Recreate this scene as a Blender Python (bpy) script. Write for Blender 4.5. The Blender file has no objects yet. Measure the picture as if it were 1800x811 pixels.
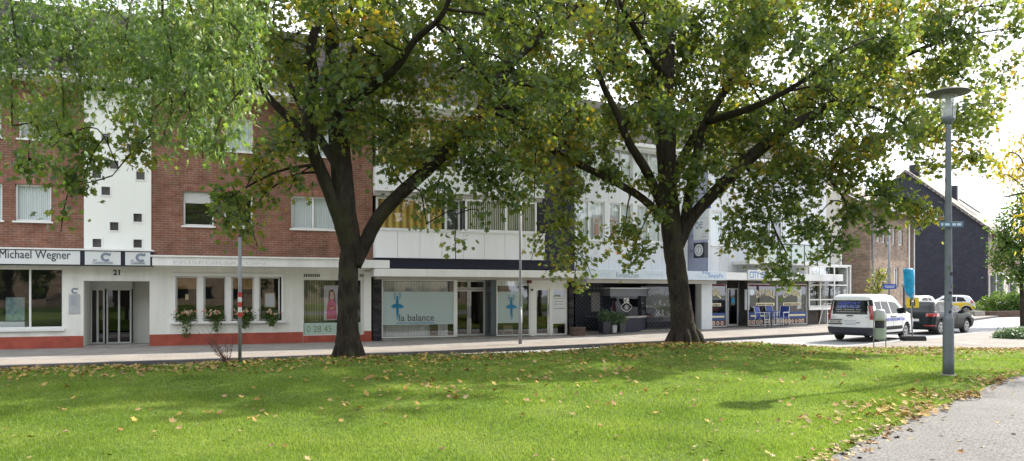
import bpy, bmesh, math, random
import numpy as np
from mathutils import Vector, Matrix
random.seed(7); RNG = np.random.default_rng(11)
S = bpy.context.scene; COL = S.collection
R = math.radians
F, CX, HY, H = 1300.0, 900.0, 515.0, 1.9      # focal length in photo pixels, centre column, horizon row, eye height

# ------------------------------------------------------------------ tags
def tag(o, label=None, cat=None, group=None, kind=None):
    if label: o['label'] = label
    if cat: o['category'] = cat
    if group: o['group'] = group
    if kind: o['kind'] = kind
    return o
def empty(name, loc=(0,0,0), rz=0, label=None, cat=None, group=None):
    o = bpy.data.objects.new(name, None); COL.objects.link(o)
    o.location = loc; o.rotation_euler = (0,0,rz); o.empty_display_size = .2
    return tag(o, label, cat, group)
def copy_tree(o, parent=None):
    c = o.copy(); COL.objects.link(c)
    if parent is not None: c.parent = parent
    for ch in KIDS.get(o.name, []): 
        copy_tree(ch, c)
    return c
KIDS = {}
def link(name, me, parent=None, mat=None):
    o = bpy.data.objects.new(name, me); COL.objects.link(o)
    if parent is not None:
        o.parent = parent; KIDS.setdefault(parent.name, []).append(o)
    if mat is not None:
        if isinstance(mat, (list, tuple)):
            for m in mat: me.materials.append(m)
        else: me.materials.append(mat)
    return o

# ------------------------------------------------------------------ materials
def nt(name):
    m = bpy.data.materials.new(name); m.use_nodes = True
    t = m.node_tree; t.nodes.clear()
    return m, t, t.nodes, t.links
def N(ns, typ, **kw):
    n = ns.new(typ)
    for k, v in kw.items():
        if k in n.inputs.keys() if isinstance(k, str) else False: n.inputs[k].default_value = v
        else: setattr(n, k, v)
    return n
def c4(c): return (c[0], c[1], c[2], 1.0)
def mat_plain(name, col, rough=.6, var=.12, scale=3.0, bump=0.0, bscale=60, metal=0.0, spec=.5, coat=0.0, streak=False):
    """principled paint / plaster / metal with soft uneven dirt"""
    m, t, ns, ls = nt(name)
    out = ns.new('ShaderNodeOutputMaterial'); b = ns.new('ShaderNodeBsdfPrincipled')
    tc = ns.new('ShaderNodeTexCoord'); nz = ns.new('ShaderNodeTexNoise')
    nz.inputs['Scale'].default_value = scale; nz.inputs['Detail'].default_value = 8; nz.inputs['Roughness'].default_value = .65
    if streak:
        mp = ns.new('ShaderNodeMapping'); mp.inputs['Scale'].default_value = (1, 1, .12)
        ls.new(tc.outputs['Object'], mp.inputs['Vector']); ls.new(mp.outputs[0], nz.inputs['Vector'])
    else: ls.new(tc.outputs['Object'], nz.inputs['Vector'])
    rp = ns.new('ShaderNodeValToRGB')
    rp.color_ramp.elements[0].position = .3; rp.color_ramp.elements[1].position = .7
    rp.color_ramp.elements[0].color = c4([max(0, x*(1-var)) for x in col]); rp.color_ramp.elements[1].color = c4([min(1, x*(1+var*.4)) for x in col])
    ls.new(nz.outputs['Fac'], rp.inputs[0]); ls.new(rp.outputs[0], b.inputs['Base Color'])
    b.inputs['Roughness'].default_value = rough; b.inputs['Metallic'].default_value = metal
    b.inputs['Specular IOR Level'].default_value = spec; b.inputs['Coat Weight'].default_value = coat
    if bump:
        n2 = ns.new('ShaderNodeTexNoise'); n2.inputs['Scale'].default_value = bscale; n2.inputs['Detail'].default_value = 5
        ls.new(tc.outputs['Object'], n2.inputs['Vector'])
        bp = ns.new('ShaderNodeBump'); bp.inputs['Strength'].default_value = bump; bp.inputs['Distance'].default_value = .01
        ls.new(n2.outputs['Fac'], bp.inputs['Height']); ls.new(bp.outputs[0], b.inputs['Normal'])
    ls.new(b.outputs[0], out.inputs[0])
    return m
def wallvec(ns, ls, swap=False):
    tc = ns.new('ShaderNodeTexCoord'); sx = ns.new('ShaderNodeSeparateXYZ'); ls.new(tc.outputs['Object'], sx.inputs[0])
    ad = ns.new('ShaderNodeMath'); ad.operation = 'ADD'; ls.new(sx.outputs[0], ad.inputs[0]); ls.new(sx.outputs[1], ad.inputs[1])
    cb = ns.new('ShaderNodeCombineXYZ')
    if swap: ls.new(sx.outputs[2], cb.inputs[0]); ls.new(ad.outputs[0], cb.inputs[1])
    else: ls.new(ad.outputs[0], cb.inputs[0]); ls.new(sx.outputs[2], cb.inputs[1])
    return cb.outputs[0], tc
def mat_brick(name, c1, c2, mortar, bw=.25, rh=.083, ms=.009, swap=False, dark=.35, rough=.9, offset=.5, bump=.6, spec=.3, var=.8):
    m, t, ns, ls = nt(name)
    out = ns.new('ShaderNodeOutputMaterial'); b = ns.new('ShaderNodeBsdfPrincipled'); b.inputs['Roughness'].default_value = rough
    b.inputs['Specular IOR Level'].default_value = spec
    v, tc = wallvec(ns, ls, swap)
    br = ns.new('ShaderNodeTexBrick'); ls.new(v, br.inputs['Vector'])
    br.offset = offset
    br.inputs['Scale'].default_value = 1; br.inputs['Mortar Size'].default_value = ms; br.inputs['Mortar Smooth'].default_value = .1
    br.inputs['Brick Width'].default_value = bw; br.inputs['Row Height'].default_value = rh; br.inputs['Bias'].default_value = -.1
    br.inputs['Color1'].default_value = c4(c1); br.inputs['Color2'].default_value = c4(c2); br.inputs['Mortar'].default_value = c4(mortar)
    nz = ns.new('ShaderNodeTexNoise'); nz.inputs['Scale'].default_value = 1.3; nz.inputs['Detail'].default_value = 9; nz.inputs['Roughness'].default_value = .75
    ls.new(tc.outputs['Object'], nz.inputs['Vector'])
    rp = ns.new('ShaderNodeValToRGB'); rp.color_ramp.elements[0].position = .35; rp.color_ramp.elements[1].position = .65
    rp.color_ramp.elements[0].color = c4([1-dark]*3); rp.color_ramp.elements[1].color = (1.15, 1.12, 1.1, 1)
    ls.new(nz.outputs['Fac'], rp.inputs[0])
    # brick by brick variation
    wn = ns.new('ShaderNodeTexBrick'); ls.new(v, wn.inputs['Vector']); wn.offset = offset
    for k, x in (('Scale', 1), ('Mortar Size', 0), ('Brick Width', bw), ('Row Height', rh), ('Bias', 0)): wn.inputs[k].default_value = x
    wn.inputs['Color1'].default_value = (.55, .5, .5, 1); wn.inputs['Color2'].default_value = (1.35, 1.3, 1.25, 1)
    mx = ns.new('ShaderNodeMix'); mx.data_type = 'RGBA'; mx.blend_type = 'MULTIPLY'; mx.inputs[0].default_value = 1
    ls.new(br.outputs['Color'], mx.inputs[6]); ls.new(rp.outputs[0], mx.inputs[7])
    mx2 = ns.new('ShaderNodeMix'); mx2.data_type = 'RGBA'; mx2.blend_type = 'MULTIPLY'; mx2.inputs[0].default_value = var
    ls.new(mx.outputs[2], mx2.inputs[6]); ls.new(wn.outputs['Color'], mx2.inputs[7])
    ls.new(mx2.outputs[2], b.inputs['Base Color'])
    bp = ns.new('ShaderNodeBump'); bp.inputs['Strength'].default_value = bump; bp.inputs['Distance'].default_value = .008; bp.invert = True
    ls.new(br.outputs['Fac'], bp.inputs['Height']); ls.new(bp.outputs[0], b.inputs['Normal'])
    ls.new(b.outputs[0], out.inputs[0]); return m
def mat_glass(name, tint=(.93, .95, .96), refl=1.0, wav=.0):
    m, t, ns, ls = nt(name)
    out = ns.new('ShaderNodeOutputMaterial')
    tr = ns.new('ShaderNodeBsdfTransparent'); tr.inputs[0].default_value = c4(tint)
    gl = ns.new('ShaderNodeBsdfGlossy'); gl.inputs['Roughness'].default_value = .015; gl.inputs[0].default_value = (.95, .97, 1, 1)
    ge = ns.new('ShaderNodeNewGeometry'); dt = ns.new('ShaderNodeVectorMath'); dt.operation = 'DOT_PRODUCT'; ls.new(ge.outputs['Normal'], dt.inputs[0]); ls.new(ge.outputs['Incoming'], dt.inputs[1])
    def mth(op, x, y=None):
        q = ns.new('ShaderNodeMath'); q.operation = op; ls.new(x, q.inputs[0])
        if y is not None: q.inputs[1].default_value = y
        return q.outputs[0]
    c_ = mth('ABSOLUTE', dt.outputs['Value']); f_ = ns.new('ShaderNodeMath'); f_.operation = 'SUBTRACT'; f_.inputs[0].default_value = 1; ls.new(c_, f_.inputs[1])
    mu = ns.new('ShaderNodeMath'); mu.operation = 'MULTIPLY_ADD'; mu.inputs[1].default_value = .85*refl; mu.inputs[2].default_value = .12*refl; mu.use_clamp = True   # both faces of the pane
    ls.new(mth('POWER', f_.outputs[0], 4.0), mu.inputs[0])
    mx = ns.new('ShaderNodeMixShader'); ls.new(mu.outputs[0], mx.inputs[0]); ls.new(tr.outputs[0], mx.inputs[1]); ls.new(gl.outputs[0], mx.inputs[2])
    tc = ns.new('ShaderNodeTexCoord'); nz = ns.new('ShaderNodeTexNoise'); nz.inputs['Scale'].default_value = 1.2
    ls.new(tc.outputs['Object'], nz.inputs[0]); bp = ns.new('ShaderNodeBump'); bp.inputs['Strength'].default_value = .08; bp.inputs['Distance'].default_value = .02
    ls.new(nz.outputs['Fac'], bp.inputs['Height']); ls.new(bp.outputs[0], gl.inputs['Normal'])
    ls.new(mx.outputs[0], out.inputs[0]); return m
def mat_film(name, col, alpha=.6, rough=.5):
    m, t, ns, ls = nt(name)
    out = ns.new('ShaderNodeOutputMaterial'); tr = ns.new('ShaderNodeBsdfTransparent'); d = ns.new('ShaderNodeBsdfPrincipled')
    d.inputs['Base Color'].default_value = c4(col); d.inputs['Roughness'].default_value = rough
    mx = ns.new('ShaderNodeMixShader'); mx.inputs[0].default_value = alpha
    ls.new(tr.outputs[0], mx.inputs[1]); ls.new(d.outputs[0], mx.inputs[2]); ls.new(mx.outputs[0], out.inputs[0]); return m
def mat_stripes(name, c1, c2, scale=12, axis='X', transl=0.0, rough=.8):
    """pleats / slats"""
    m, t, ns, ls = nt(name)
    out = ns.new('ShaderNodeOutputMaterial'); b = ns.new('ShaderNodeBsdfPrincipled'); b.inputs['Roughness'].default_value = rough
    tc = ns.new('ShaderNodeTexCoord'); w = ns.new('ShaderNodeTexWave'); w.bands_direction = axis; w.inputs['Scale'].default_value = scale
    w.inputs['Distortion'].default_value = 1.2 if axis == 'X' else .0; w.inputs['Detail'].default_value = 2; w.inputs['Detail Scale'].default_value = .4
    ls.new(tc.outputs['Object'], w.inputs[0]); rp = ns.new('ShaderNodeValToRGB')
    rp.color_ramp.elements[0].color = c4(c1); rp.color_ramp.elements[1].color = c4(c2)
    ls.new(w.outputs['Fac'], rp.inputs[0]); ls.new(rp.outputs[0], b.inputs['Base Color'])
    bp = ns.new('ShaderNodeBump'); bp.inputs['Strength'].default_value = .5; bp.inputs['Distance'].default_value = .02
    ls.new(w.outputs['Fac'], bp.inputs['Height']); ls.new(bp.outputs[0], b.inputs['Normal'])
    ls.new(b.outputs[0], out.inputs[0]); return m
def mat_leaf(name, cols, tcols, trans=.45, rough=.45, pos=((0,), ()), nscale=.5):
    """per-leaf colour (random per island) shifted by a soft clump noise"""
    m, t, ns, ls = nt(name)
    out = ns.new('ShaderNodeOutputMaterial')
    ge = ns.new('ShaderNodeNewGeometry'); tc = ns.new('ShaderNodeTexCoord')
    nz = ns.new('ShaderNodeTexNoise'); nz.inputs['Scale'].default_value = nscale; nz.inputs['Detail'].default_value = 3
    ls.new(tc.outputs['Object'], nz.inputs[0])
    a = ns.new('ShaderNodeMath'); a.operation = 'MULTIPLY_ADD'; a.inputs[1].default_value = .62; ls.new(ge.outputs['Random Per Island'], a.inputs[0])
    b_ = ns.new('ShaderNodeMath'); b_.operation = 'MULTIPLY_ADD'; b_.inputs[1].default_value = 1.5; b_.inputs[2].default_value = -.62
    ls.new(nz.outputs['Fac'], b_.inputs[0]); ls.new(b_.outputs[0], a.inputs[2])
    def ramp(cs):
        r = ns.new('ShaderNodeValToRGB'); e = r.color_ramp.elements
        e[0].position = cs[0][0]; e[0].color = c4(cs[0][1]); e[1].position = cs[-1][0]; e[1].color = c4(cs[-1][1])
        for p, c in cs[1:-1]:
            k = e.new(p); k.color = c4(c)
        ls.new(a.outputs[0], r.inputs[0]); return r
    r1 = ramp(cols); r2 = ramp(tcols)
    p = ns.new('ShaderNodeBsdfPrincipled'); p.inputs['Roughness'].default_value = rough; p.inputs['Specular IOR Level'].default_value = .35
    ls.new(r1.outputs[0], p.inputs['Base Color'])
    tr = ns.new('ShaderNodeBsdfTranslucent'); ls.new(r2.outputs[0], tr.inputs[0])
    mx = ns.new('ShaderNodeMixShader'); mx.inputs[0].default_value = trans
    ls.new(p.outputs[0], mx.inputs[1]); ls.new(tr.outputs[0], mx.inputs[2]); ls.new(mx.outputs[0], out.inputs[0]); return m
def mat_bark(name, c1, c2, moss=(.10, .11, .045)):
    m, t, ns, ls = nt(name)
    out = ns.new('ShaderNodeOutputMaterial'); b = ns.new('ShaderNodeBsdfPrincipled'); b.inputs['Roughness'].default_value = .95; b.inputs['Specular IOR Level'].default_value = .15
    tc = ns.new('ShaderNodeTexCoord'); mp = ns.new('ShaderNodeMapping'); mp.inputs['Scale'].default_value = (9, 9, 2.6); ls.new(tc.outputs['Object'], mp.inputs[0])
    v = ns.new('ShaderNodeTexVoronoi'); v.feature = 'DISTANCE_TO_EDGE'; v.inputs['Scale'].default_value = 2.2
    nz = ns.new('ShaderNodeTexNoise'); nz.inputs['Scale'].default_value = 1.1; nz.inputs['Detail'].default_value = 9; nz.inputs['Roughness'].default_value = .7
    ls.new(mp.outputs[0], nz.inputs[0])
    mv = ns.new('ShaderNodeVectorMath'); mv.operation = 'ADD'; ls.new(mp.outputs[0], mv.inputs[0]); ls.new(nz.outputs['Color'], mv.inputs[1]); ls.new(mv.outputs[0], v.inputs[0])
    n2 = ns.new('ShaderNodeTexNoise'); n2.inputs['Scale'].default_value = 1.6; n2.inputs['Detail'].default_value = 6; ls.new(tc.outputs['Object'], n2.inputs[0])
    rp = ns.new('ShaderNodeValToRGB'); rp.color_ramp.elements[0].color = c4(c1); rp.color_ramp.elements[1].color = c4(c2)
    rp.color_ramp.elements[0].position = .3; rp.color_ramp.elements[1].position = .75; ls.new(nz.outputs['Fac'], rp.inputs[0])
    r3 = ns.new('ShaderNodeValToRGB'); r3.color_ramp.elements[0].position = .5; r3.color_ramp.elements[1].position = .68; ls.new(n2.outputs['Fac'], r3.inputs[0])
    mx = ns.new('ShaderNodeMix'); mx.data_type = 'RGBA'; ls.new(r3.outputs[0], mx.inputs[0]); ls.new(rp.outputs[0], mx.inputs[6]); mx.inputs[7].default_value = c4(moss)
    ls.new(mx.outputs[2], b.inputs['Base Color'])
    r4 = ns.new('ShaderNodeMath'); r4.operation = 'MULTIPLY_ADD'; r4.inputs[1].default_value = 1.6; ls.new(v.outputs['Distance'], r4.inputs[0]); ls.new(nz.outputs['Fac'], r4.inputs[2])
    bp = ns.new('ShaderNodeBump'); bp.inputs['Strength'].default_value = .9; bp.inputs['Distance'].default_value = .035
    ls.new(r4.outputs[0], bp.inputs['Height']); ls.new(bp.outputs[0], b.inputs['Normal']); ls.new(b.outputs[0], out.inputs[0]); return m
def mat_pave(name, ca, cb, sw=.3, sh=.3, joint=(.12,.11,.1), rough=.85, band=None, speck=0.0, rot=0.0, js=.008, spots=.25):
    """paving seen from above: world XY brick pattern with blotches"""
    m, t, ns, ls = nt(name)
    out = ns.new('ShaderNodeOutputMaterial'); b = ns.new('ShaderNodeBsdfPrincipled'); b.inputs['Roughness'].default_value = rough; b.inputs['Specular IOR Level'].default_value = .25
    tc = ns.new('ShaderNodeTexCoord'); mp = ns.new('ShaderNodeMapping'); mp.inputs['Rotation'].default_value = (0, 0, rot); ls.new(tc.outputs['Object'], mp.inputs[0])
    br = ns.new('ShaderNodeTexBrick'); ls.new(mp.outputs[0], br.inputs[0])
    for k, x in (('Scale', 1), ('Mortar Size', js), ('Brick Width', sw), ('Row Height', sh), ('Bias', 0), ('Mortar Smooth', .3)): br.inputs[k].default_value = x
    br.inputs['Color1'].default_value = c4(ca); br.inputs['Color2'].default_value = c4(cb); br.inputs['Mortar'].default_value = c4(joint)
    nz = ns.new('ShaderNodeTexNoise'); nz.inputs['Scale'].default_value = .9; nz.inputs['Detail'].default_value = 10; nz.inputs['Roughness'].default_value = .7; ls.new(tc.outputs['Object'], nz.inputs[0])
    rp = ns.new('ShaderNodeValToRGB'); rp.color_ramp.elements[0].position = .3; rp.color_ramp.elements[1].position = .7
    rp.color_ramp.elements[0].color = c4([1-spots]*3); rp.color_ramp.elements[1].color = (1.1, 1.1, 1.1, 1); ls.new(nz.outputs['Fac'], rp.inputs[0])
    mx = ns.new('ShaderNodeMix'); mx.data_type = 'RGBA'; mx.blend_type = 'MULTIPLY'; mx.inputs[0].default_value = 1
    ls.new(br.outputs['Color'], mx.inputs[6]); ls.new(rp.outputs[0], mx.inputs[7]); last = mx.outputs[2]
    n3 = ns.new('ShaderNodeTexNoise'); n3.inputs['Scale'].default_value = 55; n3.inputs['Detail'].default_value = 4; n3.inputs['Roughness'].default_value = .8; ls.new(tc.outputs['Object'], n3.inputs[0])
    if speck:
        r5 = ns.new('ShaderNodeValToRGB'); r5.color_ramp.elements[0].position = .35; r5.color_ramp.elements[1].position = .65
        r5.color_ramp.elements[0].color = c4([1-speck]*3); r5.color_ramp.elements[1].color = c4([1+speck]*3); ls.new(n3.outputs['Fac'], r5.inputs[0])
        m3 = ns.new('ShaderNodeMix'); m3.data_type = 'RGBA'; m3.blend_type = 'MULTIPLY'; m3.inputs[0].default_value = 1
        ls.new(last, m3.inputs[6]); ls.new(r5.outputs[0], m3.inputs[7]); last = m3.outputs[2]
    ls.new(last, b.inputs['Base Color'])
    bp = ns.new('ShaderNodeBump'); bp.inputs['Strength'].default_value = .5; bp.inputs['Distance'].default_value = .006
    ls.new(n3.outputs['Fac'], bp.inputs['Height']); ls.new(bp.outputs[0], b.inputs['Normal'])
    ls.new(b.outputs[0], out.inputs[0]); return m

M = {}
M['brick'] = mat_brick('red brick', (.35,.15,.095), (.16,.08,.062), (.28,.235,.20), dark=.42)
M['brick_up'] = mat_brick('red brick soldier course', (.38,.16,.11), (.24,.10,.08), (.29,.23,.2), swap=True, offset=0, dark=.3)
M['brown'] = mat_brick('brown brick', (.33,.26,.205), (.25,.19,.15), (.30,.27,.24), dark=.35)
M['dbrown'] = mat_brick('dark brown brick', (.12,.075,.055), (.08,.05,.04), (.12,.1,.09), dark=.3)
M['slate'] = mat_brick('slate cladding', (.035,.038,.055), (.05,.052,.07), (.02,.02,.03), bw=.3, rh=.2, ms=.012, dark=.25, rough=.7, var=.25)
M['bslate'] = mat_brick('navy slate cladding', (.026,.028,.042), (.032,.034,.05), (.014,.015,.024), bw=.3, rh=.15, ms=.008, dark=.2, rough=.6, var=.2)
M['graywall'] = mat_brick('dark grey clinker', (.045,.045,.055), (.065,.062,.07), (.03,.03,.035), bw=.3, rh=.1, dark=.3)
M['tiles'] = mat_brick('roof tiles', (.05,.048,.05), (.035,.034,.036), (.015,.015,.015), bw=.3, rh=.3, ms=.03, dark=.4, rough=.95, offset=0, spec=.1)
M['gtiles'] = mat_brick('grey roof tiles', (.30,.28,.26), (.20,.185,.175), (.07,.065,.06), bw=.3, rh=.28, ms=.035, dark=.4, rough=.8, offset=0)
M['plaster'] = mat_plain('white plaster', (.84,.84,.79), .85, .20, 1.4, .5, 55, streak=True)
M['plaster2'] = mat_plain('smooth white render', (.83,.84,.81), .8, .05, 1.2, .2, 90, streak=True)
M['beige'] = mat_plain('beige plaster', (.50,.47,.43), .85, .15, 1.5, .3, 50, streak=True)
M['red'] = mat_plain('red plinth paint', (.40,.085,.055), .75, .35, 2.5, .4, 45)
M['panel'] = mat_plain('white facade panel', (.85,.85,.88), .5, .10, 1.2, 0, streak=True)
M['bpanel'] = mat_plain('blue grey sheet', (.17,.19,.27), .55, .12, 2)
M['fascia'] = mat_plain('white painted fascia', (.80,.80,.80), .55, .16, 1.6, .15, 30, streak=True)
M['soffit'] = mat_plain('soffit', (.42,.40,.37), .8, .15, 2)
M['upvc'] = mat_plain('white window frame', (.82,.82,.82), .35, .04, 3)
M['alu'] = mat_plain('grey door frame', (.55,.56,.56), .45, .08, 3, metal=.2)
M['darkalu'] = mat_plain('dark frame', (.05,.05,.055), .4, .1, 3)
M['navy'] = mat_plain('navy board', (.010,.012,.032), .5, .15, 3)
M['signw'] = mat_plain('white sign sheet', (.70,.73,.75), .4, .06, 2)
M['signb'] = mat_plain('pale blue sign sheet', (.62,.70,.78), .45, .1, 2)
M['ink'] = mat_plain('dark lettering', (.02,.02,.035), .5, .1, 3)
M['gink'] = mat_plain('grey lettering', (.20,.24,.32), .5, .1, 3)
M['pale'] = mat_plain('faded lettering', (.50,.60,.74), .6, .1, 3)
M['ghost'] = mat_plain('ghost lettering', (.60,.60,.60), .6, .1, 3)
M['blue'] = mat_plain('bright blue vinyl', (.01,.22,.42), .4, .08, 3)
M['bluetxt'] = mat_plain('blue lettering', (.06,.19,.50), .4, .08, 3)
M['aqua'] = mat_film('frosted aqua film', (.58,.70,.70), .66, .3)
M['aquasolid'] = mat_plain('aqua film strip', (.42,.56,.50), .4, .08, 3)
M['glass'] = mat_glass('window glass')
M['dglass'] = mat_glass('tinted glass', (.30,.33,.38), .8)
M['doorglass'] = mat_glass('dark door glass', (.10,.11,.13), .5)
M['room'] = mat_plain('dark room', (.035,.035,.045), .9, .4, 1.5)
M['room2'] = mat_plain('shop interior', (.12,.11,.10), .9, .5, 1.8)
M['roomw'] = mat_plain('studio interior', (.35,.36,.36), .9, .3, 1.2)
M['lace'] = mat_stripes('lace curtain', (.62,.70,.74), (.97,.98,.98), 5)
M['white_curtain'] = mat_stripes('white curtain', (.60,.62,.62), (.95,.96,.96), 5)
M['vblind'] = mat_stripes('vertical blind', (.06,.06,.05), (.85,.83,.68), 3.4)
M['ochre'] = mat_stripes('ochre reflection sheet', (.30,.17,.03), (.80,.55,.14), 1.1)  # colour stands in for the yellow reflection in the upper panes
M['shutter'] = mat_stripes('roller shutter', (.42,.42,.42), (.72,.72,.72), 7, 'Z')
M['wood'] = mat_stripes('bamboo blind', (.30,.17,.06), (.46,.29,.12), 14, 'Z')
M['steel'] = mat_plain('galvanised steel', (.24,.25,.27), .55, .2, 4)
M['lampgrey'] = mat_plain('grey painted lamp post', (.135,.155,.18), .5, .22, 5, .1, 40)
M['hat'] = mat_plain('dark lamp hat', (.085,.085,.085), .6, .2, 5)
M['black'] = mat_plain('black rubber', (.018,.018,.02), .7, .2, 6)
M['plastic'] = mat_plain('black plastic', (.013,.014,.017), .6, .1, 5, spec=.25)
M['vanw'] = mat_plain('white car paint', (.80,.82,.84), .28, .03, 2, coat=.6)
M['darkpaint'] = mat_plain('dark grey green car paint', (.006,.011,.013), .3, .08, 2, spec=.2, coat=.05)
M['silver'] = mat_plain('pale car paint', (.62,.64,.67), .25, .05, 2, coat=.6)
M['yellow'] = mat_plain('yellow vinyl', (.70,.50,.03), .4, .1, 3)
M['carglass'] = mat_plain('car window', (.010,.013,.015), .08, .1, 2, spec=.28)
M['rim'] = mat_plain('alloy rim', (.45,.46,.47), .3, .1, 3, metal=.7)
M['tail'] = mat_plain('tail lamp', (.35,.02,.02), .15, .2, 8, coat=1)
M['tailw'] = mat_plain('clear lamp', (.6,.5,.5), .15, .2, 8, coat=1)
M['plate'] = mat_plain('number plate', (.62,.62,.6), .5, .05, 3)
M['cyan'] = mat_plain('blue plastic sheet', (.012,.34,.66), .3, .35, 6, 1.0, 9)
M['redb'] = mat_plain('red band', (.45,.03,.03), .5, .2, 5)
M['whiteb'] = mat_plain('white band', (.65,.65,.65), .5, .1, 5)
M['green_bin'] = mat_plain('grey green bin', (.30,.36,.33), .55, .12, 4)
M['blueplastic'] = mat_plain('blue chair weave', (.02,.055,.27), .5, .15, 10)
M['concrete'] = mat_plain('concrete', (.30,.28,.25), .9, .3, 3, .5, 40)
M['brownbrickbox'] = mat_brick('planter brick', (.17,.12,.095), (.12,.085,.07), (.13,.11,.1), bw=.2, rh=.07)
M['cream'] = mat_plain('cream lettering', (.75,.66,.42), .5, .08, 3)
M['magenta'] = mat_plain('magenta dress print', (.50,.02,.17), .5, .2, 4)
M['skin'] = mat_plain('printed skin', (.55,.30,.22), .5, .1, 4)
M['hair'] = mat_plain('printed hair', (.05,.022,.015), .5, .1, 4)
M['poster'] = mat_plain('poster paper', (.55,.50,.55), .5, .15, 2)
M['food1'] = mat_plain('food print', (.45,.15,.06), .5, .6, 14)
M['food2'] = mat_plain('plate print', (.65,.60,.52), .5, .2, 14)
M['bandblue'] = mat_plain('blue window band', (.015,.06,.22), .45, .1, 3)
M['maroon'] = mat_plain('maroon awning', (.14,.02,.035), .7, .2, 4)
M['milk'] = mat_film('milky balcony glass', (.62,.72,.70), .8, .25)
M['bark'] = mat_bark('plane bark', (.016,.013,.011), (.072,.058,.046), (.06,.058,.034))
M['bark2'] = mat_bark('pale bark', (.06,.05,.04), (.16,.13,.10))
M['geranium'] = mat_plain('salmon petals', (.75,.30,.20), .6, .3, 30)
M['geranium2'] = mat_plain('cream petals', (.75,.60,.42), .6, .3, 30)

# ------------------------------------------------------------------ mesh builder
class MB:
    def __init__(s): s.v = []; s.f = []; s.m = []
    def add(s, vs, fs, mi=0):
        o = len(s.v); s.v += [tuple(v) for v in vs]; s.f += [tuple(o+i for i in f) for f in fs]; s.m += [mi]*len(fs)
    def box(s, x0, x1, y0, y1, z0, z1, mi=0):
        if x0 > x1: x0, x1 = x1, x0
        if y0 > y1: y0, y1 = y1, y0
        if z0 > z1: z0, z1 = z1, z0
        s.add([(x0,y0,z0),(x1,y0,z0),(x1,y1,z0),(x0,y1,z0),(x0,y0,z1),(x1,y0,z1),(x1,y1,z1),(x0,y1,z1)],
              [(0,3,2,1),(4,5,6,7),(0,1,5,4),(1,2,6,5),(2,3,7,6),(3,0,4,7)], mi)
    def prism(s, pts, axis, a0, a1, mi=0):
        """pts: 2D outline; extruded along axis 'x','y' or 'z'"""
        n = len(pts)
        def P(p, a): return (a, p[0], p[1]) if axis == 'x' else (p[0], a, p[1]) if axis == 'y' else (p[0], p[1], a)
        vs = [P(p, a0) for p in pts] + [P(p, a1) for p in pts]
        s.add(vs, [tuple(range(n)), tuple(range(2*n-1, n-1, -1))] + [(i, i+n, (i+1) % n+n, (i+1) % n) for i in range(n)], mi)
    def tube(s, pts, rad, seg=8, mi=0, cap=True, jit=0.0, rng=None):
        pts = [Vector(p) for p in pts]; n = len(pts)
        if not hasattr(rad, '__len__'): rad = [rad]*n
        rings = []; up = Vector((0, 0, 1)); prev = None
        for i, p in enumerate(pts):
            t = (pts[min(i+1, n-1)] - pts[max(i-1, 0)]).normalized()
            if prev is None:
                a = t.cross(Vector((0, 1, .1))); a = a.normalized() if a.length > .01 else Vector((1, 0, 0))
            else: a = (prev - t*prev.dot(t)).normalized()
            prev = a; b = t.cross(a)
            ring = []
            for k in range(seg):
                q = 2*math.pi*k/seg; r = rad[i]*(1 + (random.uniform(-jit, jit) if jit else 0))
                ring.append(p + (a*math.cos(q) + b*math.sin(q))*r)
            rings.append(ring)
        vs = [v for r in rings for v in r]; fs = []
        for i in range(n-1):
            for k in range(seg):
                k2 = (k+1) % seg; fs.append((i*seg+k, i*seg+k2, (i+1)*seg+k2, (i+1)*seg+k))
        if cap: fs += [tuple(range(seg-1, -1, -1)), tuple((n-1)*seg+k for k in range(seg))]
        s.add(vs, fs, mi)
    def lathe(s, prof, c=(0,0,0), seg=20, mi=0):
        vs = []; fs = []
        for r, z in prof:
            for k in range(seg):
                q = 2*math.pi*k/seg; vs.append((c[0]+r*math.cos(q), c[1]+r*math.sin(q), c[2]+z))
        for i in range(len(prof)-1):
            for k in range(seg):
                k2 = (k+1) % seg; fs.append((i*seg+k, i*seg+k2, (i+1)*seg+k2, (i+1)*seg+k))
        fs += [tuple(range(seg-1, -1, -1)), tuple((len(prof)-1)*seg+k for k in range(seg))]
        s.add(vs, fs, mi)
    def disc(s, c, r, ax='y', th=.01, seg=24, mi=0, r2=None, sx=1.0):
        """flat disc/ring of thickness th facing -axis, built as prism"""
        def P(a, b, d):
            return (c[0]+a*sx, c[1]+d, c[2]+b) if ax == 'y' else (c[0]+d, c[1]+a, c[2]+b)
        if r2 is None:
            vs = [P(r*math.cos(2*math.pi*k/seg), r*math.sin(2*math.pi*k/seg), d) for d in (0, th) for k in range(seg)]
            s.add(vs, [tuple(range(seg)), tuple(range(2*seg-1, seg-1, -1))] + [(k, k+seg, (k+1) % seg+seg, (k+1) % seg) for k in range(seg)], mi)
        else:
            vs = [P(rr*math.cos(2*math.pi*k/seg), rr*math.sin(2*math.pi*k/seg), d) for d in (0, th) for rr in (r, r2) for k in range(seg)]
            fs = []
            for k in range(seg):
                j = (k+1) % seg
                fs += [(k, j, seg+j, seg+k), (2*seg+k, 3*seg+k, 3*seg+j, 2*seg+j), (k, 2*seg+k, 2*seg+j, j), (seg+k, seg+j, 3*seg+j, 3*seg+k)]
            s.add(vs, fs, mi)
    def build(s, name, mat, parent=None, smooth=False, bevel=0.0):
        me = bpy.data.meshes.new(name); me.from_pydata(s.v, [], s.f)
        if any(s.m): me.polygons.foreach_set('material_index', s.m)
        if smooth: me.polygons.foreach_set('use_smooth', [True]*len(s.f))
        me.update()
        o = link(name, me, parent, mat)
        if bevel:
            b = o.modifiers.new('b', 'BEVEL'); b.width = bevel; b.segments = 2; b.limit_method = 'ANGLE'; b.angle_limit = R(40)
        return o
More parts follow.
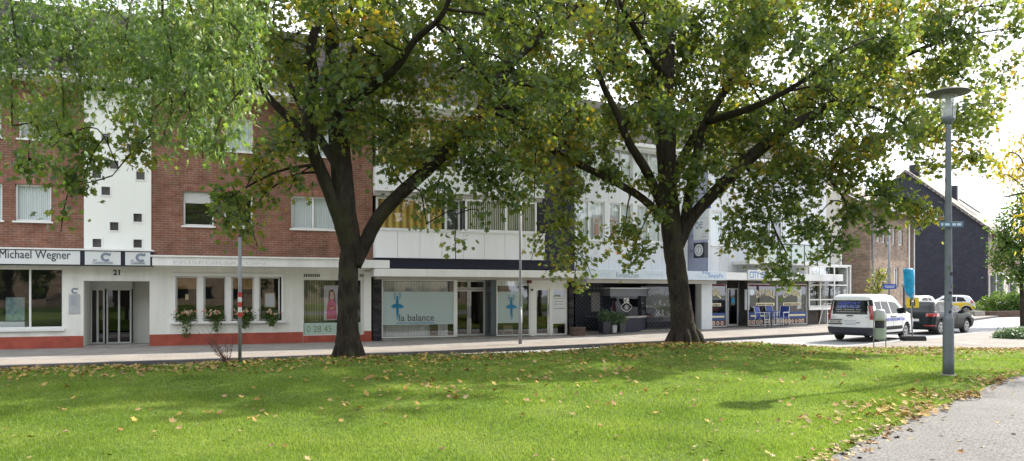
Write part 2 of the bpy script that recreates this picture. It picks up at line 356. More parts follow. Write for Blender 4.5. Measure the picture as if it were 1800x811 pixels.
def text_mb(txt, size, s0, z0, o, width=None, height=None, depth=.006, font_shear=0.0, mb=None, mi=0, align='LEFT', bold=0.0, vert=True, arch=0.0):
    """letters as real geometry in facade coordinates (x along, -y outward, z up)"""
    cu = bpy.data.curves.new('t', 'FONT'); cu.body = txt; cu.size = size; cu.shear = font_shear; cu.offset = bold; cu.extrude = depth/2; cu.resolution_u = 3
    ob = bpy.data.objects.new('t', cu); COL.objects.link(ob)
    dg = bpy.context.evaluated_depsgraph_get(); ev = ob.evaluated_get(dg); me = ev.to_mesh()
    vs = [v.co.copy() for v in me.vertices]; fs = [tuple(p.vertices) for p in me.polygons]; ev.to_mesh_clear()
    COL.objects.unlink(ob); bpy.data.objects.remove(ob); bpy.data.curves.remove(cu)
    if not vs: return mb or MB()
    x0 = min(v.x for v in vs); x1 = max(v.x for v in vs); y0 = min(v.y for v in vs); y1 = max(v.y for v in vs)
    kx = width/(x1-x0) if width else 1; ky = height/(y1-y0) if height else (kx if width else 1)
    mb = mb or MB()
    out = []
    for v in vs:
        x = (v.x-x0)*kx; y = (v.y-y0)*ky; W = (x1-x0)*kx
        if arch: y += arch*(1-((x-W/2)/(W/2))**2)
        out.append((s0 + x, -o - v.z, z0 + y))
    mb.add(out, fs, mi); return mb

# ------------------------------------------------------------------ facade frame
class Line:
    """facade line on the ground: local x runs along it, local -y points to the street"""
    def __init__(s, x, y, ang):
        s.x, s.y, s.a = x, y, ang; s.d = (math.cos(ang), math.sin(ang)); s.n = (math.sin(ang), -math.cos(ang))
    def s_(s, px, o=0.0):
        k = (px-CX)/F; X = s.x+o*s.n[0]; Y = s.y+o*s.n[1]
        return (k*Y - X)/(s.d[0] - k*s.d[1])
    def Y(s, sv, o=0.0): return s.y + sv*s.d[1] + o*s.n[1]
    def z_(s, px, py, o=0.0): return H + (HY-py)*s.Y(s.s_(px, o), o)/F
    def w(s, sv, o=0, z=0): return Vector((s.x+sv*s.d[0]+o*s.n[0], s.y+sv*s.d[1]+o*s.n[1], z))
def pw(px, Y, py=None):
    return Vector(((px-CX)/F*Y, Y, H + ((HY-py)*Y/F if py is not None else -H)))
def wall(mb, s0, s1, z0, z1, holes, rev=.2, o=0.0, mi=0, rmi=None):
    """sheet with rectangular openings; every opening gets reveals of its own depth"""
    hs = [(h[0], h[1], h[2], h[3], h[4] if len(h) > 4 else rev) for h in holes]
    xs = sorted({s0, s1, *[min(max(h[i], s0), s1) for h in hs for i in (0, 1)]}); zs = sorted({z0, z1, *[min(max(h[i], z0), z1) for h in hs for i in (2, 3)]})
    for i in range(len(xs)-1):
        for j in range(len(zs)-1):
            cx, cz = (xs[i]+xs[i+1])/2, (zs[j]+zs[j+1])/2
            if any(h[0] < cx < h[1] and h[2] < cz < h[3] for h in hs): continue
            mb.add([(xs[i],-o,zs[j]),(xs[i+1],-o,zs[j]),(xs[i+1],-o,zs[j+1]),(xs[i],-o,zs[j+1])], [(0,1,2,3)], mi)
    for a, b, c, d, r in hs:
        y0, y1 = -o, -o+r; m2 = mi if rmi is None else rmi
        mb.add([(a,y0,c),(a,y1,c),(a,y1,d),(a,y0,d)], [(0,1,2,3)], m2); mb.add([(b,y0,c),(b,y0,d),(b,y1,d),(b,y1,c)], [(0,1,2,3)], m2)
        mb.add([(a,y0,d),(a,y1,d),(b,y1,d),(b,y0,d)], [(0,1,2,3)], m2); mb.add([(a,y0,c),(b,y0,c),(b,y1,c),(a,y1,c)], [(0,1,2,3)], m2)
def window(par, a, b, c, d, o=-.1, bars=(), hbars=(), fw=.06, fd=.07, frame='upvc', glass='glass', back='lace', backz=(0,1), sill=None, room='room', depth=.5, name='window', backoff=.03, backx=(0,1)):
    """frame part with pane, curtain and sill sub-parts. o = outward position of the frame front"""
    y0, y1 = -o, -o+fd
    f = MB()
    f.box(a, b, y0, y1, c, c+fw); f.box(a, b, y0, y1, d-fw, d)
    f.box(a, a+fw, y0, y1, c+fw, d-fw); f.box(b-fw, b, y0, y1, c+fw, d-fw)
    for x in bars: f.box(x-fw*.6, x+fw*.6, y0+.002, y1, c+fw, d-fw)
    for z in hbars: f.box(a+fw, b-fw, y0+.004, y1-.004, z-fw*.5, z+fw*.5)
    w = f.build(name, M[frame], par, bevel=.006)
    g = MB(); ym = y0+fd*.5
    g.add([(a+fw*.5,ym,c+fw*.5),(b-fw*.5,ym,c+fw*.5),(b-fw*.5,ym,d-fw*.5),(a+fw*.5,ym,d-fw*.5)], [(0,1,2,3)]); g.build('pane', M[glass], w)
    if back:
        cz0 = c+(d-c)*backz[0]; cz1 = c+(d-c)*backz[1]; yb = y1+backoff; k = MB()
        xa = a+(b-a)*backx[0]; xb = a+(b-a)*backx[1]; n = max(2, int((xb-xa)/.05)); top = []; bot = []
        for i in range(n+1):
            x = xa+(xb-xa)*i/n; yy = yb+.018*math.sin(i*2.1)+.008*math.sin(i*.9)
            bot.append((x, yy, cz0)); top.append((x, yy, cz1))
        k.add(bot+top, [(i, i+1, n+2+i, n+1+i) for i in range(n)]); k.build('curtain', M[back], w, smooth=True)
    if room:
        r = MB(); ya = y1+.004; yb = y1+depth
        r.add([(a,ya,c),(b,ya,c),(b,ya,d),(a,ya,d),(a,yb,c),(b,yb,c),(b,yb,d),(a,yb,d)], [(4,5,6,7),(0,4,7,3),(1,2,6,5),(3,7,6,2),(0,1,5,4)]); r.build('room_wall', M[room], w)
    if sill:
        q = MB(); q.box(a-.06, b+.06, -sill, y0+.001, c-.06, c-.004); q.build('sill', M['upvc'], w, bevel=.006)
    return w
M['panel3'] = mat_plain('pale grey white panels', (.72,.73,.77), .5, .16, 1.2, 0, streak=True)
# ================================================================== buildings
DEG = math.degrees
# ---------- building 1: red brick house
aB1 = math.atan(F/3600.0)
Y265 = 26.2
B1 = Line(*pw(265, Y265)[:2], aB1)
def Sx(B, o=0): return lambda p: B.s_(p, o)
def brick_house():
    B = B1; s = B.s_
    rt = empty('brick_house', B.w(0), B.a, 'red brick apartment house with white stair tower, white ground floor and red plinth', 'house')
    sL = s(-420); sR = s(655); eave = 9.3
    z1a, z1b = 4.32, 5.56; z2a, z2b = 7.1, 8.34
    wins = []
    for (x0, x1, kind) in ((-330,-260,'lace'), (-200,-130,'lace'), (-60,4,'lace'), (26,90,'lace'), (322,376,'half'), (394,444,'half2'), (512,588,'double')):
        wins.append((s(x0), s(x1), z1a, z1b, kind))
    for (x0, x1, kind) in ((-330,-260,'lace'), (-200,-130,'lace'), (-50,2,'lace'), (32,94,'shut'), (328,378,'lace'), (396,444,'lace'), (520,602,'double')):
        wins.append((s(x0), s(x1), z2a, z2b, kind))
    tA, tB = s(148), s(266)
    mb = MB(); zsplit = 3.12
    wall(mb, sL, tA, zsplit, eave, [w[:4] for w in wins if w[1] < tA], .16)
    wall(mb, tB, sR, zsplit, eave, [w[:4] for w in wins if w[0] > tB], .16)
    mb.add([(sR,0,0),(sR,10,0),(sR,10,eave),(sR,0,eave)], [(0,1,2,3)]); mb.add([(sL,0,0),(sL,10,0),(sL,10,eave),(sL,0,eave)], [(0,1,2,3)])
    mb.add([(sL,10,0),(sR,10,0),(sR,10,eave),(sL,10,eave)], [(0,1,2,3)])
    mb.build('wall', M['brick'], rt)
    for (a, b, c, d, kind) in wins:
        bars = [(a+b)/2] if kind == 'double' else []
        back = {'lace': 'lace', 'double': 'lace', 'half': None, 'half2': None, 'shut': 'shutter'}[kind]
        kw = dict(backz=(.03, .97))
        w = window(rt, a, b, c, d, o=-.10, bars=bars, back=back, sill=.06, **kw)
        if kind in ('half', 'half2'):
            k = MB(); k.box(a+.05, b-.05, .085, .098, d-(.42 if kind == 'half' else .2), d-.03); k.build('roller_shutter', M['shutter'], w)
        l = MB(); l.box(a-.02, b+.02, -.004, .01, d+.002, d+.25); l.build('lintel', M['brick_up'], rt)
    # stair tower, a little proud, with ten small square openings
    mb = MB(); tz = 8.9; hs = []
    for (x, y) in ((186,242.5),(230,260),(200.7,290),(170,306),(247,309),(186,336),(242,383),(200.7,398),(170.5,427.5),(242,428.5)):
        a = s(x, .05); z = B.z_(x, y, .05); hs.append((a-.135, a+.135, z-.145, z+.145))
    wall(mb, tA, tB, zsplit, tz, [h+(.12,) for h in hs], o=.05)
    mb.add([(tA,-.05,zsplit),(tA,.05,zsplit),(tA,.05,tz),(tA,-.05,tz)], [(0,1,2,3)]); mb.add([(tB,-.05,zsplit),(tB,.05,zsplit),(tB,.05,tz),(tB,-.05,tz)], [(0,1,2,3)])
    mb.add([(tA,-.05,tz),(tB,-.05,tz),(tB,.4,tz),(tA,.4,tz)], [(0,1,2,3)])
    tw = mb.build('stair_tower', M['plaster2'], rt)
    for h in hs:
        f = MB(); a, b, c, d = h; q = .022
        f.box(a-.035, b+.035, -.075, -.052, c-.035, c); f.box(a-.035, b+.035, -.075, -.052, d, d+.035); f.box(a-.035, a, -.075, -.052, c, d); f.box(b, b+.035, -.075, -.052, c, d)
        w = f.build('small_window', M['upvc'], tw); 
        g = MB(); g.box(a, b, .03, .05, c, d); g.build('pane', M['roomglass'], tw)
    # roof
    r = MB(); ov = .55
    prof = [(-ov, eave-.02), (5, eave+4.1), (10+ov, eave-.02), (10+ov, eave-.16), (5, eave+3.95), (-ov, eave-.16)]
    r.prism(prof, 'x', sL-.3, sR+.02); r.build('roof', M['tiles'], rt)
    g = MB(); g.box(sL-.3, sR, -ov-.14, -ov-.002, eave-.2, eave-.03); g.box(sL, sR, -ov, -.002, eave-.26, eave-.18); g.build('gutter', M['fascia'], rt)
    for (px) in (60, 235, 480):      # dormers
        a = s(px); dz = MB(); dz.box(a-1.1, a+1.1, .9, 3.2, eave+.6, eave+2.1); dm = dz.build('dormer', M['tiles'], rt)
        dz = MB(); dz.box(a-.95, a+.95, .86, .898, eave+.72, eave+1.98); dz.build('dormer_frame', M['upvc'], dm)
        dz = MB(); dz.box(a-.85, a-.05, .84, .858, eave+.8, eave+1.9); dz.box(a+.05, a+.85, .84, .858, eave+.8, eave+1.9); dz.build('pane', M['carglass'], dm)
    # ---------------- ground floor
    sw0, sw1 = sL+1.0, s(111); dz0, dz1 = s(147), s(263); ztop = 2.98
    zfl = .05
    wz0, wz1 = B.z_(105, 577), B.z_(105, 472)
    holes = [(sw0, sw1, wz0, wz1, .14), (dz0, dz1, -.05, B.z_(147, 494), 1.25)]
    f0, f1 = s(305), s(498); fz0, fz1 = B.z_(400, 564.5), B.z_(400, 482)
    holes.append((f0, f1, fz0, fz1, .22))
    p0, p1 = s(533), s(636); pz0, pz1 = B.z_(535, 590), B.z_(535, 491)
    holes.append((p0, p1, pz0, pz1, .12))
    mb = MB(); wall(mb, sL, sR-.06, -.1, zsplit, holes, o=.012)
    mb.add([(sR-.06,-.012,-.1),(sR-.06,.6,-.1),(sR-.06,.6,zsplit),(sR-.06,-.012,zsplit)], [(0,1,2,3)])
    gf = mb.build('ground_floor_wall', M['plaster'], rt)
    # pale pier at the right end of the shop
    mb = MB(); mb.box(s(640, .1), s(652.5, .1), -.1, -.013, .42, 2.72); mb.build('pier', M['plaster2'], rt)
    # red plinth in three runs
    zt = .42
    mb = MB(); mb.box(sL, dz0-.001, -.035, -.0125, -.12, zt); mb.box(dz1+.001, p0-.02, -.035, -.0125, -.12, zt); mb.box(p0, s(640), -.03, -.0125, -.12, .28); mb.box(s(640.4,.1), s(653,.1), -.115, -.0125, -.12, zt); mb.build('plinth', M['red'], rt)
    # left shop window
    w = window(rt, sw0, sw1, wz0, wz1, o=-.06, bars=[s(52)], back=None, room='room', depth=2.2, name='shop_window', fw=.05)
    k = MB(); k.box(s(2), s(36), .5, .53, wz0+.25, wz0+1.05); k.build('picture_board', M['poster2'], w)
    k = MB(); k.box(s(-60), s(38), .35, .95, wz0+.03, wz0+.22); k.build('display_ledge', M['signw'], w)
    k = MB(); k.box(sw0, sw1+.06, -.09, -.013, wz0-.1, wz0-.005); k.build('sill', M['upvc'], w, bevel=.01)
    # plaque with C logo
    a0, a1 = s(121), s(141)
    k = MB(); k.box(a0, a1, -.03, -.0125, B.z_(130, 552), B.z_(130, 519)); pl = k.build('plaque', M['signgrey'], rt)
    k = MB(); c_logo(k, s(131.5), B.z_(131, 511.5), .10, .014); pz = B.z_(130, 519)
    k = text_mb('Continentale', .1, a0, pz+.005, .013, width=a1-a0-.02, height=.045, mb=k)
    for i in range(9): k.box(a0+.07, a1-.07-random.uniform(0,.1), -.033, -.0302, pz-.07-i*.035, pz-.06-i*.035)
    k.build('plaque_text', M['gink'], pl)
    # entrance recess
    dtop = B.z_(147, 494); yb = 1.22
    yb = 1.5; mb = MB(); mb.add([(dz0,yb,0),(dz1,yb,0),(dz1,yb,dtop),(dz0,yb,dtop)], [(0,1,2,3)]); mb.build('recess_wall', M['plaster'], rt)
    # double door parallel to the front, 1.1 m inside
    def dline(px): return s(px, -1.1)
    for (x0, x1) in ((147.5, 184), (187, 231)):
        a, b = max(dline(x0), dz0+.01), dline(x1); zt = B.z_(190, 508, -1.1)
        d = window(rt, a, b, .06, zt, o=-1.1, fw=.055, bars=[(a+b)/2], back=None, room='room', depth=.3, frame='alu', glass='doorglass', name='door')
        k = MB(); k.tube([(b-.06, 1.06, .9), (b-.06, 1.06, 1.3)], .015); k.build('handle', M['steel'], d)
    k = MB(); k.box(dz0, dline(232), 1.12, 1.19, B.z_(190, 508, -1.1)+.004, dtop); k.build('transom', M['alu'], rt)
    k = MB(); k.box(dz1-.035, dz1-.002, .45, .95, .3, 2.1); k.build('side_window', M['darkalu'], rt)
    k = MB(); k.box(dz0-.05, dz1, -.02, 1.22, -.1, .06); k.build('step', M['concrete'], rt)
    k = text_mb('21', .3, s(199), B.z_(205, 484), .013, width=s(211)-s(199), height=.19, bold=.012); k.build('house_number', M['ink'], rt)
    # four small shop windows in one surround
    fr = MB(); t = .10
    fr.box(f0-.02, f1+.02, -.05, .05, fz1-t, fz1+.03); fr.box(f0-.02, f0+t*.7, -.05, .05, fz0, fz1-t); fr.box(f1-t*.7, f1+.02, -.05, .05, fz0, fz1-t)
    cols = [(308.5,347.5), (358,397), (407,446.5), (455.5,492)]
    xs = [(s(c0), s(c1)) for c0, c1 in cols]
    for i in range(3): fr.box(xs[i][1], xs[i+1][0], -.05, .05, fz0, fz1-t)
    wf = fr.build('window_surround', M['upvc'], rt, bevel=.008)
    k = MB(); k.box(f0-.1, f1+.1, -.14, -.002, fz0-.09, fz0-.002); k.build('sill', M['upvc'], wf, bevel=.01)
    for i, (a, b) in enumerate(xs):
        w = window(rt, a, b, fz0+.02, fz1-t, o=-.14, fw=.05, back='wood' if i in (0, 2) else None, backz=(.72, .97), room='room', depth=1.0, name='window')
        if i == 3:
            k = MB(); k.box(a+.22, b-.18, .3, .32, fz0+.5, fz0+1.0); k.build('notice', M['signb'], w)
            k = MB(); k.box(a+.19, b-.15, .322, .34, fz0+.46, fz0+1.04); k.build('notice_frame', M['wood'], w)
        if i == 0:
            k = MB(); k.box(a+.3, b-.33, .3, .32, fz0+.78, fz0+.98); k.build('notice', M['cream'], w)
    # hair salon pane
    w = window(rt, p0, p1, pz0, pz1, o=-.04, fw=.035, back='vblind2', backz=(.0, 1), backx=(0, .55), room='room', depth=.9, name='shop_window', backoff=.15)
    zs = B.z_(560, 568)
    k = MB(); k.box(p0+.04, p1-.04, .018, .026, pz0+.036, zs); st = k.build('window_strip', M['aquasolid'], w)
    k = text_mb('0 28 45', .3, s(539), pz0+.12, -.014, width=s(583)-s(539), height=.24, depth=.004); k.build('phone_number', M['ghostgreen'], st)
    k = MB(); qa, qb = s(569.5, -.1), s(592, -.1); qz0, qz1 = B.z_(575, 563, -.1), B.z_(575, 502, -.1)
    k.box(qa, qb+.1, .1, .115, qz0, qz1); po = k.build('poster', M['poster'], w)
    k = MB(); cx = (qa+qb)/2+.05; k.prism([(cx-.2,qz0+.04),(cx-.17,qz0+.55),(cx-.11,qz0+.82),(cx+.11,qz0+.82),(cx+.17,qz0+.5),(cx+.2,qz0+.04)], 'y', .094, .099); k.build('poster_dress', M['magenta'], po)
    k = MB(); k.disc((cx, .088, qz0+1.04), .085, th=.004); k.prism([(cx-.035,qz0+.8),(cx-.035,qz0+1.0),(cx+.035,qz0+1.0),(cx+.035,qz0+.8)], 'y', .0885, .093); k.prism([(cx-.1,qz0+.42),(cx+.05,qz0+.5),(cx+.1,qz0+.46),(cx-.05,qz0+.38)], 'y', .0885, .0935); k.build('poster_figure', M['skin'], po)
    k = MB(); k.prism([(cx-.13,qz0+.66),(cx-.12,qz0+1.05),(cx-.06,qz0+1.17),(cx+.05,qz0+1.17),(cx+.11,qz0+1.05),(cx+.14,qz0+.66),(cx+.08,qz0+.75),(cx+.06,qz0+1.08),(cx-.05,qz0+1.08),(cx-.07,qz0+.75)], 'y', .084, .0875); k.build('poster_hair', M['hair'], po)
    k = MB()
    for i in range(9): k.box(s(534)+i*.068, s(534)+i*.068+.045, -.016, -.0125, B.z_(540, 487), B.z_(540, 482)); 
    for i in range(3): k.box(s(632)+i*.068, s(632)+i*.068+.045, -.016, -.0125, B.z_(630, 487), B.z_(630, 482))
    k.build('vent_slots', M['ink'], rt)
    # fascia signs over the entrance
    o1 = .55
    def q(px): return s(px, o1)
    zt_, zb_ = B.z_(100, 441, o1), B.z_(100, 465, o1)
    k = MB(); k.box(sL, q(267), -o1+.03, -.013, zb_-.03, zt_+.03); k.build('fascia_box', M['navy'], rt)
    k = MB(); k.box(sL, q(268)+.02, -o1-.03, -.052, zt_+.032, zt_+.085); k.build('fascia_cap', M['upvc'], rt)
    for (x0, x1) in ((-200, 140.5), (149, 212), (220, 264)):
        k = MB(); k.box(q(x0), q(x1), -o1+.008, -o1+.029, zb_, zt_); sg = k.build('sign_panel', M['signw'], rt)
        k = MB()
        if x0 < 0: text_mb('Michael Wegner', .5, q(-1.5), zb_+.1, o1, width=q(124)-q(-1.5), height=.36, mb=k)
        else:
            w_ = q(x1)-q(x0); cxx = (q(x0)+q(x1))/2
            c_logo(k, cxx+.09, zt_-.19, .15, o1)
            text_mb('Continentale', .2, cxx-w_*.28, zb_+.035, o1, width=w_*.56, height=.10, mb=k)
            text_mb('Die', .1, cxx-w_*.26, zb_+.14, o1, width=w_*.1, height=.055, mb=k)
        k.build('lettering', M['gink'] if x0 > 0 else M['ink'], sg)
    # long white canopy with ghost of old letters
    o2 = .85
    def q2(px): return s(px, o2)
    ca, cb = q2(267.5), q2(685)
    zc1, zc0 = B.z_(400, 453.5, o2), B.z_(400, 468.5, o2)
    k = MB(); k.box(ca, cb, -o2, .0, zc0, zc1); can = k.build('canopy', M['fascia'], rt, bevel=.01)
    k = MB(); k.box(ca-.05, cb-.9, -o2-.05, -.001, zc1+.002, zc1+.06); k.build('canopy_cap', M['fascia'], rt)
    k = text_mb('FRISEURSALON', .3, q2(305), zc0+.06, o2+.001, width=q2(480)-q2(320), height=.11, depth=.003); k.build('old_letters', M['ghost'], can)
def c_logo(mb, cx, cz, r, o):
    # thick letter C standing as a mark
    seg = 22; a0, a1 = R(40), R(320); vo = []; vi = []
    for i in range(seg+1):
        t = a0+(a1-a0)*i/seg; vo.append((cx+r*math.cos(t)*1.05, cz+r*math.sin(t))); vi.append((cx+r*.5*math.cos(t), cz+r*.5*math.sin(t)))
    for i in range(seg):
        mb.prism([vo[i], vo[i+1], vi[i+1], vi[i]], 'y', -o-.006, -o)
    mb.prism([(cx+r*.55,cz+r*.35),(cx+r*.95,cz+r*.35),(cx+r*.95,cz+r*1.1),(cx+r*.75,cz+r*.9)], 'y', -o-.006, -o)
M['roomglass'] = mat_plain('dim glass', (.10,.095,.10), .1, .3, 3, spec=.8)
M['poster2'] = mat_plain('pale picture', (.22,.34,.34), .6, .6, 9)
M['signgrey'] = mat_plain('grey plaque', (.45,.47,.50), .4, .1, 3)
M['ghostgreen'] = mat_plain('olive digits', (.22,.26,.10), .5, .1, 3)
M['vblind2'] = mat_stripes('olive vertical blind', (.05,.05,.03), (.34,.34,.20), 5)
brick_house()

# ---------- building 2
Y655 = B1.Y(B1.s_(655))
B2 = Line(*pw(655, Y655)[:2], aB1)
def dancer(mb, cx, z0, h, o, th=.004):
    def P(pts): mb.prism([(cx+x*h, z0+z*h) for x, z in pts], 'y', -o-th, -o)
    P([(-.045,.52),(-.055,.66),(-.03,.78),(.03,.78),(.055,.66),(.045,.52)])                      # torso
    P([(-.02,.78),(-.02,.83),(.02,.83),(.02,.78)])
    mb.disc((cx, -o-th, z0+.86*h), .042*h, th=th)
    P([(-.25,.48),(-.17,.57),(-.05,.60),(.05,.60),(.17,.56),(.27,.46),(.20,.47),(.13,.42),(.06,.46),(0,.41),(-.07,.46),(-.13,.41),(-.18,.47)])  # tutu
    P([(-.045,.45),(-.035,.2),(-.012,0.0),(.0,0.0),(.012,.2),(.02,.45)]); P([(.0,.45),(.015,.24),(.045,.05),(.055,.05),(.05,.24),(.055,.45)])
    for sg in (-1, 1):
        pts = [(.04*sg,.76),(.105*sg,.84),(.115*sg,.93),(.06*sg,1.0)]
        for i in range(3):
            (x0, y0), (x1, y1) = pts[i], pts[i+1]; dx, dy = x1-x0, y1-y0; L = math.hypot(dx, dy); nx, ny = -dy/L*.014, dx/L*.014
            P([(x0-nx,y0-ny),(x1-nx,y1-ny),(x1+nx,y1+ny),(x0+nx,y0+ny)])
def studio_house():
    B = B2; s = B.s_
    rt = empty('apartment_block', B.w(0), B.a, 'middle block with white balustrade panels, dance studio front and dark slate end strip', 'building')
    e = s(1010); eave = 9.3; a = s(660, .0); 
    # slate strip and background wall
    x96 = s(946)
    op = .45   # bay projects
    mb = MB(); mb.box(x96, e, 0.0, 9.0, 2.9, eave); mb.box(.0, x96-.002, 1.3, 9, 2.9, eave); mb.build('wall', M['slate'], rt)
    def q(px): return s(px, op)
    zz = lambda px, py: B.z_(px, py, op)
    L0 = .02; L1 = s(958, op)
    # balustrade panels
    pz0, pz1 = zz(800, 455), zz(800, 408.5); uz0, uz1 = zz(800, 341), zz(800, 297)
    bal = []
    for (z0, z1) in ((pz0, pz1), (uz0, uz1)):
        k = MB(); n = 8
        for i in range(n):
            x0 = L0+(L1-L0)*i/n; x1 = L0+(L1-L0)*(i+1)/n-.012; k.box(x0, x1, -op, -op+.06, z0, z1)
        k.box(L0, L1, -op+.062, 1.29, z0, z1-.02); k.box(L1-.05, L1-.001, -op+.061, .0, z0, z1-.021)
        k.build('balustrade_panel', M['panel'], rt)
        k = MB(); k.box(L0, L1+.02, -op-.03, -.1, z1+.002, z1+.05); k.build('coping', M['fascia'], rt)
    # dark recess strip under the first panel
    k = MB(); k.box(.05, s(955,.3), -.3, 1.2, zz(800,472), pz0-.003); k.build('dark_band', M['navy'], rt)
    # window rows
    for (z0, z1, lvl) in ((pz1+.06, uz0-.18, 0), (uz1+.06, eave-.35, 1)):
        # left recessed bay
        l0, l1 = s(661, -.0), s(818, op-.05)-.1
        w = window(rt, l0, l1, z0, z1, o=0, fw=.08, bars=[s(754), s(784)], back='ochre', backx=(0, .78), room='roomw', name='window')  # curtain part here is an added ochre sheet imitating a yellow reflection
        # side return of the projecting bay
        m0 = s(818, op-.05)
        k = MB(); k.box(m0-.09, m0-.03, -op+.06, .0, z0, z0+.07); k.box(m0-.09, m0-.03, -op+.06, 0, z1-.07, z1); sw = k.build('side_window', M['upvc'], rt)
        k = MB(); k.box(m0-.07, m0-.055, -op+.07, 0, z0+.07, z1-.07); k.build('pane', M['dglass'], sw)
        w = window(rt, m0, s(944, op-.05), z0, z1, o=op-.06, fw=.08, bars=[s(890, op-.05), s(915, op-.05)], back='vblind', room='room', name='window', depth=.35)
        k = MB(); k.box(.02, m0-.1, -op+.08, -.02, z1+.01, z1+.17); k.box(m0-.1, L1-.1, -op+.05, -.02, z1+.012, z1+.17); k.build('lintel', M['soffit' if lvl == 0 else 'fascia'], rt)
    # roof
    r = MB(); r.prism([(-.6, eave), (4.5, eave+3.4), (9.6, eave), (9.6, eave-.15), (4.5, eave+3.2), (-.6, eave-.15)], 'x', .03, e+.05); r.build('roof', M['tiles'], rt)
    g = MB(); g.box(.03, e, -.76, -.602, eave-.17, eave); g.box(.03, e, -.6, 0, eave-.3, eave-.16); g.build('gutter', M['fascia'], rt)
    # long white canopy
    oc = .95
    def qc(px): return s(px, oc)
    k = MB(); k.box(qc(658.5), e-.02, -oc, 1.2, B.z_(800, 487, oc), B.z_(800, 474, oc)); k.build('canopy', M['fascia'], rt, bevel=.01)
    cz = B.z_(800, 487, oc)
    k = MB(); k.box(.05, e-.03, -.6, 1.2, cz-.10, cz-.003); k.build('soffit_beam', M['soffit'], rt)
    # ground floor: pillar, window, recessed door, window, door, panel
    top = cz-.102
    k = MB(); k.box(.0, s(670.5,.05), -.05, .6, -.1, top-.001); k.build('pillar', M['graywall'], rt)
    zb = .12
    w0, w1 = s(671), s(800); 
    # base strip / back wall
    k = MB(); k.box(.6, e-.02, 3.0, 3.05, 0, 3); k.box(.05, .1, .6, 3, 0, 3); k.box(e-.1, e-.03, .3, 3, -.1, 2.9); k.build('inner_wall', M['roomw'], rt)
    w = window(rt, w0, w1, zb, top, o=.0, fw=.05, fd=.06, back='white_curtain', backz=(.02, .97), room=None, name='shop_window', backoff=.35, backx=(0, .93))
    fz0, fz1 = B.z_(730, 571), B.z_(730, 513)
    k = MB(); k.box(w0+.05, w1-.05, .018, .022, fz0, fz1); fm = k.build('frosted_film', M['aqua'], w)
    k = MB(); dancer(k, s(698.5), B.z_(698, 563), B.z_(698, 515)-B.z_(698, 563), -.012); k.build('dancer_sticker', M['blue'], w)
    k = text_mb('la balance', .5, s(702), B.z_(730, 564.5), -.012, width=s(763)-s(702), height=.27, depth=.004); k.build('lettering', M['ginkd'], w)
    k = text_mb('studio für tanz, yoga und bewegung', .1, s(697), B.z_(730, 569.5), -.012, width=s(763)-s(697), height=.07, depth=.004, bold=.003); k.build('small_lettering', M['blue'], w)
    k = MB(); k.box(s(757,-.3), s(770,-.3), .3, .75, zb+.02, zb+.55); k.build('display_box', M['hair2'], w)
    # bright corner post and slanted recess
    k = MB(); k.box(w1, s(804), .0, .1, zb, top); k.build('mullion', M['upvc'], rt)
    d0, d1 = s(799, -.75), s(853, -.75)
    for (x0, x1) in ((797.5, 824.5), (825, 853)):
        pa, pb = s(x0, -.75), s(x1, -.75)
        d = window(rt, pa, pb, .1, B.z_(825, 509, -.75), o=-.75, fw=.085, back=None, room='room', depth=1.5, name='door', glass='dglass')
        hx = pb-.05 if x0 < 800 else pa+.05
        k = MB(); k.tube([(hx, .70, .85), (hx, .70, 1.35)], .014); k.build('handle', M['steel'], d)
        tw_ = window(rt, pa, pb, B.z_(825, 508, -.75), top, o=-.75, fw=.06, back=None, room='room', depth=1.2, name='transom_window')
    k = MB(); k.box(s(855,-.6), s(872), .0, .75, zb, top, 0); k.build('return_panel', M['aquadark'], rt)
    k = MB(); k.box(w0, s(935), -.02, .8, -.1, .1); k.build('step', M['concrete'], rt)
    v0, v1 = s(872.5), s(931)
    w = window(rt, v0, v1, zb, top, o=.03, fw=.04, fd=.05, back='lace', backz=(.9, .99), room='roomd', name='shop_window', depth=1.2)
    gz0, gz1 = B.z_(900, 568), B.z_(900, 513)
    k = MB(); k.box(v0+.04, s(919), -.008, -.004, gz0, gz1); k.build('frosted_film', M['aqua'], w)
    k = MB(); dancer(k, s(898.5), B.z_(898, 562), B.z_(898, 518)-B.z_(898, 562), .016); k.build('dancer_sticker', M['blue'], w)
    k = MB(); ch = s(884, -.4)
    k.box(ch, ch+.42, .35, .4, .3, .52); k.box(ch, ch+.04, .35, .5, .1, .3); k.box(ch+.38, ch+.42, .35, .5, .1, .3); k.box(ch, ch+.42, .35, .7, .28, .32); k.build('toy_bench', M['cream2'], w)
    # white wall with house door
    mb = MB(); h0, h1 = s(941), s(966); j0, j1 = s(970.5), s(996.5)
    dtop = B.z_(950, 507)
    wall(mb, v1+.01, e-.36, -.1, 2.72, [(h0, h1, -.1, dtop, .12), (j0, j1, -.1, dtop, .12)], o=.02)
    mb.add([(e-.36,-.02,-.1),(e-.36,.4,-.1),(e-.36,.4,2.72),(e-.36,-.02,2.72)], [(0,1,2,3)])
    mb.build('ground_floor_wall', M['plaster2'], rt)
    d = window(rt, h0, h1, .1, dtop, o=-.03, fw=.075, back=None, room='room', depth=.6, name='door', glass='dglass')
    k = MB(); k.tube([(h1-.04, -.01, 1.0), (h1-.04, -.01, 1.4)], .013); k.build('handle', M['steel'], d)
    w = window(rt, j0, j1, .1, dtop, o=-.03, fw=.06, hbars=[B.z_(980, 523), B.z_(980, 568)], back=None, room='room', depth=.5, name='letterbox_panel')
    k = MB(); k.box(j0+.04, j1-.04, .02, .028, B.z_(980, 567), B.z_(980, 525)); k.build('letterbox_plate', M['signw'], w)
    k = MB()
    for i, zc in enumerate((530, 535)): k.box(j0+.13, j0+.17, .013, .0198, B.z_(980, zc)-.03, B.z_(980, zc)+.03); k.box(j0+.22, j1-.15, .013, .0198, B.z_(980, zc)-.01, B.z_(980, zc)+.01)
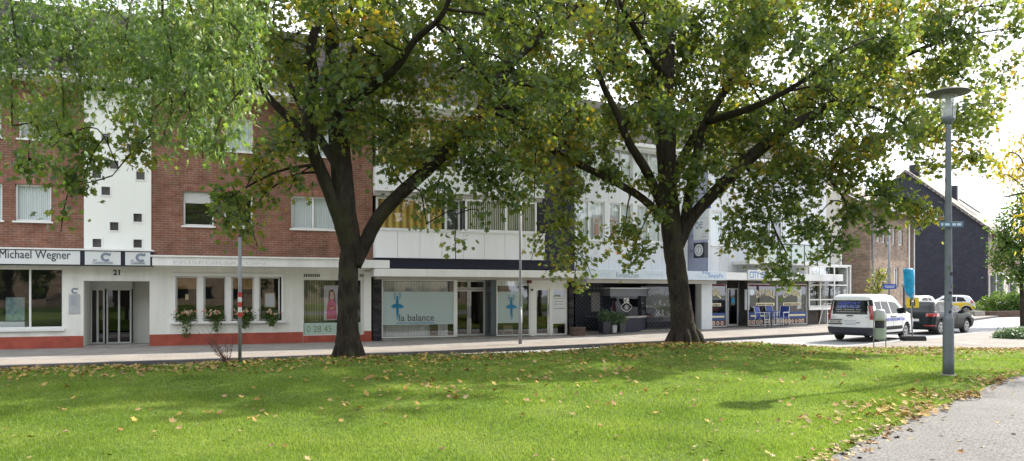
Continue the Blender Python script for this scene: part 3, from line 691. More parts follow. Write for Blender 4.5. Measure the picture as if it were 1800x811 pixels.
    k.box(j0+.09, j1-.09, .012, .0198, B.z_(980, 543), B.z_(980, 542)); k.build('bell_labels', M['gink'], w)
    k = MB(); k.box(s(929,.25), s(935,.25), -.25, -.06, top-.12, top+.0); k.build('alarm_box', M['maroon'], rt)
    k = MB(); k.tube([(s(934), -.06, 2.02), (s(934), -.1, 2.02)], .05); k.build('door_lamp', M['ink'], rt)
    k = MB(); k.box(s(1000), e-.05, -.03, .3, -.1, 2.6); k.build('end_pillar', M['graywall'], rt)
M['ginkd'] = mat_plain('charcoal vinyl', (.05,.055,.07), .5, .05, 3)
M['hair2'] = mat_plain('brown box', (.11,.08,.06), .8, .2, 3)
M['aquadark'] = mat_plain('dark teal panel', (.055,.08,.10), .2, .2, 3, spec=.8)
M['cream2'] = mat_plain('pale wood', (.30,.26,.18), .7, .2, 5)
M['roomd'] = mat_plain('grey room', (.09,.10,.10), .9, .4, 1.5)
studio_house()

# ---------- building 3
aB3 = math.atan(F/2250.0)
B3 = Line(*pw(1010, 32.0)[:2], aB3)
G3 = .17
def lattice(mb, x0, x1, z0, z1, y, st=.16, t=.011):
    n = int((x1-x0+z1-z0)/st)
    for sg in (1, -1):
        for i in range(-1, n+1):
            # line x - x0 = i*st -/+ (z - z0)
            pts = []
            for zz in (z0, z1):
                off = (zz-z0) if sg == 1 else (z1-zz)
                pts.append((x0+i*st-off, zz))
            (xa, za), (xb, zb) = pts
            # clip to x range
            def at(x): return za+(zb-za)*(x-xa)/(xb-xa)
            if max(xa, xb) < x0 or min(xa, xb) > x1: continue
            if xa < x0: za2 = at(x0); xa2 = x0
            elif xa > x1: za2 = at(x1); xa2 = x1
            else: xa2, za2 = xa, za
            if xb < x0: zb2 = at(x0); xb2 = x0
            elif xb > x1: zb2 = at(x1); xb2 = x1
            else: xb2, zb2 = xb, zb
            if abs(xa2-xb2) < .02: continue
            mb.prism([(xa2, za2-t), (xb2, zb2-t), (xb2, zb2+t), (xa2, za2+t)], 'y', y, y+.008)
def shop_row():
    B = B3; s = B.s_; z = B.z_
    rt = empty('shop_building', B.w(0), B.a, 'long white panelled building with dark optician shop and snack bar under pale fascias', 'building')
    eave = 8.6; e = s(1452)
    st0, st1 = s(1209), s(1244)
    mb = MB(); holes = []; z1a, z1b = z(1280, 432), z(1280, 372); z2a, z2b = z1a+2.72, z1b+2.72
    g = [(1012,1063,[1036]), (1071,1112,[1092]), (1119,1163,[1141]), (1170,1205,[1188]), (1250,1309,[1271,1291]), (1334,1376,[1356]), (1380,1396,[]), (1420,1446,[1433])]
    for a, b, br in g:
        holes += [(s(a), s(b), z1a, z1b), (s(a), s(b), z2a, z2b)]
    wall(mb, 0, st0, 2.9, eave, [h for h in holes if h[1] < st0], .12)
    wall(mb, st1, e, 2.9, eave, [h for h in holes if h[0] > st1], .12)
    # vertical joints
    mb.box(e-.01, e, .0, 9, 0, eave); mb.box(0, e, 8.9, 9, 0, eave)
    mb.build('wall', M['panel3'], rt)
    k = MB()
    x = .6
    while x < e:
        if not st0 < x < st1:
            k.box(x-.006, x+.006, -.004, -.001, 2.95, z1a-.12); k.box(x-.006, x+.006, -.004, -.001, z1b+.1, z2a-.12)
        x += .62
    k.build('panel_joints', M['fasciad'], rt)
    for i, (a, b, br) in enumerate(g):
        for lvl, (c, d) in enumerate(((z1a, z1b), (z2a, z2b))):
            w = window(rt, s(a), s(b), c, d, o=-.05, fw=.07, bars=[s(q_) for q_ in br], back='lace' if i != 5 else 'dim', backz=(.02, .98), room='room', sill=.05)
            if lvl == 0 and i in (0, 1):
                k = MB(); cx = s(1051 if i == 0 else 1081); k.box(cx-.22, cx+.22, .10, .11, c+.15, c+1.1); po = k.build('window_poster', M['poster'], w)
                k = MB(); k.disc((cx, .09, c+.86), .09, th=.006); k.prism([(cx-.14,c+.2),(cx-.09,c+.72),(cx+.09,c+.72),(cx+.14,c+.2)], 'y', .09, .096); k.build('poster_figure', M['skin'], po)
    k = MB(); k.box(st0+.002, st1-.002, -.03, .3, 2.9, eave); k.build('cladding_strip', M['bpanel'], rt)
    r = MB(); r.prism([(-.5, eave), (4.5, eave+3.2), (9.5, eave), (9.5, eave-.14), (4.5, eave+3.0), (-.5, eave-.14)], 'x', 0.06, e+.3); r.build('roof', M['tiles'], rt)
    q = MB(); q.box(.06, e+.3, -.64, -.502, eave-.16, eave-.01); q.box(.06, e, -.5, .0, eave-.3, eave-.15); q.build('gutter', M['fascia'], rt)
    # beige recessed end
    E2 = s(1493); k = MB(); k.box(e, E2, .6, 9, -.1, 7.6); k.prism([(.6,7.6),(4.8,10.2),(9,7.6)], 'x', e+.02, E2-.02); k.build('end_wall', M['beige'], rt)
    k = MB(); k.tube([(E2-.05, .5, 0), (E2-.05, .5, 7.6)], .05); k.build('downpipe', M['fascia'], rt)
    # fascias
    o1 = 1.0
    def q1(px): return s(px, o1)
    zf1, zf0 = z(1100, 474.5, o1), z(1100, 491, o1)
    k = MB(); k.box(.01, q1(1277), -o1, -.001, zf0, zf1); fa = k.build('fascia', M['signb'], rt, bevel=.01)
    zs = zf0
    k = text_mb('KontaktLinsen', .3, q1(1083), zf0+.07, o1+.001, width=q1(1123)-q1(1083), height=.22, depth=.004); k.build('lettering', M['gink'], fa)
    k = text_mb('Augenoptik', .3, q1(1133), zf0+.1, o1+.001, width=q1(1166)-q1(1133), height=.24, depth=.004)
    text_mb('Contact', .3, q1(1050), zf0+.1, o1+.001, width=q1(1074)-q1(1050), height=.24, depth=.004, mb=k); text_mb('Vision', .3, q1(1220), zf0+.05, o1+.001, width=q1(1243)-q1(1220), height=.22, depth=.004, mb=k); k.build('faded_lettering', M['pale'], fa)
    k = text_mb('Brillen', .2, q1(1235), zf0+.28, o1+.001, width=q1(1248)-q1(1235), height=.13, depth=.004)
    text_mb('SimplyFit', .3, q1(1245), zf0+.06, o1+.001, width=q1(1271)-q1(1245), height=.24, depth=.004, mb=k); k.build('lettering_blue', M['bluetxt'], fa)
    k = MB(); k.box(.01, q1(1262), -o1+.1, .0, zf0-.17, zf0-.003); k.build('soffit', M['soffit'], rt)
    o2 = .85
    def q2(px): return s(px, o2)
    zg1, zg0 = z(1380, 481, o2), z(1380, 493.5, o2)
    k = MB(); k.box(q1(1277)+.01, q2(1482), -o2, -.002, zg0, zg1); k.box(q2(1482)-.1, q2(1482)-.002, .0, .6, zg0, zg1); fb = k.build('fascia', M['fascia'], rt, bevel=.01)
    k = MB(); k.box(q2(1313.5), q2(1357), -o2-.06, -o2-.002, z(1335, 491.5, o2), z(1335, 475, o2)); sg = k.build('sign_panel', M['signw'], rt, bevel=.01)
    k = text_mb('CITY GRILL', .4, q2(1316), z(1335, 489.5, o2), o2+.061, width=q2(1355)-q2(1316), height=.33, depth=.006, bold=.004); k.build('lettering', M['bluetxt'], sg)
    # balcony with milky panels
    ob = 1.05
    def qb(px): return s(px, ob)
    by0 = z(1400, 466, ob); 
    k = MB(); k.box(qb(1315), qb(1460), -ob, -.003, by0, by0+.14); k.box(qb(1315), qb(1460), -ob+.06, -.01, by0-.02, by0-.002); ba = k.build('balcony', M['fascia'], rt)
    k = MB(); n = 6
    for i in range(n+1):
        x = qb(1316)+(qb(1459)-qb(1316))*i/n; k.box(x-.02, x+.02, -ob-.03, -ob-.004, by0-.05, by0+1.0)
    k.box(qb(1315), qb(1460), -ob-.03, -ob+.01, by0+1.002, by0+1.05); k.build('balcony_rail', M['darkalu'], ba)
    k = MB()
    for i in range(n):
        x0 = qb(1316)+(qb(1459)-qb(1316))*i/n+.03; x1 = qb(1316)+(qb(1459)-qb(1316))*(i+1)/n-.03; k.box(x0, x1, -ob-.002, -ob+.008, by0+.16, by0+.98)
    k.build('balcony_glass', M['milk'], ba)
    # optician: dark recess
    y2 = 1.6; ztop = zf0-.17
    k = MB(); x5 = s(1222)
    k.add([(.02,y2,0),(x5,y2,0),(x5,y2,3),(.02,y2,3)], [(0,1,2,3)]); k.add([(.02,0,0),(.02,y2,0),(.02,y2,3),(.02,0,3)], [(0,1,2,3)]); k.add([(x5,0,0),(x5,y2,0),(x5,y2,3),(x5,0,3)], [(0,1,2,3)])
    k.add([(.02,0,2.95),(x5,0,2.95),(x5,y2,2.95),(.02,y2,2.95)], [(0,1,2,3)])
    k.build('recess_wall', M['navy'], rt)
    k = MB(); k.box(.02, x5, -.1, y2, -.1, G3+.02); k.build('step', M['concrete'], rt)
    for xa, xb in ((.1, s(1062)), (s(1140), s(1213))):
        k = MB(); lattice(k, xa, xb, G3+.05, ztop-.02, .10, .19, .014); k.build('roller_grille', M['grille'], rt)
    k = MB(); k.box(s(1047), s(1062), .3, .34, G3+.9, G3+1.75); k.build('notice_board', M['soffit'], rt)
    # shop window at right with goods
    w = window(rt, s(1139), s(1206), G3+.35, ztop-.1, o=-.5, fw=.04, back=None, room='room2', depth=1.0, frame='darkalu', name='shop_window')
    k = MB()
    for i in range(26):
        x = random.uniform(s(1146), s(1203)); zz = random.choice((G3+.62, G3+1.12)); hgt = random.uniform(.08, .3); k.box(x, x+random.uniform(.05, .2), .75+random.uniform(0,.3), 1.1, zz, zz+hgt, random.randrange(4))
    k.build('displayed_goods', [M['signw'], M['food1'], M['poster'], M['pale']], w)
    k = MB(); k.box(s(1143), s(1206), .7, 1.2, G3+.57, G3+.61); k.box(s(1143), s(1206), .7, 1.2, G3+1.07, G3+1.11); k.build('display_shelf', M['cream2'], w)
    # display case (vitrine) standing proud
    c0, c1 = s(1073, .3), s(1121, .3); v0 = -.75
    yf = -.3; c2 = s(1137,-.2)
    ctop = z(1100, 508, .3)
    k = MB(); k.prism([(c0-.05,yf-.05),(c1+.02,yf-.05),(c2+.1,.22),(c2+.1,1.5),(c0-.05,1.5)], 'z', ctop-.32, ctop, 0); k.prism([(c0-.08,yf-.09),(c1+.03,yf-.09),(c2+.15,.2),(c2+.15,1.5),(c0-.08,1.5)], 'z', ctop+.002, ctop+.05, 1); vt = k.build('display_case', [M['casegrey'], M['signw']], rt)
    k = MB(); k.prism([(c0,yf),(c1,yf),(c2,.25),(c2,1.5),(c0,1.5)], 'z', G3-.1, G3+.6); k.build('case_base', M['navy'], vt)
    k = MB(); k.prism([(c0-.03,yf-.03),(c1,yf-.03),(c2+.05,.22),(c2+.05,1.5),(c0-.03,1.5)], 'z', G3+.602, G3+.68); k.build('case_sill', M['soffit'], vt)
    k = MB(); zc0, zc1 = G3+.68, ctop-.32
    k.add([(c0,yf,zc0),(c1,yf,zc0),(c1,yf,zc1),(c0,yf,zc1)], [(0,1,2,3)]); k.add([(c1,yf,zc0),(c2,.25,zc0),(c2,.25,zc1),(c1,yf,zc1)], [(0,1,2,3)]); k.build('case_glass', M['dglass'], vt)
    k = MB(); k.box(c0+.05, c1-.1, .5, .55, zc0, zc1); k.build('case_back', M['navy'], vt)
    k = MB(); cx = s(1101, .3); cz = z(1101, 540, .3); o = .305
    for sg in (1, -1):
        pts = [(cx-.32+.64*i/14, cz+sg*.19*math.sin(math.pi*i/14)**.8) for i in range(15)]
        for i in range(14):
            (xa, za), (xb, zb) = pts[i], pts[i+1]; k.prism([(xa,za-.014),(xb,zb-.014),(xb,zb+.014),(xa,za+.014)], 'y', -o-.006, -o)
    k.disc((cx, -o-.006, cz), .1, th=.006, r2=.075); k.disc((cx, -o-.006, cz), .035, th=.006)
    text_mb('oe', .3, cx-.15, cz+.16, o, width=.30, height=.26, mb=k, depth=.006, bold=.006); k.build('eye_logo', M['ghost'], vt)
    # white pier with passage to its left
    p0, p1 = s(1224), s(1242.5)
    k = MB(); k.box(p0, p1, -.35, .5, -.05, zf0-.173); k.build('pier', M['bwhite'], rt)
    # snack bar
    gz = G3+.06; gt = zg0-.05
    k = MB(); k.box(p1, e+.02, 2.4, 2.45, 0, 3); k.box(p1+.002, e+.02, .0, 2.4, -.1, gz-.0); k.box(p1+.002, s(1279), -.001, .16, gt-.14, gt+.04);k.box(s(1314), s(1419), -.001, .16, gt-.1, gt+.04); k.build('inner_wall', M['room2'], rt)
    def pane(a, b, o, nm='shop_window', full=True):
        zt = gt-.1
        w = window(rt, a, b, gz, zt, o=o, fw=.045, fd=.06, frame='alu', back=None, room=None, name=nm)
        y = -o+.02
        k = MB(); k.box(a+.05, b-.05, y, y+.004, zt-.14, zt-.05); k.build('awning_strip', M['maroon'], w)
        k = MB(); k.box(a+.05, b-.05, y, y+.004, gz+.32, gz+.68); bb = k.build('blue_band', M['bandblue'], w)
        k = MB(); k.box(a+.1+(b-a)*.05, b-.15, y-.005, y-.001, gz+.45, gz+.54); k.build('price_strip', M['cream'], bb)
        k = MB(); k.box(a+.05, b-.05, y, y+.004, gz+.05, gz+.315); fd = k.build('food_band', M['maroond'], w)
        k = MB(); x = a+.16; 
        while x < b-.12:
            r_ = random.uniform(.09, .12); k.disc((x, y-.006, gz+.18), r_, th=.005, seg=16, mi=0); k.disc((x+random.uniform(-.01,.01), y-.011, gz+.18), r_*.62, th=.004, seg=12, mi=random.choice((1, 2, 1))); x += random.uniform(.23, .3)
        k.build('food_pictures', [M['food2'], M['food1'], M['food3']], fd)
        return w, y, zt
    def grill_text(w, y, a, b, zt, t1='CITY GRILL', t2='BURGER DÖNER'):
        k = text_mb(t1, .4, a, zt-.78, -y+.004, width=b-a, height=.34, depth=.005, bold=.012, arch=.16); k.build('lettering', M['cream'], w)
        k = MB(); k.box(a+(b-a)*.0, b+.0, y, y+.004, zt-1.13, zt-.98); pl = k.build('menu_strip', M['cream'], w)
        k = text_mb(t2, .1, a+.08, zt-1.11, -y+.001, width=b-a-.16, height=.09, depth=.003, bold=.004); k.build('menu_lettering', M['ink'], pl)
    w, y, zt = pane(p1+.01, s(1277.5), .0)
    grill_text(w, y, p1+.06, s(1268), zt, 'TY GRILL', 'DER KEBAP')
    ga, gb = s(1315), s(1366)
    w, y, zt = pane(ga, gb-.01, .0); grill_text(w, y, s(1329), s(1362), zt)
    w, y, zt = pane(gb+.01, s(1419), .0); grill_text(w, y, s(1377), s(1409), zt, 'CITY GRILL', 'BURGER NUDELN')
    for (a_, b_) in ((ga+.1, ga+.45), (s(1410), s(1417))):
        k = MB(); k.box(a_, b_, .3, .33, gz+.8, zt-.3); k.build('menu_board', M['signw'], w)
    k = MB(); k.disc((s(1322,-.2), .2, zt-.45), .16, th=.03); k.build('wall_clock', M['signw'], w)
    # recessed door
    d0, d1 = s(1279, -.6), s(1298, -.6)
    d = window(rt, d0, d1, gz, z(1290, 507, -.6), o=-.6, fw=.07, frame='alu', back=None, room='roomblue', depth=.6, glass='dglass', name='door')
    k = MB(); k.box((d0+d1)/2-.12, (d0+d1)/2+.15, .61, .615, gz+1.15, gz+1.4); k.build('door_sticker', M['blue'], d)
    k = MB(); k.tube([(d0+.05, .56, gz+.8), (d0+.05, .56, gz+1.3)], .014); k.build('handle', M['steel'], d)
    k = MB(); k.box(s(1299,-.6), ga-.01, .58, .64, gz+.7, gt); k.build('return_panel', M['roomw'], rt)
    k = MB(); k.box(s(1299,-.6), ga-.01, .58, .64, gz, gz+.695); k.build('return_base', M['bandblue'], rt)
    # white framed glass stair hall at the right end
    hl0, hl1 = s(1421, .0), s(1489, .0); hz1 = z(1450, 468)
    hb = [s(1441), s(1466)]
    w = window(rt, hl0, hl1, 1.15, hz1, o=.05, fw=.06, bars=hb, hbars=[z(1450, 501.5), z(1450, 527)], back=None, room='room', depth=.5, name='stair_window')
    k = MB(); k.box(hl0, hl1, -.06, .0, .98, 1.13); k.box(hl1-.07, hl1-.001, -.05, .5, -.1, hz1); k.box(hl1+.22, hl1+.29, -.05, .5, -.1, hz1); k.box(hl0, hl1+.29, -.06, .5, hz1+.002, hz1+.09); k.build('stair_frame', M['upvc'], rt)
    k = MB(); k.box(hl0, hl1-.08, .35, .5, -.1, .97); k.build('low_wall', M['dbrown'], rt)
    k = MB()
    x = hl0+.08
    while x < s(1444): k.box(x, x+.012, .2, .215, G3+.1, .95); x += .09
    k.box(hl0+.05, s(1444), .2, .22, .93, .96); k.build('railing', M['steel'], rt)
M['fasciad'] = mat_plain('panel joint', (.52,.53,.56), .7, .1, 3)
M['dim'] = mat_stripes('grey curtain', (.12,.13,.16), (.30,.32,.36), 8)
M['grille'] = mat_plain('grille', (.085,.09,.125), .5, .2, 5)
M['casegrey'] = mat_plain('case header', (.16,.17,.20), .5, .1, 3)
M['bwhite'] = mat_plain('cool white render', (.70,.74,.78), .7, .08, 2)
M['maroond'] = mat_plain('dark food band', (.10,.035,.03), .6, .6, 9)
M['food3'] = mat_plain('salad print', (.50,.24,.12), .5, .6, 20)
M['roomblue'] = mat_plain('blue room', (.012,.03,.09), .7, .2, 2)
shop_row()

# ---------- building 4 (brown brick) and 5 (navy slate gable)
def brown_house():
    a = R(47); B = Line(20.9, 43.2, a); s = B.s_; z = B.z_
    rt = empty('brown_brick_house', B.w(0), B.a, 'two storey brown brick house with grey tiled roof behind the white van', 'house')
    e1 = s(1597); e2 = s(1615); D = 9.5; ev = 7.0
    g = [(1541,1547),(1550,1556.5),(1560,1566),(1569,1574),(1580,1587)]
    z1a, z1b = z(1560, 428), z(1560, 400)
    holes = [(s(p), s(q), z1a, z1b) for p, q in g] + [(s(1558), s(1565.5), z(1570, 505), z(1570, 470)), (s(1572), s(1579.5), z(1570, 505), z(1570, 470))]
    mb = MB(); wall(mb, 0, e1, -.2, ev, holes, .15); mb.add([(0,0,-.2),(0,D,-.2),(0,D,ev),(0,D/2,ev+2.9),(0,0,ev)], [(0,1,2,3,4)])
    mb.add([(0,D,-.2),(e2,D,-.2),(e2,D,ev),(0,D,ev)], [(0,1,2,3)]); mb.build('wall', M['brown'], rt)
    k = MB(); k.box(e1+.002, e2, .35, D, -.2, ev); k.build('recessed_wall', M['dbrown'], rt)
    for h in holes: window(rt, *h, o=-.08, fw=.07, back='lace', room='room', sill=None, glass='glass')
    k = MB(); k.prism([(-.5, ev-.05), (D/2, ev+3.1), (D+.5, ev-.05), (D+.5, ev-.25), (D/2, ev+2.9), (-.5, ev-.25)], 'x', -.3, e2+.3); k.build('roof', M['gtiles'], rt)
    k = MB(); k.box(-.3, e2+.3, -.62, -.502, ev-.22, ev-.06); k.tube([(e2+.1,-.4,ev-.2),(e2+.1,-.1,ev-.7),(e2+.05,.3,ev-.9)], .05); k.build('gutter', M['steel'], rt)
    for x, o in ((.35, .07), (e1-.15, .07), (e2-.05, -.28)):
        k = MB(); k.tube([(x, -o, 0), (x, -o, ev-.2)], .05); k.build('downpipe', M['fascia' if x > 1 else 'steel'], rt)
    return B
B4 = brown_house()
def navy_house():
    B = Line(39.9, 62.0, R(50)); s = B.s_; z = B.z_
    rt = empty('slate_gable_house', B.w(0), B.a, 'tall house with navy slate gable wall and white bay windows behind the parked cars', 'house')
    L = 24; D = 12.4; ev = 7.2; rg = 12.6
    k = MB(); k.add([(0,0,-.5),(0,D,-.5),(0,D,ev),(0,D/2,rg),(0,0,ev)], [(0,1,2,3,4)]); k.build('gable_wall', M['bslate'], rt)
    h = [(.8, 2.6, 5.6, 7.0), (4.8, 6.2, 5.6, 7.0), (9.5, 11.5, 5.6, 7.0), (14, 15.5, 5.6, 7.0)]
    mb = MB(); wall(mb, 0.02, L, -.5, ev, h, .15); mb.add([(L,0,-.5),(L,D,-.5),(L,D,ev),(L,D/2,rg),(L,0,ev)], [(0,1,2,3,4)]); mb.add([(0.02,D,-.5),(L,D,-.5),(L,D,ev),(0.02,D,ev)], [(0,1,2,3)])
    mb.build('wall', M['brown'], rt)
    for q in h: window(rt, *q, o=-.05, fw=.1, back='lace', room='room', bars=[(q[0]+q[1])/2])
    for x0 in (.5, 9.2):
        w = MB(); o = 1.1; zb0, zb1 = 1.15, 3.35
        for (xa, xb) in ((x0, x0+.1), (x0+1.2, x0+1.32), (x0+2.5, x0+2.6)): w.box(xa, xb, -o, -o+.1, zb0, zb1)
        w.box(x0-.05, x0+2.65, -o-.05, -.002, zb1+.001, zb1+.25); w.box(x0, x0+2.6, -o, -.002, zb0-.25, zb0-.001); w.box(x0, x0+2.6, -o, -o+.1, zb0, zb0+.1); w.box(x0, x0+2.6, -o, -o+.1, zb1-.1, zb1)
        for y0 in (-.1, -o): w.box(x0, x0+.1, y0, y0+.1, zb0, zb1)
        w.box(x0, x0+.08, -.55, -.5, zb0, zb1)
        b = w.build('bay_window', M['upvc'], rt)
        k = MB(); k.box(x0+.02, x0+2.58, -o+.03, -.01, zb0+.05, zb1-.05); k.build('pane', M['bayglass'], b)
        k = MB(); k.box(x0+.1, x0+2.5, -o+.15, -.003, -.5, zb0-.26); k.build('bay_base', M['dbrown'], rt)
    # gable window
    k = MB(); wz = z(1642, 388); t0 = 4.3
    k.box(-.05, -.003, t0-.6, t0+.6, 8.25, 9.15); gw = k.build('gable_window', M['upvc'], rt)
    k = MB(); k.box(-.055, -.051, t0-.5, t0+.5, 8.42, 9.07); k.build('pane', M['roomglass'], gw)
    k = MB(); k.prism([(-.7, ev-.35), (D/2, rg+.3), (D+.7, ev-.35), (D+.7, ev-.6), (D/2, rg+.02), (-.7, ev-.6)], 'x', -.25, L+.2); k.build('roof', M['gtiles'], rt)
    k = MB(); k.box(-.25, L, -.84, -.702, ev-.55, ev-.38); k.build('gutter', M['steel'], rt)
    for (x, y) in ((2.5, 6.0), (4, 9.0), (12, 4.5)):
        k = MB(); k.box(x-.35, x+.35, y-.4, y+.4, 9.5, 13.6 if y == 6.0 else 12.6); k.build('chimney', M['bslate'], rt)
    for (x) in (7, 8.4):
        k = MB(); k.prism([(1.8, 9.45), (3.2, 10.65), (3.15, 10.75), (1.75, 9.55)], 'x', x, x+.9); k.build('skylight', M['darkalu'], rt)
M['bayglass'] = mat_plain('bay glass', (.10,.12,.13), .08, .5, 1.2, spec=.9)
navy_house()
# ================================================================== ground
def interp(x, pts):
    if x <= pts[0][0]: return pts[0][1]
    for (a, b), (c, d) in zip(pts, pts[1:]):
        if x <= c: return b+(d-b)*(x-a)/(c-a)
    return pts[-1][1]
def sstep(t): t = min(max(t, 0), 1); return t*t*(3-2*t)
G_FAC = [(-5.4, 0), (2.7, .16), (9.4, .20), (16, .27), (35, .36)]
G_ROAD = [(-3, -.12), (6, -.06), (12, .0), (20, .03), (35, .2)]
KERB = [(-46, 6.2), (-13.4, 19.3), (-7.9, 21.6), (.3, 25.5), (8.2, 29.6), (14.6, 33.3), (22, 39.4), (33, 50.6), (50, 68), (90, 110)]
FACL = [(-46, 14.2), (-17, 24.75), (-12.8, 26.3), (-5.4, 29.1), (2.7, 33.6), (9.4, 37.9), (15.9, 41.8), (23, 46.2), (30, 54), (41, 63), (60, 86), (100, 130)]
NEAR = [(9.5, 24.1), (13.9, 27.5), (17.6, 30.6), (24, 36), (38, 49), (55, 66), (95, 108)]
FOOT = [(-60, -12), (-30, 6.8), (-10, 15.6), (-4.1, 19.1), (0, 21.1), (5.2, 23.7), (8, 24.7), (12.8, 25.8), (18, 25.7), (32, 25.2), (60, 25)]
def seg_dist(px, py, P):
    best = 1e9; sg = 1
    for (a, b), (c, d) in zip(P, P[1:]):
        dx, dy = c-a, d-b; t = max(0, min(1, ((px-a)*dx+(py-b)*dy)/(dx*dx+dy*dy))); qx, qy = a+t*dx, b+t*dy
        D = math.hypot(px-qx, py-qy)
        if D < best: best = D; sg = 1 if dx*(py-qy)-dy*(px-qx) < 0 else -1
    return best*sg            # >0 on the camera side
def ngrid(x, y, f=.35, a=.03): return a*(math.sin(x*f*1.7+1.3)*math.cos(y*f*1.3+.4)+.6*math.sin(x*f*3.1+y*f*2.3))
def lawn_z(x, y):
    e = seg_dist(x, y, FOOT)
    hc = interp(x, [(-10, .41), (-4, .37), (-1, .33), (1, .34), (5, .41), (8, .30), (12, .12)])
    return -.03+(hc+.03)*sstep(e/(1.5 if x < 8 else 2.5)) + (.30-hc)*sstep((e-1.5)/8) + ngrid(x, y)*sstep(e/2)
def strip(name, A, Bp, za, zb, mat, n=6, kind='structure', sub=1):
    """sheet between two polylines given as functions of a common parameter"""
    mb = MB(); m = len(A); vs = []
    for i in range(m):
        for j in range(n+1):
            t = j/n; x = A[i][0]+(Bp[i][0]-A[i][0])*t; y = A[i][1]+(Bp[i][1]-A[i][1])*t; vs.append((x, y, za[i]+(zb[i]-za[i])*t))
    fs = [(i*(n+1)+j, (i+1)*(n+1)+j, (i+1)*(n+1)+j+1, i*(n+1)+j+1) for i in range(m-1) for j in range(n)]
    mb.add(vs, fs); o = mb.build(name, mat, None, smooth=True); tag(o, kind=kind); return o
def resample(P, n):
    L = [0]
    for (a, b), (c, d) in zip(P, P[1:]): L.append(L[-1]+math.hypot(c-a, d-b))
    out = []
    for i in range(n):
        t = L[-1]*i/(n-1); k = 0
        while k < len(L)-2 and L[k+1] < t: k += 1
        u = (t-L[k])/(L[k+1]-L[k]); out.append((P[k][0]+(P[k+1][0]-P[k][0])*u, P[k][1]+(P[k+1][1]-P[k][1])*u))
    return out
M['asphalt'] = mat_pave('road asphalt', (.30,.30,.305), (.30,.30,.305), 9, 9, (.26,.26,.26), speck=.12, js=.001, spots=.18)
M['pave'] = mat_pave('pavement slabs', (.30,.275,.25), (.26,.245,.23), .4, .4, (.15,.14,.13), speck=.15, rot=R(22), js=.012, spots=.3)
M['pavepink'] = mat_pave('reddish kerb paving', (.30,.26,.225), (.28,.25,.225), .2, .1, (.19,.17,.155), speck=.15, rot=R(22), spots=.25)
M['kerb'] = mat_plain('kerb stone', (.085,.085,.09), .9, .3, 3, .4, 40)
M['plaza'] = mat_pave('plaza setts', (.30,.27,.24), (.24,.22,.205), .22, .12, (.14,.13,.12), speck=.22, rot=R(8), js=.012, spots=.35)
M['far'] = mat_plain('far ground', (.16,.17,.13), .95, .4, .15)
M['path'] = mat_pave('path setts', (.165,.158,.152), (.155,.148,.143), .12, .10, (.13,.125,.12), speck=.85, rot=R(38), js=.012, spots=.25)
k = MB(); k.box(-700, 700, -300, 1200, -.9, -.2); tag(k.build('ground', M['far']), kind='structure')
# road sheet: between the kerb and a line well under the lawn and plaza
Kp = resample(KERB, 60)
rn = []
for i, (x, y) in enumerate(Kp):
    a = Kp[max(i-1, 0)]; b = Kp[min(i+1, 59)]; dx, dy = b[0]-a[0], b[1]-a[1]; L = math.hypot(dx, dy); rn.append((x+dy/L*8.2, y-dx/L*8.2))
zr = [interp(x, G_ROAD) for x, y in Kp]
strip('road', Kp, rn, zr, zr, M['asphalt'])
# kerb stones
kt = [(x, y) for x, y in Kp]; ki = []
for i, (x, y) in enumerate(Kp):
    a = Kp[max(i-1, 0)]; b = Kp[min(i+1, 59)]; dx, dy = b[0]-a[0], b[1]-a[1]; L = math.hypot(dx, dy); ki.append((x-dy/L*.14, y+dx/L*.14))
mb = MB(); vs = []
for i in range(60):
    z = zr[i]; vs += [(kt[i][0], kt[i][1], z-.1), (kt[i][0], kt[i][1], z+.115), (kt[i][0]+(ki[i][0]-kt[i][0])*.1, kt[i][1]+(ki[i][1]-kt[i][1])*.1, z+.125), (ki[i][0], ki[i][1], z+.125)]
mb.add(vs, [(i*4+j, (i+1)*4+j, (i+1)*4+j+1, i*4+j+1) for i in range(59) for j in range(3)]); tag(mb.build('kerb', M['kerb']), kind='structure')
# far pavement: reddish band along the kerb, slabs up to the houses
def perp(P, d):
    o = []
    for i, (x, y) in enumerate(P):
        a = P[max(i-1, 0)]; b = P[min(i+1, len(P)-1)]; dx, dy = b[0]-a[0], b[1]-a[1]; L = math.hypot(dx, dy); o.append((x-dy/L*d, y+dx/L*d))
    return o
band = perp(Kp, 1.5); zk = [z+.125 for z in zr]
strip('pavement_band', ki, band, zk, [z+.012 for z in zk], M['pavepink'], 4)
Fp = resample(FACL, 60); far_ = []
for i, (x, y) in enumerate(Kp):
    # far side: walk outward until past the facade line
    a = Kp[max(i-1, 0)]; b = Kp[min(i+1, 59)]; dx, dy = b[0]-a[0], b[1]-a[1]; L = math.hypot(dx, dy); t = 2.0
    while t < 16 and seg_dist(x-dy/L*t, y+dx/L*t, FACL) > 0: t += .1
    far_.append((x-dy/L*(t+.9), y+dx/L*(t+.9)))
zf = [max(interp(x, G_FAC)-.0, .012) for x, y in far_]
strip('pavement', band, far_, [z+.012 for z in zk], zf, M['pave'], 8)
# forecourt that fills the ground beyond the houses' front, right part
k = MB(); k.add([(14,38,.285),(120,38+106*1.2,.34),(120,200,.34),(14,80,.3)], [(0,1,2,3)]); tag(k.build('forecourt', M['pave']), kind='structure')
# plaza on the right between lawn and road
Np = resample(NEAR, 40)
pl = [(max(8.0, x*1.0+ (y-24)*.9), 22.5) for x, y in Np]
zn = [interp(x, G_ROAD)+.03 for x, y in Np]
strip('plaza', Np, [(8.2+i*2.2, 21.5-.0*i) for i in range(40)], zn, [.02]*40, M['plaza'], 10)
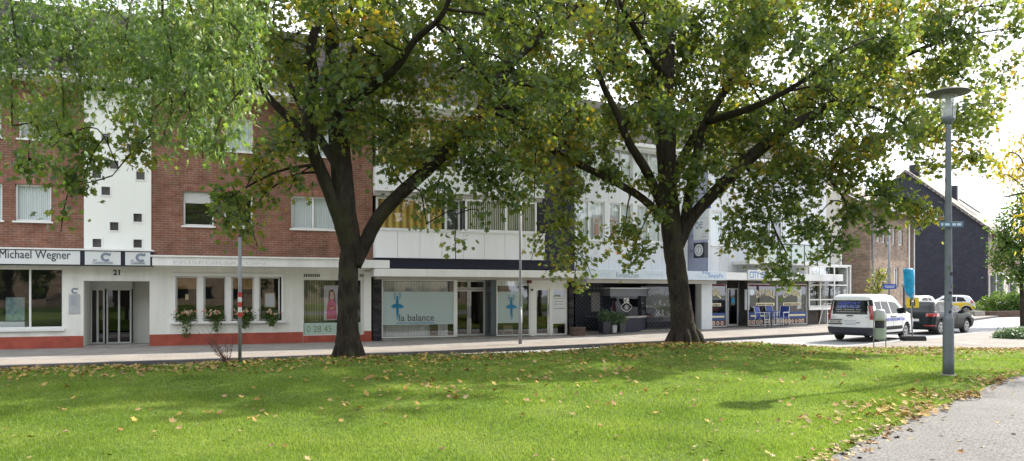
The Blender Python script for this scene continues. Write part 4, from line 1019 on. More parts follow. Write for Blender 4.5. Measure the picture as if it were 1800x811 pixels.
# lawn
def axis_vals(a, b, fine0, fine1, s, S):
    v = [fine0]; 
    while v[-1] < fine1: v.append(v[-1]+s)
    while v[-1] < b: v.append(v[-1]+S)
    w = [fine0]
    while w[0] > a: w.insert(0, w[0]-S)
    return w[:-1]+v
xs = axis_vals(-60, 60, -20, 22, .4, 3); 
mb = MB(); rows = 90; vs = []
for x in xs:
    yf = interp(x, FOOT)
    for j in range(rows+1):
        t = (j/rows); y = yf - (yf+40)*(t**1.6); vs.append((x, y, lawn_z(x, y)))
n = rows+1
mb.add(vs, [(i*n+j, i*n+j+1, (i+1)*n+j+1, (i+1)*n+j) for i in range(len(xs)-1) for j in range(rows)])
def mat_lawn():
    m, t, ns, ls = nt('lawn turf'); out = ns.new('ShaderNodeOutputMaterial'); b = ns.new('ShaderNodeBsdfPrincipled'); b.inputs['Roughness'].default_value = .9; b.inputs['Specular IOR Level'].default_value = .1
    tc = ns.new('ShaderNodeTexCoord'); n1 = ns.new('ShaderNodeTexNoise'); n1.inputs['Scale'].default_value = .45; n1.inputs['Detail'].default_value = 9; n1.inputs['Roughness'].default_value = .72; ls.new(tc.outputs['Object'], n1.inputs[0])
    n2 = ns.new('ShaderNodeTexNoise'); n2.inputs['Scale'].default_value = 22; n2.inputs['Detail'].default_value = 5; ls.new(tc.outputs['Object'], n2.inputs[0])
    r = ns.new('ShaderNodeValToRGB'); e = r.color_ramp.elements; e[0].position = .32; e[0].color = (.085,.11,.035,1); e[1].position = .7; e[1].color = (.17,.24,.05,1); k = e.new(.5); k.color = (.12,.175,.04,1); ls.new(n1.outputs['Fac'], r.inputs[0])
    r2 = ns.new('ShaderNodeValToRGB'); r2.color_ramp.elements[0].position = .3; r2.color_ramp.elements[0].color = (.45,.5,.4,1); r2.color_ramp.elements[1].position = .7; r2.color_ramp.elements[1].color = (1.25,1.2,1.1,1); ls.new(n2.outputs['Fac'], r2.inputs[0])
    mx = ns.new('ShaderNodeMix'); mx.data_type = 'RGBA'; mx.blend_type = 'MULTIPLY'; mx.inputs[0].default_value = 1; ls.new(r.outputs[0], mx.inputs[6]); ls.new(r2.outputs[0], mx.inputs[7]); ls.new(mx.outputs[2], b.inputs['Base Color'])
    bp = ns.new('ShaderNodeBump'); bp.inputs['Strength'].default_value = .8; bp.inputs['Distance'].default_value = .03; ls.new(n2.outputs['Fac'], bp.inputs['Height']); ls.new(bp.outputs[0], b.inputs['Normal']); ls.new(b.outputs[0], out.inputs[0]); return m
M['lawn'] = mat_lawn()
tag(mb.build('lawn', M['lawn'], None, smooth=True), kind='structure')
# path: left edge traced on the ground, right edge far off
PE = [(1.2, -8), (1.35, 0), (1.7, 4), (2.35, 5.8), (3.05, 7.1), (3.75, 7.9), (4.45, 8.7), (5.3, 9.6), (6.1, 10.5), (7.4, 11.9), (8.6, 13.1), (10.3, 14.6), (13, 16.4), (18, 18.8), (30, 22.5)]
PEr = resample(PE, 260)
PEr = [(x+.04*math.sin(i*1.3)+.03*math.sin(i*.47)+random.uniform(-.02, .02), y) for i, (x, y) in enumerate(PEr)]
RE = resample([(9, -12), (14, 0), (18, 5), (24, 10), (34, 15), (50, 20)], 260)
mb = MB(); vs = []; n = 14
for i in range(260):
    for j in range(n+1):
        t = (j/n)**1.7; x = PEr[i][0]+(RE[i][0]-PEr[i][0])*t; y = PEr[i][1]+(RE[i][1]-PEr[i][1])*t; vs.append((x, y, lawn_z(x, y)+.012))
mb.add(vs, [(i*(n+1)+j, i*(n+1)+j+1, (i+1)*(n+1)+j+1, (i+1)*(n+1)+j) for i in range(259) for j in range(n)]); tag(mb.build('path', M['path'], None, smooth=True), kind='structure')
def on_path(x, y): return y < 22.5 and x > interp2(y)
def interp2(y):
    pts = [(b, a) for a, b in PE]; return interp(y, pts)

# vectorised lawn height for blades
_gx = np.linspace(-26, 26, 261); _gy = np.linspace(3, 27, 241)
LZ = np.array([[lawn_z(float(x), float(y)) for y in _gy] for x in _gx])
ED = np.array([[seg_dist(float(x), float(y), FOOT) for y in _gy] for x in _gx])
def bil(A, x, y):
    fx = np.clip((x+26)/52*260, 0, 259.999); fy = np.clip((y-3)/24*240, 0, 239.999); i = fx.astype(int); j = fy.astype(int); u = fx-i; v = fy-j
    return A[i,j]*(1-u)*(1-v)+A[i+1,j]*u*(1-v)+A[i,j+1]*(1-u)*v+A[i+1,j+1]*u*v
_py = np.array([b for a, b in PE]); _px = np.array([a for a, b in PE])
def path_x(y): return np.interp(y, _py, _px)
def npmesh(name, V, Fs, mat, parent=None, smooth=False):
    me = bpy.data.meshes.new(name); nv = len(V); nf, k = Fs.shape
    me.vertices.add(nv); me.vertices.foreach_set('co', V.astype(np.float32).ravel())
    me.loops.add(nf*k); me.loops.foreach_set('vertex_index', Fs.astype(np.int32).ravel())
    me.polygons.add(nf); me.polygons.foreach_set('loop_start', np.arange(0, nf*k, k, dtype=np.int32))
    me.polygons.foreach_set('loop_total', np.full(nf, k, dtype=np.int32)) if False else None
    if smooth: me.polygons.foreach_set('use_smooth', np.ones(nf, dtype=bool))
    me.update(calc_edges=True)
    return link(name, me, parent, mat)
M['grass'] = mat_leaf('grass blades', [(0,(.070,.108,.022)),(.35,(.105,.160,.028)),(.65,(.16,.225,.04)),(.86,(.25,.29,.07)),(1,(.36,.32,.16))],
                      [(0,(.17,.28,.03)),(.5,(.30,.46,.045)),(1,(.48,.56,.10))], .45, .5, nscale=.8)
def grass(n):
    u = RNG.random(n); y0, y1 = 5.8, 25.5; p = -.35                       # denser towards the viewer's end of the lawn
    Y = (y0**p + u*(y1**p-y0**p))**(1/p); W = .74*Y+1.6; X = RNG.uniform(-1, 1, n)*W
    ok = (bil(ED, X, Y) > .06) & (X < path_x(Y)+RNG.normal(-.02, .045, n)); X = X[ok]; Y = Y[ok]; n = len(X)
    pn = np.sin(X*1.9+Y*.7)*np.cos(Y*2.3-X*.5)+.5*np.sin(X*5.1)*np.sin(Y*4.3)
    h = (.022+.022*RNG.random(n))*(1+.28*pn); w = .0042*(Y/7)**.85*(.7+.6*RNG.random(n)); z = bil(LZ, X, Y)-.004
    a = RNG.uniform(0, 2*np.pi, n); lean = RNG.uniform(.1, .9, n)*h; b = RNG.uniform(0, 2*np.pi, n)
    dx, dy = np.cos(a)*w, np.sin(a)*w; V = np.empty((n, 3, 3))
    V[:,0] = np.stack([X-dx, Y-dy, z], 1); V[:,1] = np.stack([X+dx, Y+dy, z], 1); V[:,2] = np.stack([X+np.cos(b)*lean, Y+np.sin(b)*lean, z+h], 1)
    o = npmesh('grass', V.reshape(-1, 3), np.arange(3*n).reshape(-1, 3), M['grass']); tag(o, 'short green lawn grass growing over the gentle mound', 'grass', kind='stuff')
grass(600000)

# ------------------------------------------------------------------ leaves
def leaf_tpl(lobes, fold=.10):
    """outline (r, angle deg) fan from the leaf base; y is the long axis"""
    pts = [(0, 0, 0)]
    for r, a in lobes: pts.append((r*math.sin(R(a)), .42+r*math.cos(R(a)), 0))
    V = np.array(pts); V[0] = (0, .0, 0)
    V[:,2] = -np.abs(V[:,0])*fold - .12*V[:,1]**2
    c = np.array([[0, .42, .02]]); V = np.vstack([V, c]); m = len(V)-1
    T = [(m, i, i+1 if i+1 < m else 0) for i in range(0, m)]
    T = [(m, i, (i+1) % m) for i in range(m)]
    return V, np.array(T)
PLANE = leaf_tpl([(.30,200-360),(.55,-118),(.30,-88),(.62,-58),(.34,-28),(.62,0),(.34,28),(.62,58),(.30,88),(.55,118),(.30,160)])
PLANE2 = leaf_tpl([(.5,-130),(.28,-95),(.6,-62),(.3,-30),(.6,0),(.3,30),(.6,62),(.28,95),(.5,130)], .25)
SIMPLE = leaf_tpl([(.45,-110),(.42,-50),(.62,0),(.42,50),(.45,110)], .2)
CUT = leaf_tpl([(.30,-100),(.07,-72),(.62,-28),(.07,-14),(1.15,0),(.07,14),(.62,28),(.07,72),(.30,100)], .15)
NARROW = leaf_tpl([(.40,-165),(.16,-90),(.22,-40),(.62,0),(.22,40),(.16,90)], .1)
def leaves(name, P, size, tpl, mat, parent, droop=.6, up=None, rng=RNG):
    V0, T = tpl; n = len(P); P = np.asarray(P)
    a = rng.normal(size=(n, 3)); a[:,2] -= droop*2.2*rng.random(n)
    a /= np.linalg.norm(a, axis=1)[:,None]
    b = rng.normal(size=(n, 3)); b[:,2] += .8
    c = np.cross(a, b); c /= np.linalg.norm(c, axis=1)[:,None]; b = np.cross(c, a)
    s = (size*(.6+.7*rng.random(n)))[:,None,None] if np.isscalar(size) else size[:,None,None]
    A = np.stack([c, a, b], 1)                       # rows: x,y,z axes
    V = (V0[None]@A)*s + P[:,None,:]
    F_ = (T[None] + (np.arange(n)*len(V0))[:,None,None]).reshape(-1, 3)
    return npmesh(name, V.reshape(-1, 3), F_, mat, parent)
G1 = [(0,(.030,.060,.028)),(.4,(.054,.092,.036)),(.62,(.090,.132,.044)),(.76,(.15,.17,.045)),(.88,(.28,.24,.05)),(1,(.19,.10,.035))]
T1 = [(0,(.16,.26,.04)),(.5,(.32,.42,.05)),(.74,(.50,.48,.04)),(.88,(.72,.50,.04)),(1,(.42,.18,.03))]
M['leafA'] = mat_leaf('plane leaves', G1, T1, .42, .42, nscale=.45)
M['leafB'] = mat_leaf('silver maple leaves', [(0,(.04,.085,.032)),(.4,(.11,.17,.065)),(.8,(.25,.32,.14)),(.95,(.36,.39,.14)),(1,(.38,.31,.07))], [(0,(.16,.32,.05)),(.7,(.36,.52,.08)),(1,(.60,.52,.05))], .38, .38, nscale=.6)
M['leafY'] = mat_leaf('yellow leaves', [(0,(.45,.38,.05)),(.5,(.70,.54,.07)),(1,(.70,.45,.05))], [(0,(.55,.50,.03)),(1,(.85,.55,.03))], .5, .5, nscale=1)
M['leafG'] = mat_leaf('small green leaves', [(0,(.03,.07,.02)),(.6,(.07,.13,.035)),(1,(.14,.19,.04))], [(0,(.10,.22,.02)),(1,(.30,.42,.04))], .35, .5, nscale=1)
M['leafS'] = mat_leaf('sage leaves', [(0,(.05,.09,.05)),(1,(.17,.25,.13))], [(0,(.10,.20,.06)),(1,(.25,.38,.12))], .3, .5, nscale=2)
def wood_line(mb, pts, r0, r1, seg=8, jit=.05, sub=4):
    """smooth (catmull) tapered limb"""
    P = [Vector(p) for p in pts]; out = []
    E = [P[0]*2-P[1]]+P+[P[-1]*2-P[-2]]
    for i in range(1, len(E)-2):
        for k in range(sub):
            t = k/sub; a, b, c, d = E[i-1], E[i], E[i+1], E[i+2]
            out.append(.5*((2*b)+(c-a)*t+(2*a-5*b+4*c-d)*t*t+(3*b-a-3*c+d)*t**3))
    out.append(P[-1]); n = len(out)
    if isinstance(r0, list): rr = [interp(i/(n-1)*(len(r0)-1), list(enumerate(r0))) for i in range(n)]
    else: rr = [r0+(r1-r0)*(i/(n-1)) for i in range(n)]
    mb.tube(out, rr, seg, jit=jit); RADII[:] = rr; return out
RADII = []
def tree(label, cat, base, limbs, blobs, leafmat, tpl, lsize, per, trunkmat='bark', name='plane_tree', cl_r=.34, cl_z=None, twig=.010, droop=.6, group=None, origin=None, seed=1, far_tpl=None, hang=.25):
    """limbs: list of (list of world points, r0, r1); blobs: (centre, radii, clusters)"""
    rg = np.random.default_rng(seed); random.seed(seed)
    rt = empty(name, base, 0, label, cat, group); o = Vector(base); mb = MB(); nodes = []
    for pts, r0, r1 in limbs:
        L = wood_line(mb, [Vector(p)-o for p in pts], r0, r1, 14 if isinstance(r0, list) or r0 > .2 else 8, .05)
        n = len(L)
        for i, p in enumerate(L): nodes.append((p, RADII[i]))
    if isinstance(limbs[0][1], list):      # root flare
        R0 = limbs[0][1][0]
        for k_ in range(9):
            t = k_*.698+rg.uniform(-.25, .25); r_ = R0*rg.uniform(.26, .38); e_ = R0*rg.uniform(1.05, 1.25); cx, cy = math.cos(t), math.sin(t)
            mb.tube([(cx*R0*.62, cy*R0*.62, .62), (cx*R0*.80, cy*R0*.80, .32), (cx*e_*.82, cy*e_*.82, .15), (cx*e_*1.15, cy*e_*1.15, -.02)], [r_*.35, r_*.8, r_*.75, r_*.35], 8, jit=.06)
    NP = np.array([tuple(p) for p, r in nodes]); NR = np.array([r for p, r in nodes])
    CL = []
    for (c, rad, k) in blobs:
        c = np.array(c)-np.array(base)
        d = rg.normal(size=(k, 3)); d /= np.linalg.norm(d, axis=1)[:,None]; rr = rg.random(k)**(1/2.3)
        CL.append(c+d*rr[:,None]*np.array(rad))
        # blob branch from nearest limb node
        D = np.linalg.norm(NP-c, axis=1)+ (NR < .03)*1.0; j = int(np.argmin(D)); st = NP[j]
        mid = (st+c)/2+np.array([0, 0, .12*D[j]])+rg.normal(size=3)*.12
        L = wood_line(mb, [st, mid, c, c+(c-mid)*.5+np.array([0,0,-.2])], min(NR[j]*.7, .018+.010*D[j], .038), .010, 6, .0, 4)
        NP = np.vstack([NP, np.array([tuple(p) for p in L])]); NR = np.concatenate([NR, np.full(len(L), .02)])
    C = np.vstack(CL)
    for c in C:
        D = np.linalg.norm(NP-c, axis=1); j = int(np.argmin(D)); st = NP[j]
        if D[j] > 2.2: continue
        mid = (st+c)/2+np.array([0, 0, .1*D[j]])+rg.normal(size=3)*.06*D[j]
        L = wood_line(mb, [st, mid, c+np.array([0,0,-.1])], twig*1.5, twig*.5, 3, 0, 2)
    mb.build('trunk', M[trunkmat], rt, smooth=True)
    k = len(C); P = np.repeat(C, per, axis=0); d = rg.normal(size=(k*per, 3)); P = P+d*np.array([cl_r*.55, cl_r*.55, (cl_z or cl_r)*.5]); P[:,2] -= hang*rg.random(k*per)
    leaves('crown', P, lsize, tpl, M[leafmat], rt, droop, rng=rg)
    return rt
def P3(px, py, Y): return ((px-CX)/F*Y, Y, H+(HY-py)*Y/F)
def blob(px, py, rx, ry, Y, rY, k): 
    return (P3(px, py, Y), (rx*Y/F, rY, ry*Y/F), k)
# ================================================================== trees
Y1 = 17.7; b1 = (P3(613, 0, Y1)[0], Y1, lawn_z(P3(613, 0, Y1)[0], Y1)-.12)
q = lambda x, y, dy=0: P3(x, y, Y1+dy)
limbs1 = [([b1, q(612, 600), q(611, 560), q(612, 500), q(613, 455), q(618, 425), q(607, 380), q(603, 330), q(596, 250), q(588, 170,.3), q(584, 90,.6), q(582, 0,.8), q(585,-120,1), q(592,-260,1)], [.37,.30,.25,.235,.23,.22,.27,.26,.24,.20,.17,.15,.12,.08], 0),
          ([q(612, 440), q(603, 410,-.1), q(590, 370,-.2), q(570, 315,-.3), q(549, 262,-.5), q(541, 205,-.6), q(552, 140,-.7), q(546, 85,-.9), q(566, 10,-1), q(575,-90,-1.4), q(560,-220,-1.8)], [.17,.16,.15,.15,.14,.13,.12,.11,.09,.07,.05], 0),
          ([q(624, 468), q(640, 432,.1), q(664, 385,.2), q(700, 345,.3), q(760, 290,.5), q(800, 252,.6), q(840, 205,.8), q(870, 150,1), q(905, 105,1.2), q(945, 70,1.4), q(985, 40,1.5), q(1040, -20,1.6)], [.15,.17,.17,.165,.16,.165,.15,.14,.12,.10,.08,.06], 0),
          ([q(541, 245,-.5), q(515, 215,-.6), q(480, 180,-.8), q(440, 130,-1), q(400, 80,-1.2), q(350,10,-1.4)], .11, .04),
          ([q(592, 195), q(630, 170,-.4), q(665, 145,-.8), q(700, 115,-1.2), q(730, 70,-1.5), q(775, 30,-2), q(800,-30,-2.4)], .13, .05),
          ([q(598, 300,.1), q(560, 240,1.2), q(520, 170,2.4), q(470, 60,3.4), q(430,-60,4)], .13, .04),
          ([q(590, 150,.3), q(640, 60,1.6), q(720, -40,2.8), q(800,-160,3.6)], .13, .04),
          ([q(584, 60,.6), q(540, -40,-1.5), q(470, -160,-3.2), q(400,-250,-4)], .12, .04),
          ([q(582, 0,.8), q(660, -110,-1.2), q(740, -220,-3)], .11, .04),
          ([q(850, 190,.8), q(900, 190,1.6), q(940, 215,2.2), q(985, 245,2.8), q(1010,270,3)], .08, .03),
          ([q(868, 150,1), q(930, 150,1.6), q(985, 180,1.8), q(1020,215,2)], .06, .025),
          ([q(604, 40,.8), q(625,-20,.7), q(650,-100,.4), q(700,-200,.3)], .14, .05)]
def b(*a): return blob(*a)
B1l = []
rb = random.Random(5)
# lower fringe that shows in front of the houses
for (x, y, rx, ry, dy, ry2, k) in (
    (410,352,42,34,-1.2,.6,9),(438,400,18,22,-1.2,.3,3),(395,390,26,18,-1.1,.3,3),(455,300,40,34,-1,.8,9),(500,250,50,40,-.8,1,14),
    (246,262,20,26,-2.2,.4,6),(240,215,22,24,-2.2,.4,6),(118,245,36,36,-2.6,.7,9),(90,205,50,40,-2.6,1,12),(128,325,18,34,-2.6,.4,6),(112,378,16,10,-2.6,.3,2),(50,290,36,22,-2.6,.5,6),(160,285,20,14,-2.6,.3,3),
    (545,215,56,46,2.2,1.4,14),(655,190,56,42,2.2,1.4,14),(690,225,56,40,1.2,1.2,12),(725,268,50,26,.2,.8,9),(770,335,36,30,-.2,.5,8),(745,372,18,12,-.2,.3,2),(800,425,10,18,-.2,.2,1),
    (820,240,60,44,.2,1.2,14),(880,290,44,40,.6,.8,10),(905,345,34,18,.6,.5,6),(845,385,9,14,.3,.2,1),(690,300,30,26,.2,.5,4),(660,250,30,30,.6,.8,5),
    (520,320,26,26,-.6,.5,3),(470,345,24,22,-.8,.4,3),(930,240,50,40,1.4,1.2,12),(355,250,40,26,-1.6,.6,7)):
    B1l.append(b(x, y-8, max(8, rx-9), max(7, ry-11), Y1+dy, ry2, k))
# body of the crown
for (x, y, dy) in ((680,120,1.5),(740,150,1.8),(800,130,1.6),(860,120,2.0),(720,200,1.4),(780,215,1.6),(840,205,-.4),(890,220,1.4),(700,262,1.2),(760,262,1),(820,285,.8),(930,180,1.6),(960,235,1.8),(640,130,2),(690,80,2.2),(900,270,1),(860,320,.8),(940,310,1.6)):
    B1l.append(b(x, y, 34, 22, Y1+dy, .7, 8))
for gx in range(370, 1000, 66):
    for gy in range(-40, 215, 50):
        lim = 215 if 480 < gx < 720 else 180 if gx > 720 else 150
        x = gx+rb.uniform(-30, 30); y = gy+rb.uniform(-25, 25)
        if y > lim: continue
        for rep_ in range(2 if gy < 150 else 1): B1l.append(b(x+rb.uniform(-20,20), y, rb.uniform(36, 60), rb.uniform(26, 40), Y1+(rb.uniform(.6, 5.2) if rb.random() < .74 else rb.uniform(-3.2, .4)), rb.uniform(.6, 1.1), 8))
for i in range(34):
    t = rb.random(); x = 640+rb.uniform(-1, 1)*330*(1-.5*t); y = -60-t*380; dy = rb.uniform(-4.0, 4.0)*(1-.4*t)
    B1l.append(b(x, y, rb.uniform(70, 110), rb.uniform(50, 80), Y1+dy, rb.uniform(1, 1.6), 15))
t1 = tree('large plane tree with a forked trunk on the lawn edge, left of the two trunks', 'tree', b1, limbs1, B1l, 'leafA', PLANE, .138, 25, seed=3)

Y2 = 22.3; b2 = (P3(1203, 0, Y2)[0], Y2, lawn_z(P3(1203, 0, Y2)[0], Y2)-.12)
q = lambda x, y, dy=0: P3(x, y, Y2+dy)
limbs2 = [([b2, q(1202, 585), q(1198, 545), q(1191, 490), q(1184, 440), q(1180, 400), q(1176, 350), q(1172, 300), q(1170, 240), q(1168, 180,.3), q(1172, 100,.6), q(1180, 0,.9), q(1190,-120,1), q(1200,-260,1)], [.52,.39,.33,.305,.30,.30,.29,.27,.31,.28,.24,.20,.16,.12], 0),
          ([q(1190, 440), q(1215, 385,.1), q(1255, 340,.2), q(1300, 295,.4), q(1345, 255,.6), q(1385, 225,.8), q(1450, 190,1.2), q(1530, 130,1.6), q(1610, 90,2), q(1690,60,2.2)], [.16,.18,.18,.18,.19,.17,.14,.10,.07,.05], 0),
          ([q(1182, 410), q(1165, 385,-.1), q(1130, 350,-.3), q(1090, 325,-.6), q(1040, 300,-.9), q(980, 270,-1.3), q(920,225,-1.6), q(870,200,-1.8)], [.13,.13,.12,.11,.10,.09,.07,.05], 0),
          ([q(1180, 400,-.1), q(1150, 330,-.4), q(1130, 290,-.7), q(1105, 250,-.9), q(1085, 200,-1), q(1060, 150,-1.3), q(1040,80,-1.6), q(1020,-20,-2)], .17, .05),
          ([q(1200, 420,.1), q(1210, 350,.2), q(1222, 290,.1), q(1235, 225,0), q(1265, 175,-.1), q(1300, 120,-.2), q(1330, 50,-.4), q(1370,-60,-.6)], .17, .06),
          ([q(1176, 330,.2), q(1210, 260,1.4), q(1260, 180,2.6), q(1330, 60,3.6), (q(1400,-60,4.2))], .18, .05),
          ([q(1172, 250,.2), q(1130, 160,1.8), q(1060, 50,3.4), q(990,-60,4.4)], .15, .05),
          ([q(1240, 215,0), q(1320, 190,-1.6), q(1400, 150,-3), q(1480, 90,-4)], .12, .04),
          ([q(1170, 140,.4), q(1110, 40,-2), q(1040,-80,-4)], .13, .04),
          ([q(1360, 245,.6), q(1420, 280,.4), q(1470, 330,.2), q(1500,380,.1)], .07, .025),
          ([q(1480, 170,1.3), q(1560, 200,1.2), q(1630, 240,1.1), q(1700,250,1)], .07, .02),
          ([q(1310, 290,.4), q(1340, 340,.2), q(1360, 400,0), q(1385,450,-.1)], .06, .02)]
B2l = []
for (x, y, rx, ry, dy, ry2, k) in (
    (1000,330,44,34,-1,.7,12),(985,385,36,34,-1,.5,9),(1005,440,34,34,-1,.4,8),(975,470,16,16,-1,.3,2),(1030,470,14,10,-1,.2,1),(1010,495,16,8,-1,.2,2),(945,435,16,18,-1,.3,2),
    (1040,280,60,40,-.9,1,14),(960,290,50,34,-.9,.8,10),(1090,300,40,34,-.6,.8,8),(1100,400,34,22,-.8,.4,6),(1120,430,26,34,-.8,.4,6),(1075,420,22,16,-.8,.3,3),(1140,320,34,34,-.6,.6,5),(1110,460,18,14,-.8,.3,2),(1150,380,20,20,-.7,.3,3),
    (1210,330,40,36,-.8,.7,7),(1235,300,40,30,-.8,.7,8),(1290,330,40,40,-.2,.8,8),(1330,370,50,40,0,.8,14),(1300,400,40,26,-.1,.5,7),(1290,420,22,14,-.2,.3,3),(1350,430,44,28,-.1,.6,11),(1375,470,34,22,-.1,.4,7),(1395,492,22,12,-.1,.3,4),(1280,430,16,12,-.2,.2,2),
    (1400,350,54,44,.1,.9,18),(1430,400,50,36,.1,.7,14),(1470,425,30,18,.1,.4,6),(1450,450,26,14,0,.3,4),(1490,370,44,34,.2,.8,12),(1400,300,60,40,.3,1.2,16),(1480,310,54,40,.3,1,15),(1540,320,36,34,.4,.7,9),
    (1580,355,40,20,-.2,.4,9),(1620,375,40,14,-.3,.3,8),(1545,395,26,12,-.2,.3,4),(1560,345,30,20,.2,.4,5),(1640,290,40,24,.6,.6,7),(1700,280,34,20,.8,.5,7),(1550,260,60,34,.6,1.2,14),(1620,240,60,36,.8,1.2,14),(1690,230,50,36,.9,1,12),(1740,190,36,40,1,.8,8),(1735,290,18,16,.8,.3,3)):
    B2l.append(b(x, y-8, max(7, rx-8), max(6, ry-10), Y2+dy, ry2, k))
for (x, y) in ((1240,250),(1285,235),(1225,215),(1275,275),(1210,280),(1320,265),(1260,200),(1320,190),(1060,240),(1100,215),(1370,262),(1430,245),(1335,235),(1400,290),(1470,275),(1350,300),(1440,310),(1500,262),(1300,210),(1380,215)):
    B2l.append(b(x, y, 34, 22, Y2+rb.uniform(-.8, 1.6), .8, 8))
for (x, y) in ((1740,10),(1785,50),(1770,115),(1720,70),(1800,-10),(1760,-40)):
    B2l.append(b(x, y, 34, 30, Y2+rb.uniform(-.5, 1.6), .8, 7))
for gx in range(900, 1740, 56):
    for gy in range(-40, 262, 44):
        x = gx+rb.uniform(-26, 26); y = gy+rb.uniform(-22, 22)
        if y > (265 if gx < 1500 else 235): continue
        if 1190 < x < 1330 and 170 < y < 250 and rb.random() < .6: continue
        for rep_ in range(2 if gy < 190 and gx < 1640 else 1): B2l.append(b(x+rb.uniform(-20,20), y, rb.uniform(34, 54), rb.uniform(24, 36), Y2+(rb.uniform(.8, 5.6) if rb.random() < .68 else rb.uniform(-4, .4)), rb.uniform(.7, 1.2), 9))
for i in range(34):
    t = rb.random(); x = 1290+rb.uniform(-1, 1)*400*(1-.5*t); y = -50-t*360; dy = rb.uniform(-4.8, 4.8)*(1-.4*t)
    B2l.append(b(x, y, rb.uniform(70, 100), rb.uniform(50, 75), Y2+dy, rb.uniform(1, 1.7), 16))
t2 = tree('broad plane tree with a single thick trunk in front of the optician shop', 'tree', b2, limbs2, B2l, 'leafA', PLANE, .150, 25, seed=8)

# silver maple reaching in from the left, nearer to the viewer
Y3 = 10.4; bx = (-10.2, Y3, lawn_z(-10.2, Y3)-.1)
q = lambda x, y, dy=0: P3(x, y, Y3+dy)
limbs3 = [([bx, (-10.2, Y3, 2), (-10.1, Y3, 4), (-10, Y3+.3, 6), (-10, Y3+.3, 9)], .38, .12),
          ([(-10.1, Y3, 4.2), (-8.8, Y3-.2, 5.6), (-7.2, Y3-.5, 6.5), (-5.4, Y3-.6, 6.6), (-4.2, Y3-.5, 6.3)], .16, .03),
          ([(-10.1, Y3, 3.4), (-9, Y3+.4, 4.6), (-7.6, Y3+.8, 5.5), (-6, Y3+1, 5.9), (-4.8, Y3+.9, 5.8)], .12, .03),
          ([(-10, Y3, 5.4), (-8.5, Y3+1.6, 7), (-6.5, Y3+2, 7.8), (-4.5, Y3+1.8, 7.6)], .12, .03),
          ([(-10, Y3, 6), (-11.5, Y3+1.2, 7.6), (-13, Y3+1.6, 8.6)], .12, .03), ([(-10, Y3, 5), (-9, Y3-1.8, 6.6), (-7.5, Y3-2.6, 7.4)], .12, .03)]
B3l = []
for (x, y, rx, ry, dy, ry2, k) in (
    (20,30,70,60,0,.9,26),(120,20,80,50,0,.9,26),(230,30,80,60,-.2,.9,28),(330,20,80,50,-.2,.9,26),(420,30,50,50,-.3,.7,16),
    (30,120,60,60,.3,.8,20),(130,110,70,50,.2,.8,22),(220,110,60,50,-.1,.7,22),(300,110,60,60,-.2,.7,22),(370,110,60,60,-.3,.7,22),(430,90,36,60,-.3,.5,10),
    (20,190,40,40,.4,.6,8),(110,180,50,34,.3,.6,9),(190,135,50,28,0,.6,10),(255,160,40,34,-.1,.6,11),(320,180,46,40,-.2,.6,14),(375,190,36,40,-.2,.5,11),(410,160,30,36,-.3,.5,8),
    (345,215,30,22,-.2,.4,5),(300,225,24,20,-.2,.4,4),(275,210,20,20,-.2,.3,2),(60,240,34,34,.4,.5,5),(395,215,22,20,-.3,.3,3)):
    B3l.append(b(x, y-22, rx*.8, ry*.8, Y3+dy, ry2*1.2, int(k*.8)))
for i in range(14):
    x = rb.uniform(-420, 420); y = rb.uniform(-420, -60); B3l.append(b(x, y, 110, 70, Y3+rb.uniform(-2.5, 2.5), 1, 13))
t3 = tree('drooping silver maple with fine light green leaves hanging into the upper left corner', 'tree', bx, limbs3, B3l, 'leafB', CUT, .115, 36, name='maple_tree', trunkmat='bark2', cl_r=.22, cl_z=.5, seed=12, droop=1.9, hang=.35, twig=.005)

# yellow tree at the right edge and the green street tree below it
Y4 = 17; bx = (14.0, Y4, lawn_z(14.0, Y4)-.1)
limbs4 = [([bx, (14.0, Y4, 2.4), (13.9, Y4, 4.6), (13.9, Y4, 7)], .16, .05), ([(14, Y4, 3), (13, Y4, 3.9), (12, Y4, 4.2), (11.3, Y4, 4.1)], .06, .015), ([(14, Y4, 3.6), (13, Y4-.4, 4.9), (12.2, Y4-.4, 5.3)], .06, .015),
          ([(14, Y4, 3.6), (15.2, Y4+.4, 5), (16, Y4+.4, 5.6)], .06, .015)]
B4l = [b(1795,295,26,20,Y4,.5,12), b(1778,268,22,14,Y4,.4,6), b(1772,308,18,8,Y4,.3,4), b(1812,245,30,24,Y4,.6,10), b(1806,350,14,20,Y4,.3,6), b(1808,395,10,18,Y4,.3,4), b(1798,425,6,8,Y4,.2,1), b(1860,250,60,60,Y4,1,40), b(1960,200,70,90,Y4,1.2,40), b(1900,100,80,80,Y4,1.2,40), b(1890,350,50,50,Y4,.8,16)]
tree('bright yellow autumn tree reaching in at the right edge', 'tree', bx, limbs4, B4l, 'leafY', NARROW, .11, 18, name='yellow_tree', trunkmat='bark2', cl_r=.26, seed=21, droop=.9, twig=.005)
Y5 = 40; bx = (P3(1798, 0, Y5)[0], Y5, .1)
q = lambda x, y, dy=0: P3(x, y, Y5+dy)
limbs5 = [([bx, q(1797, 540), q(1796, 480), q(1797, 420), q(1798, 360)], .14, .04), ([q(1797, 500), q(1775, 450), q(1765,400)], .06, .02), ([q(1797, 500), q(1825, 450), q(1840,400)], .06, .02)]
B5l = [b(1790,370,22,26,Y5,.8,22), b(1772,400,22,26,Y5,.8,22), b(1765,440,24,24,Y5,.8,20), b(1790,440,28,34,Y5,1,30), b(1815,420,34,44,Y5,1.2,40), b(1775,475,26,18,Y5,.7,14), b(1800,485,30,18,Y5,.8,14), b(1752,455,12,14,Y5,.4,6), b(1840,460,30,30,Y5,.8,20), b(1800,350,16,16,Y5,.5,8)]
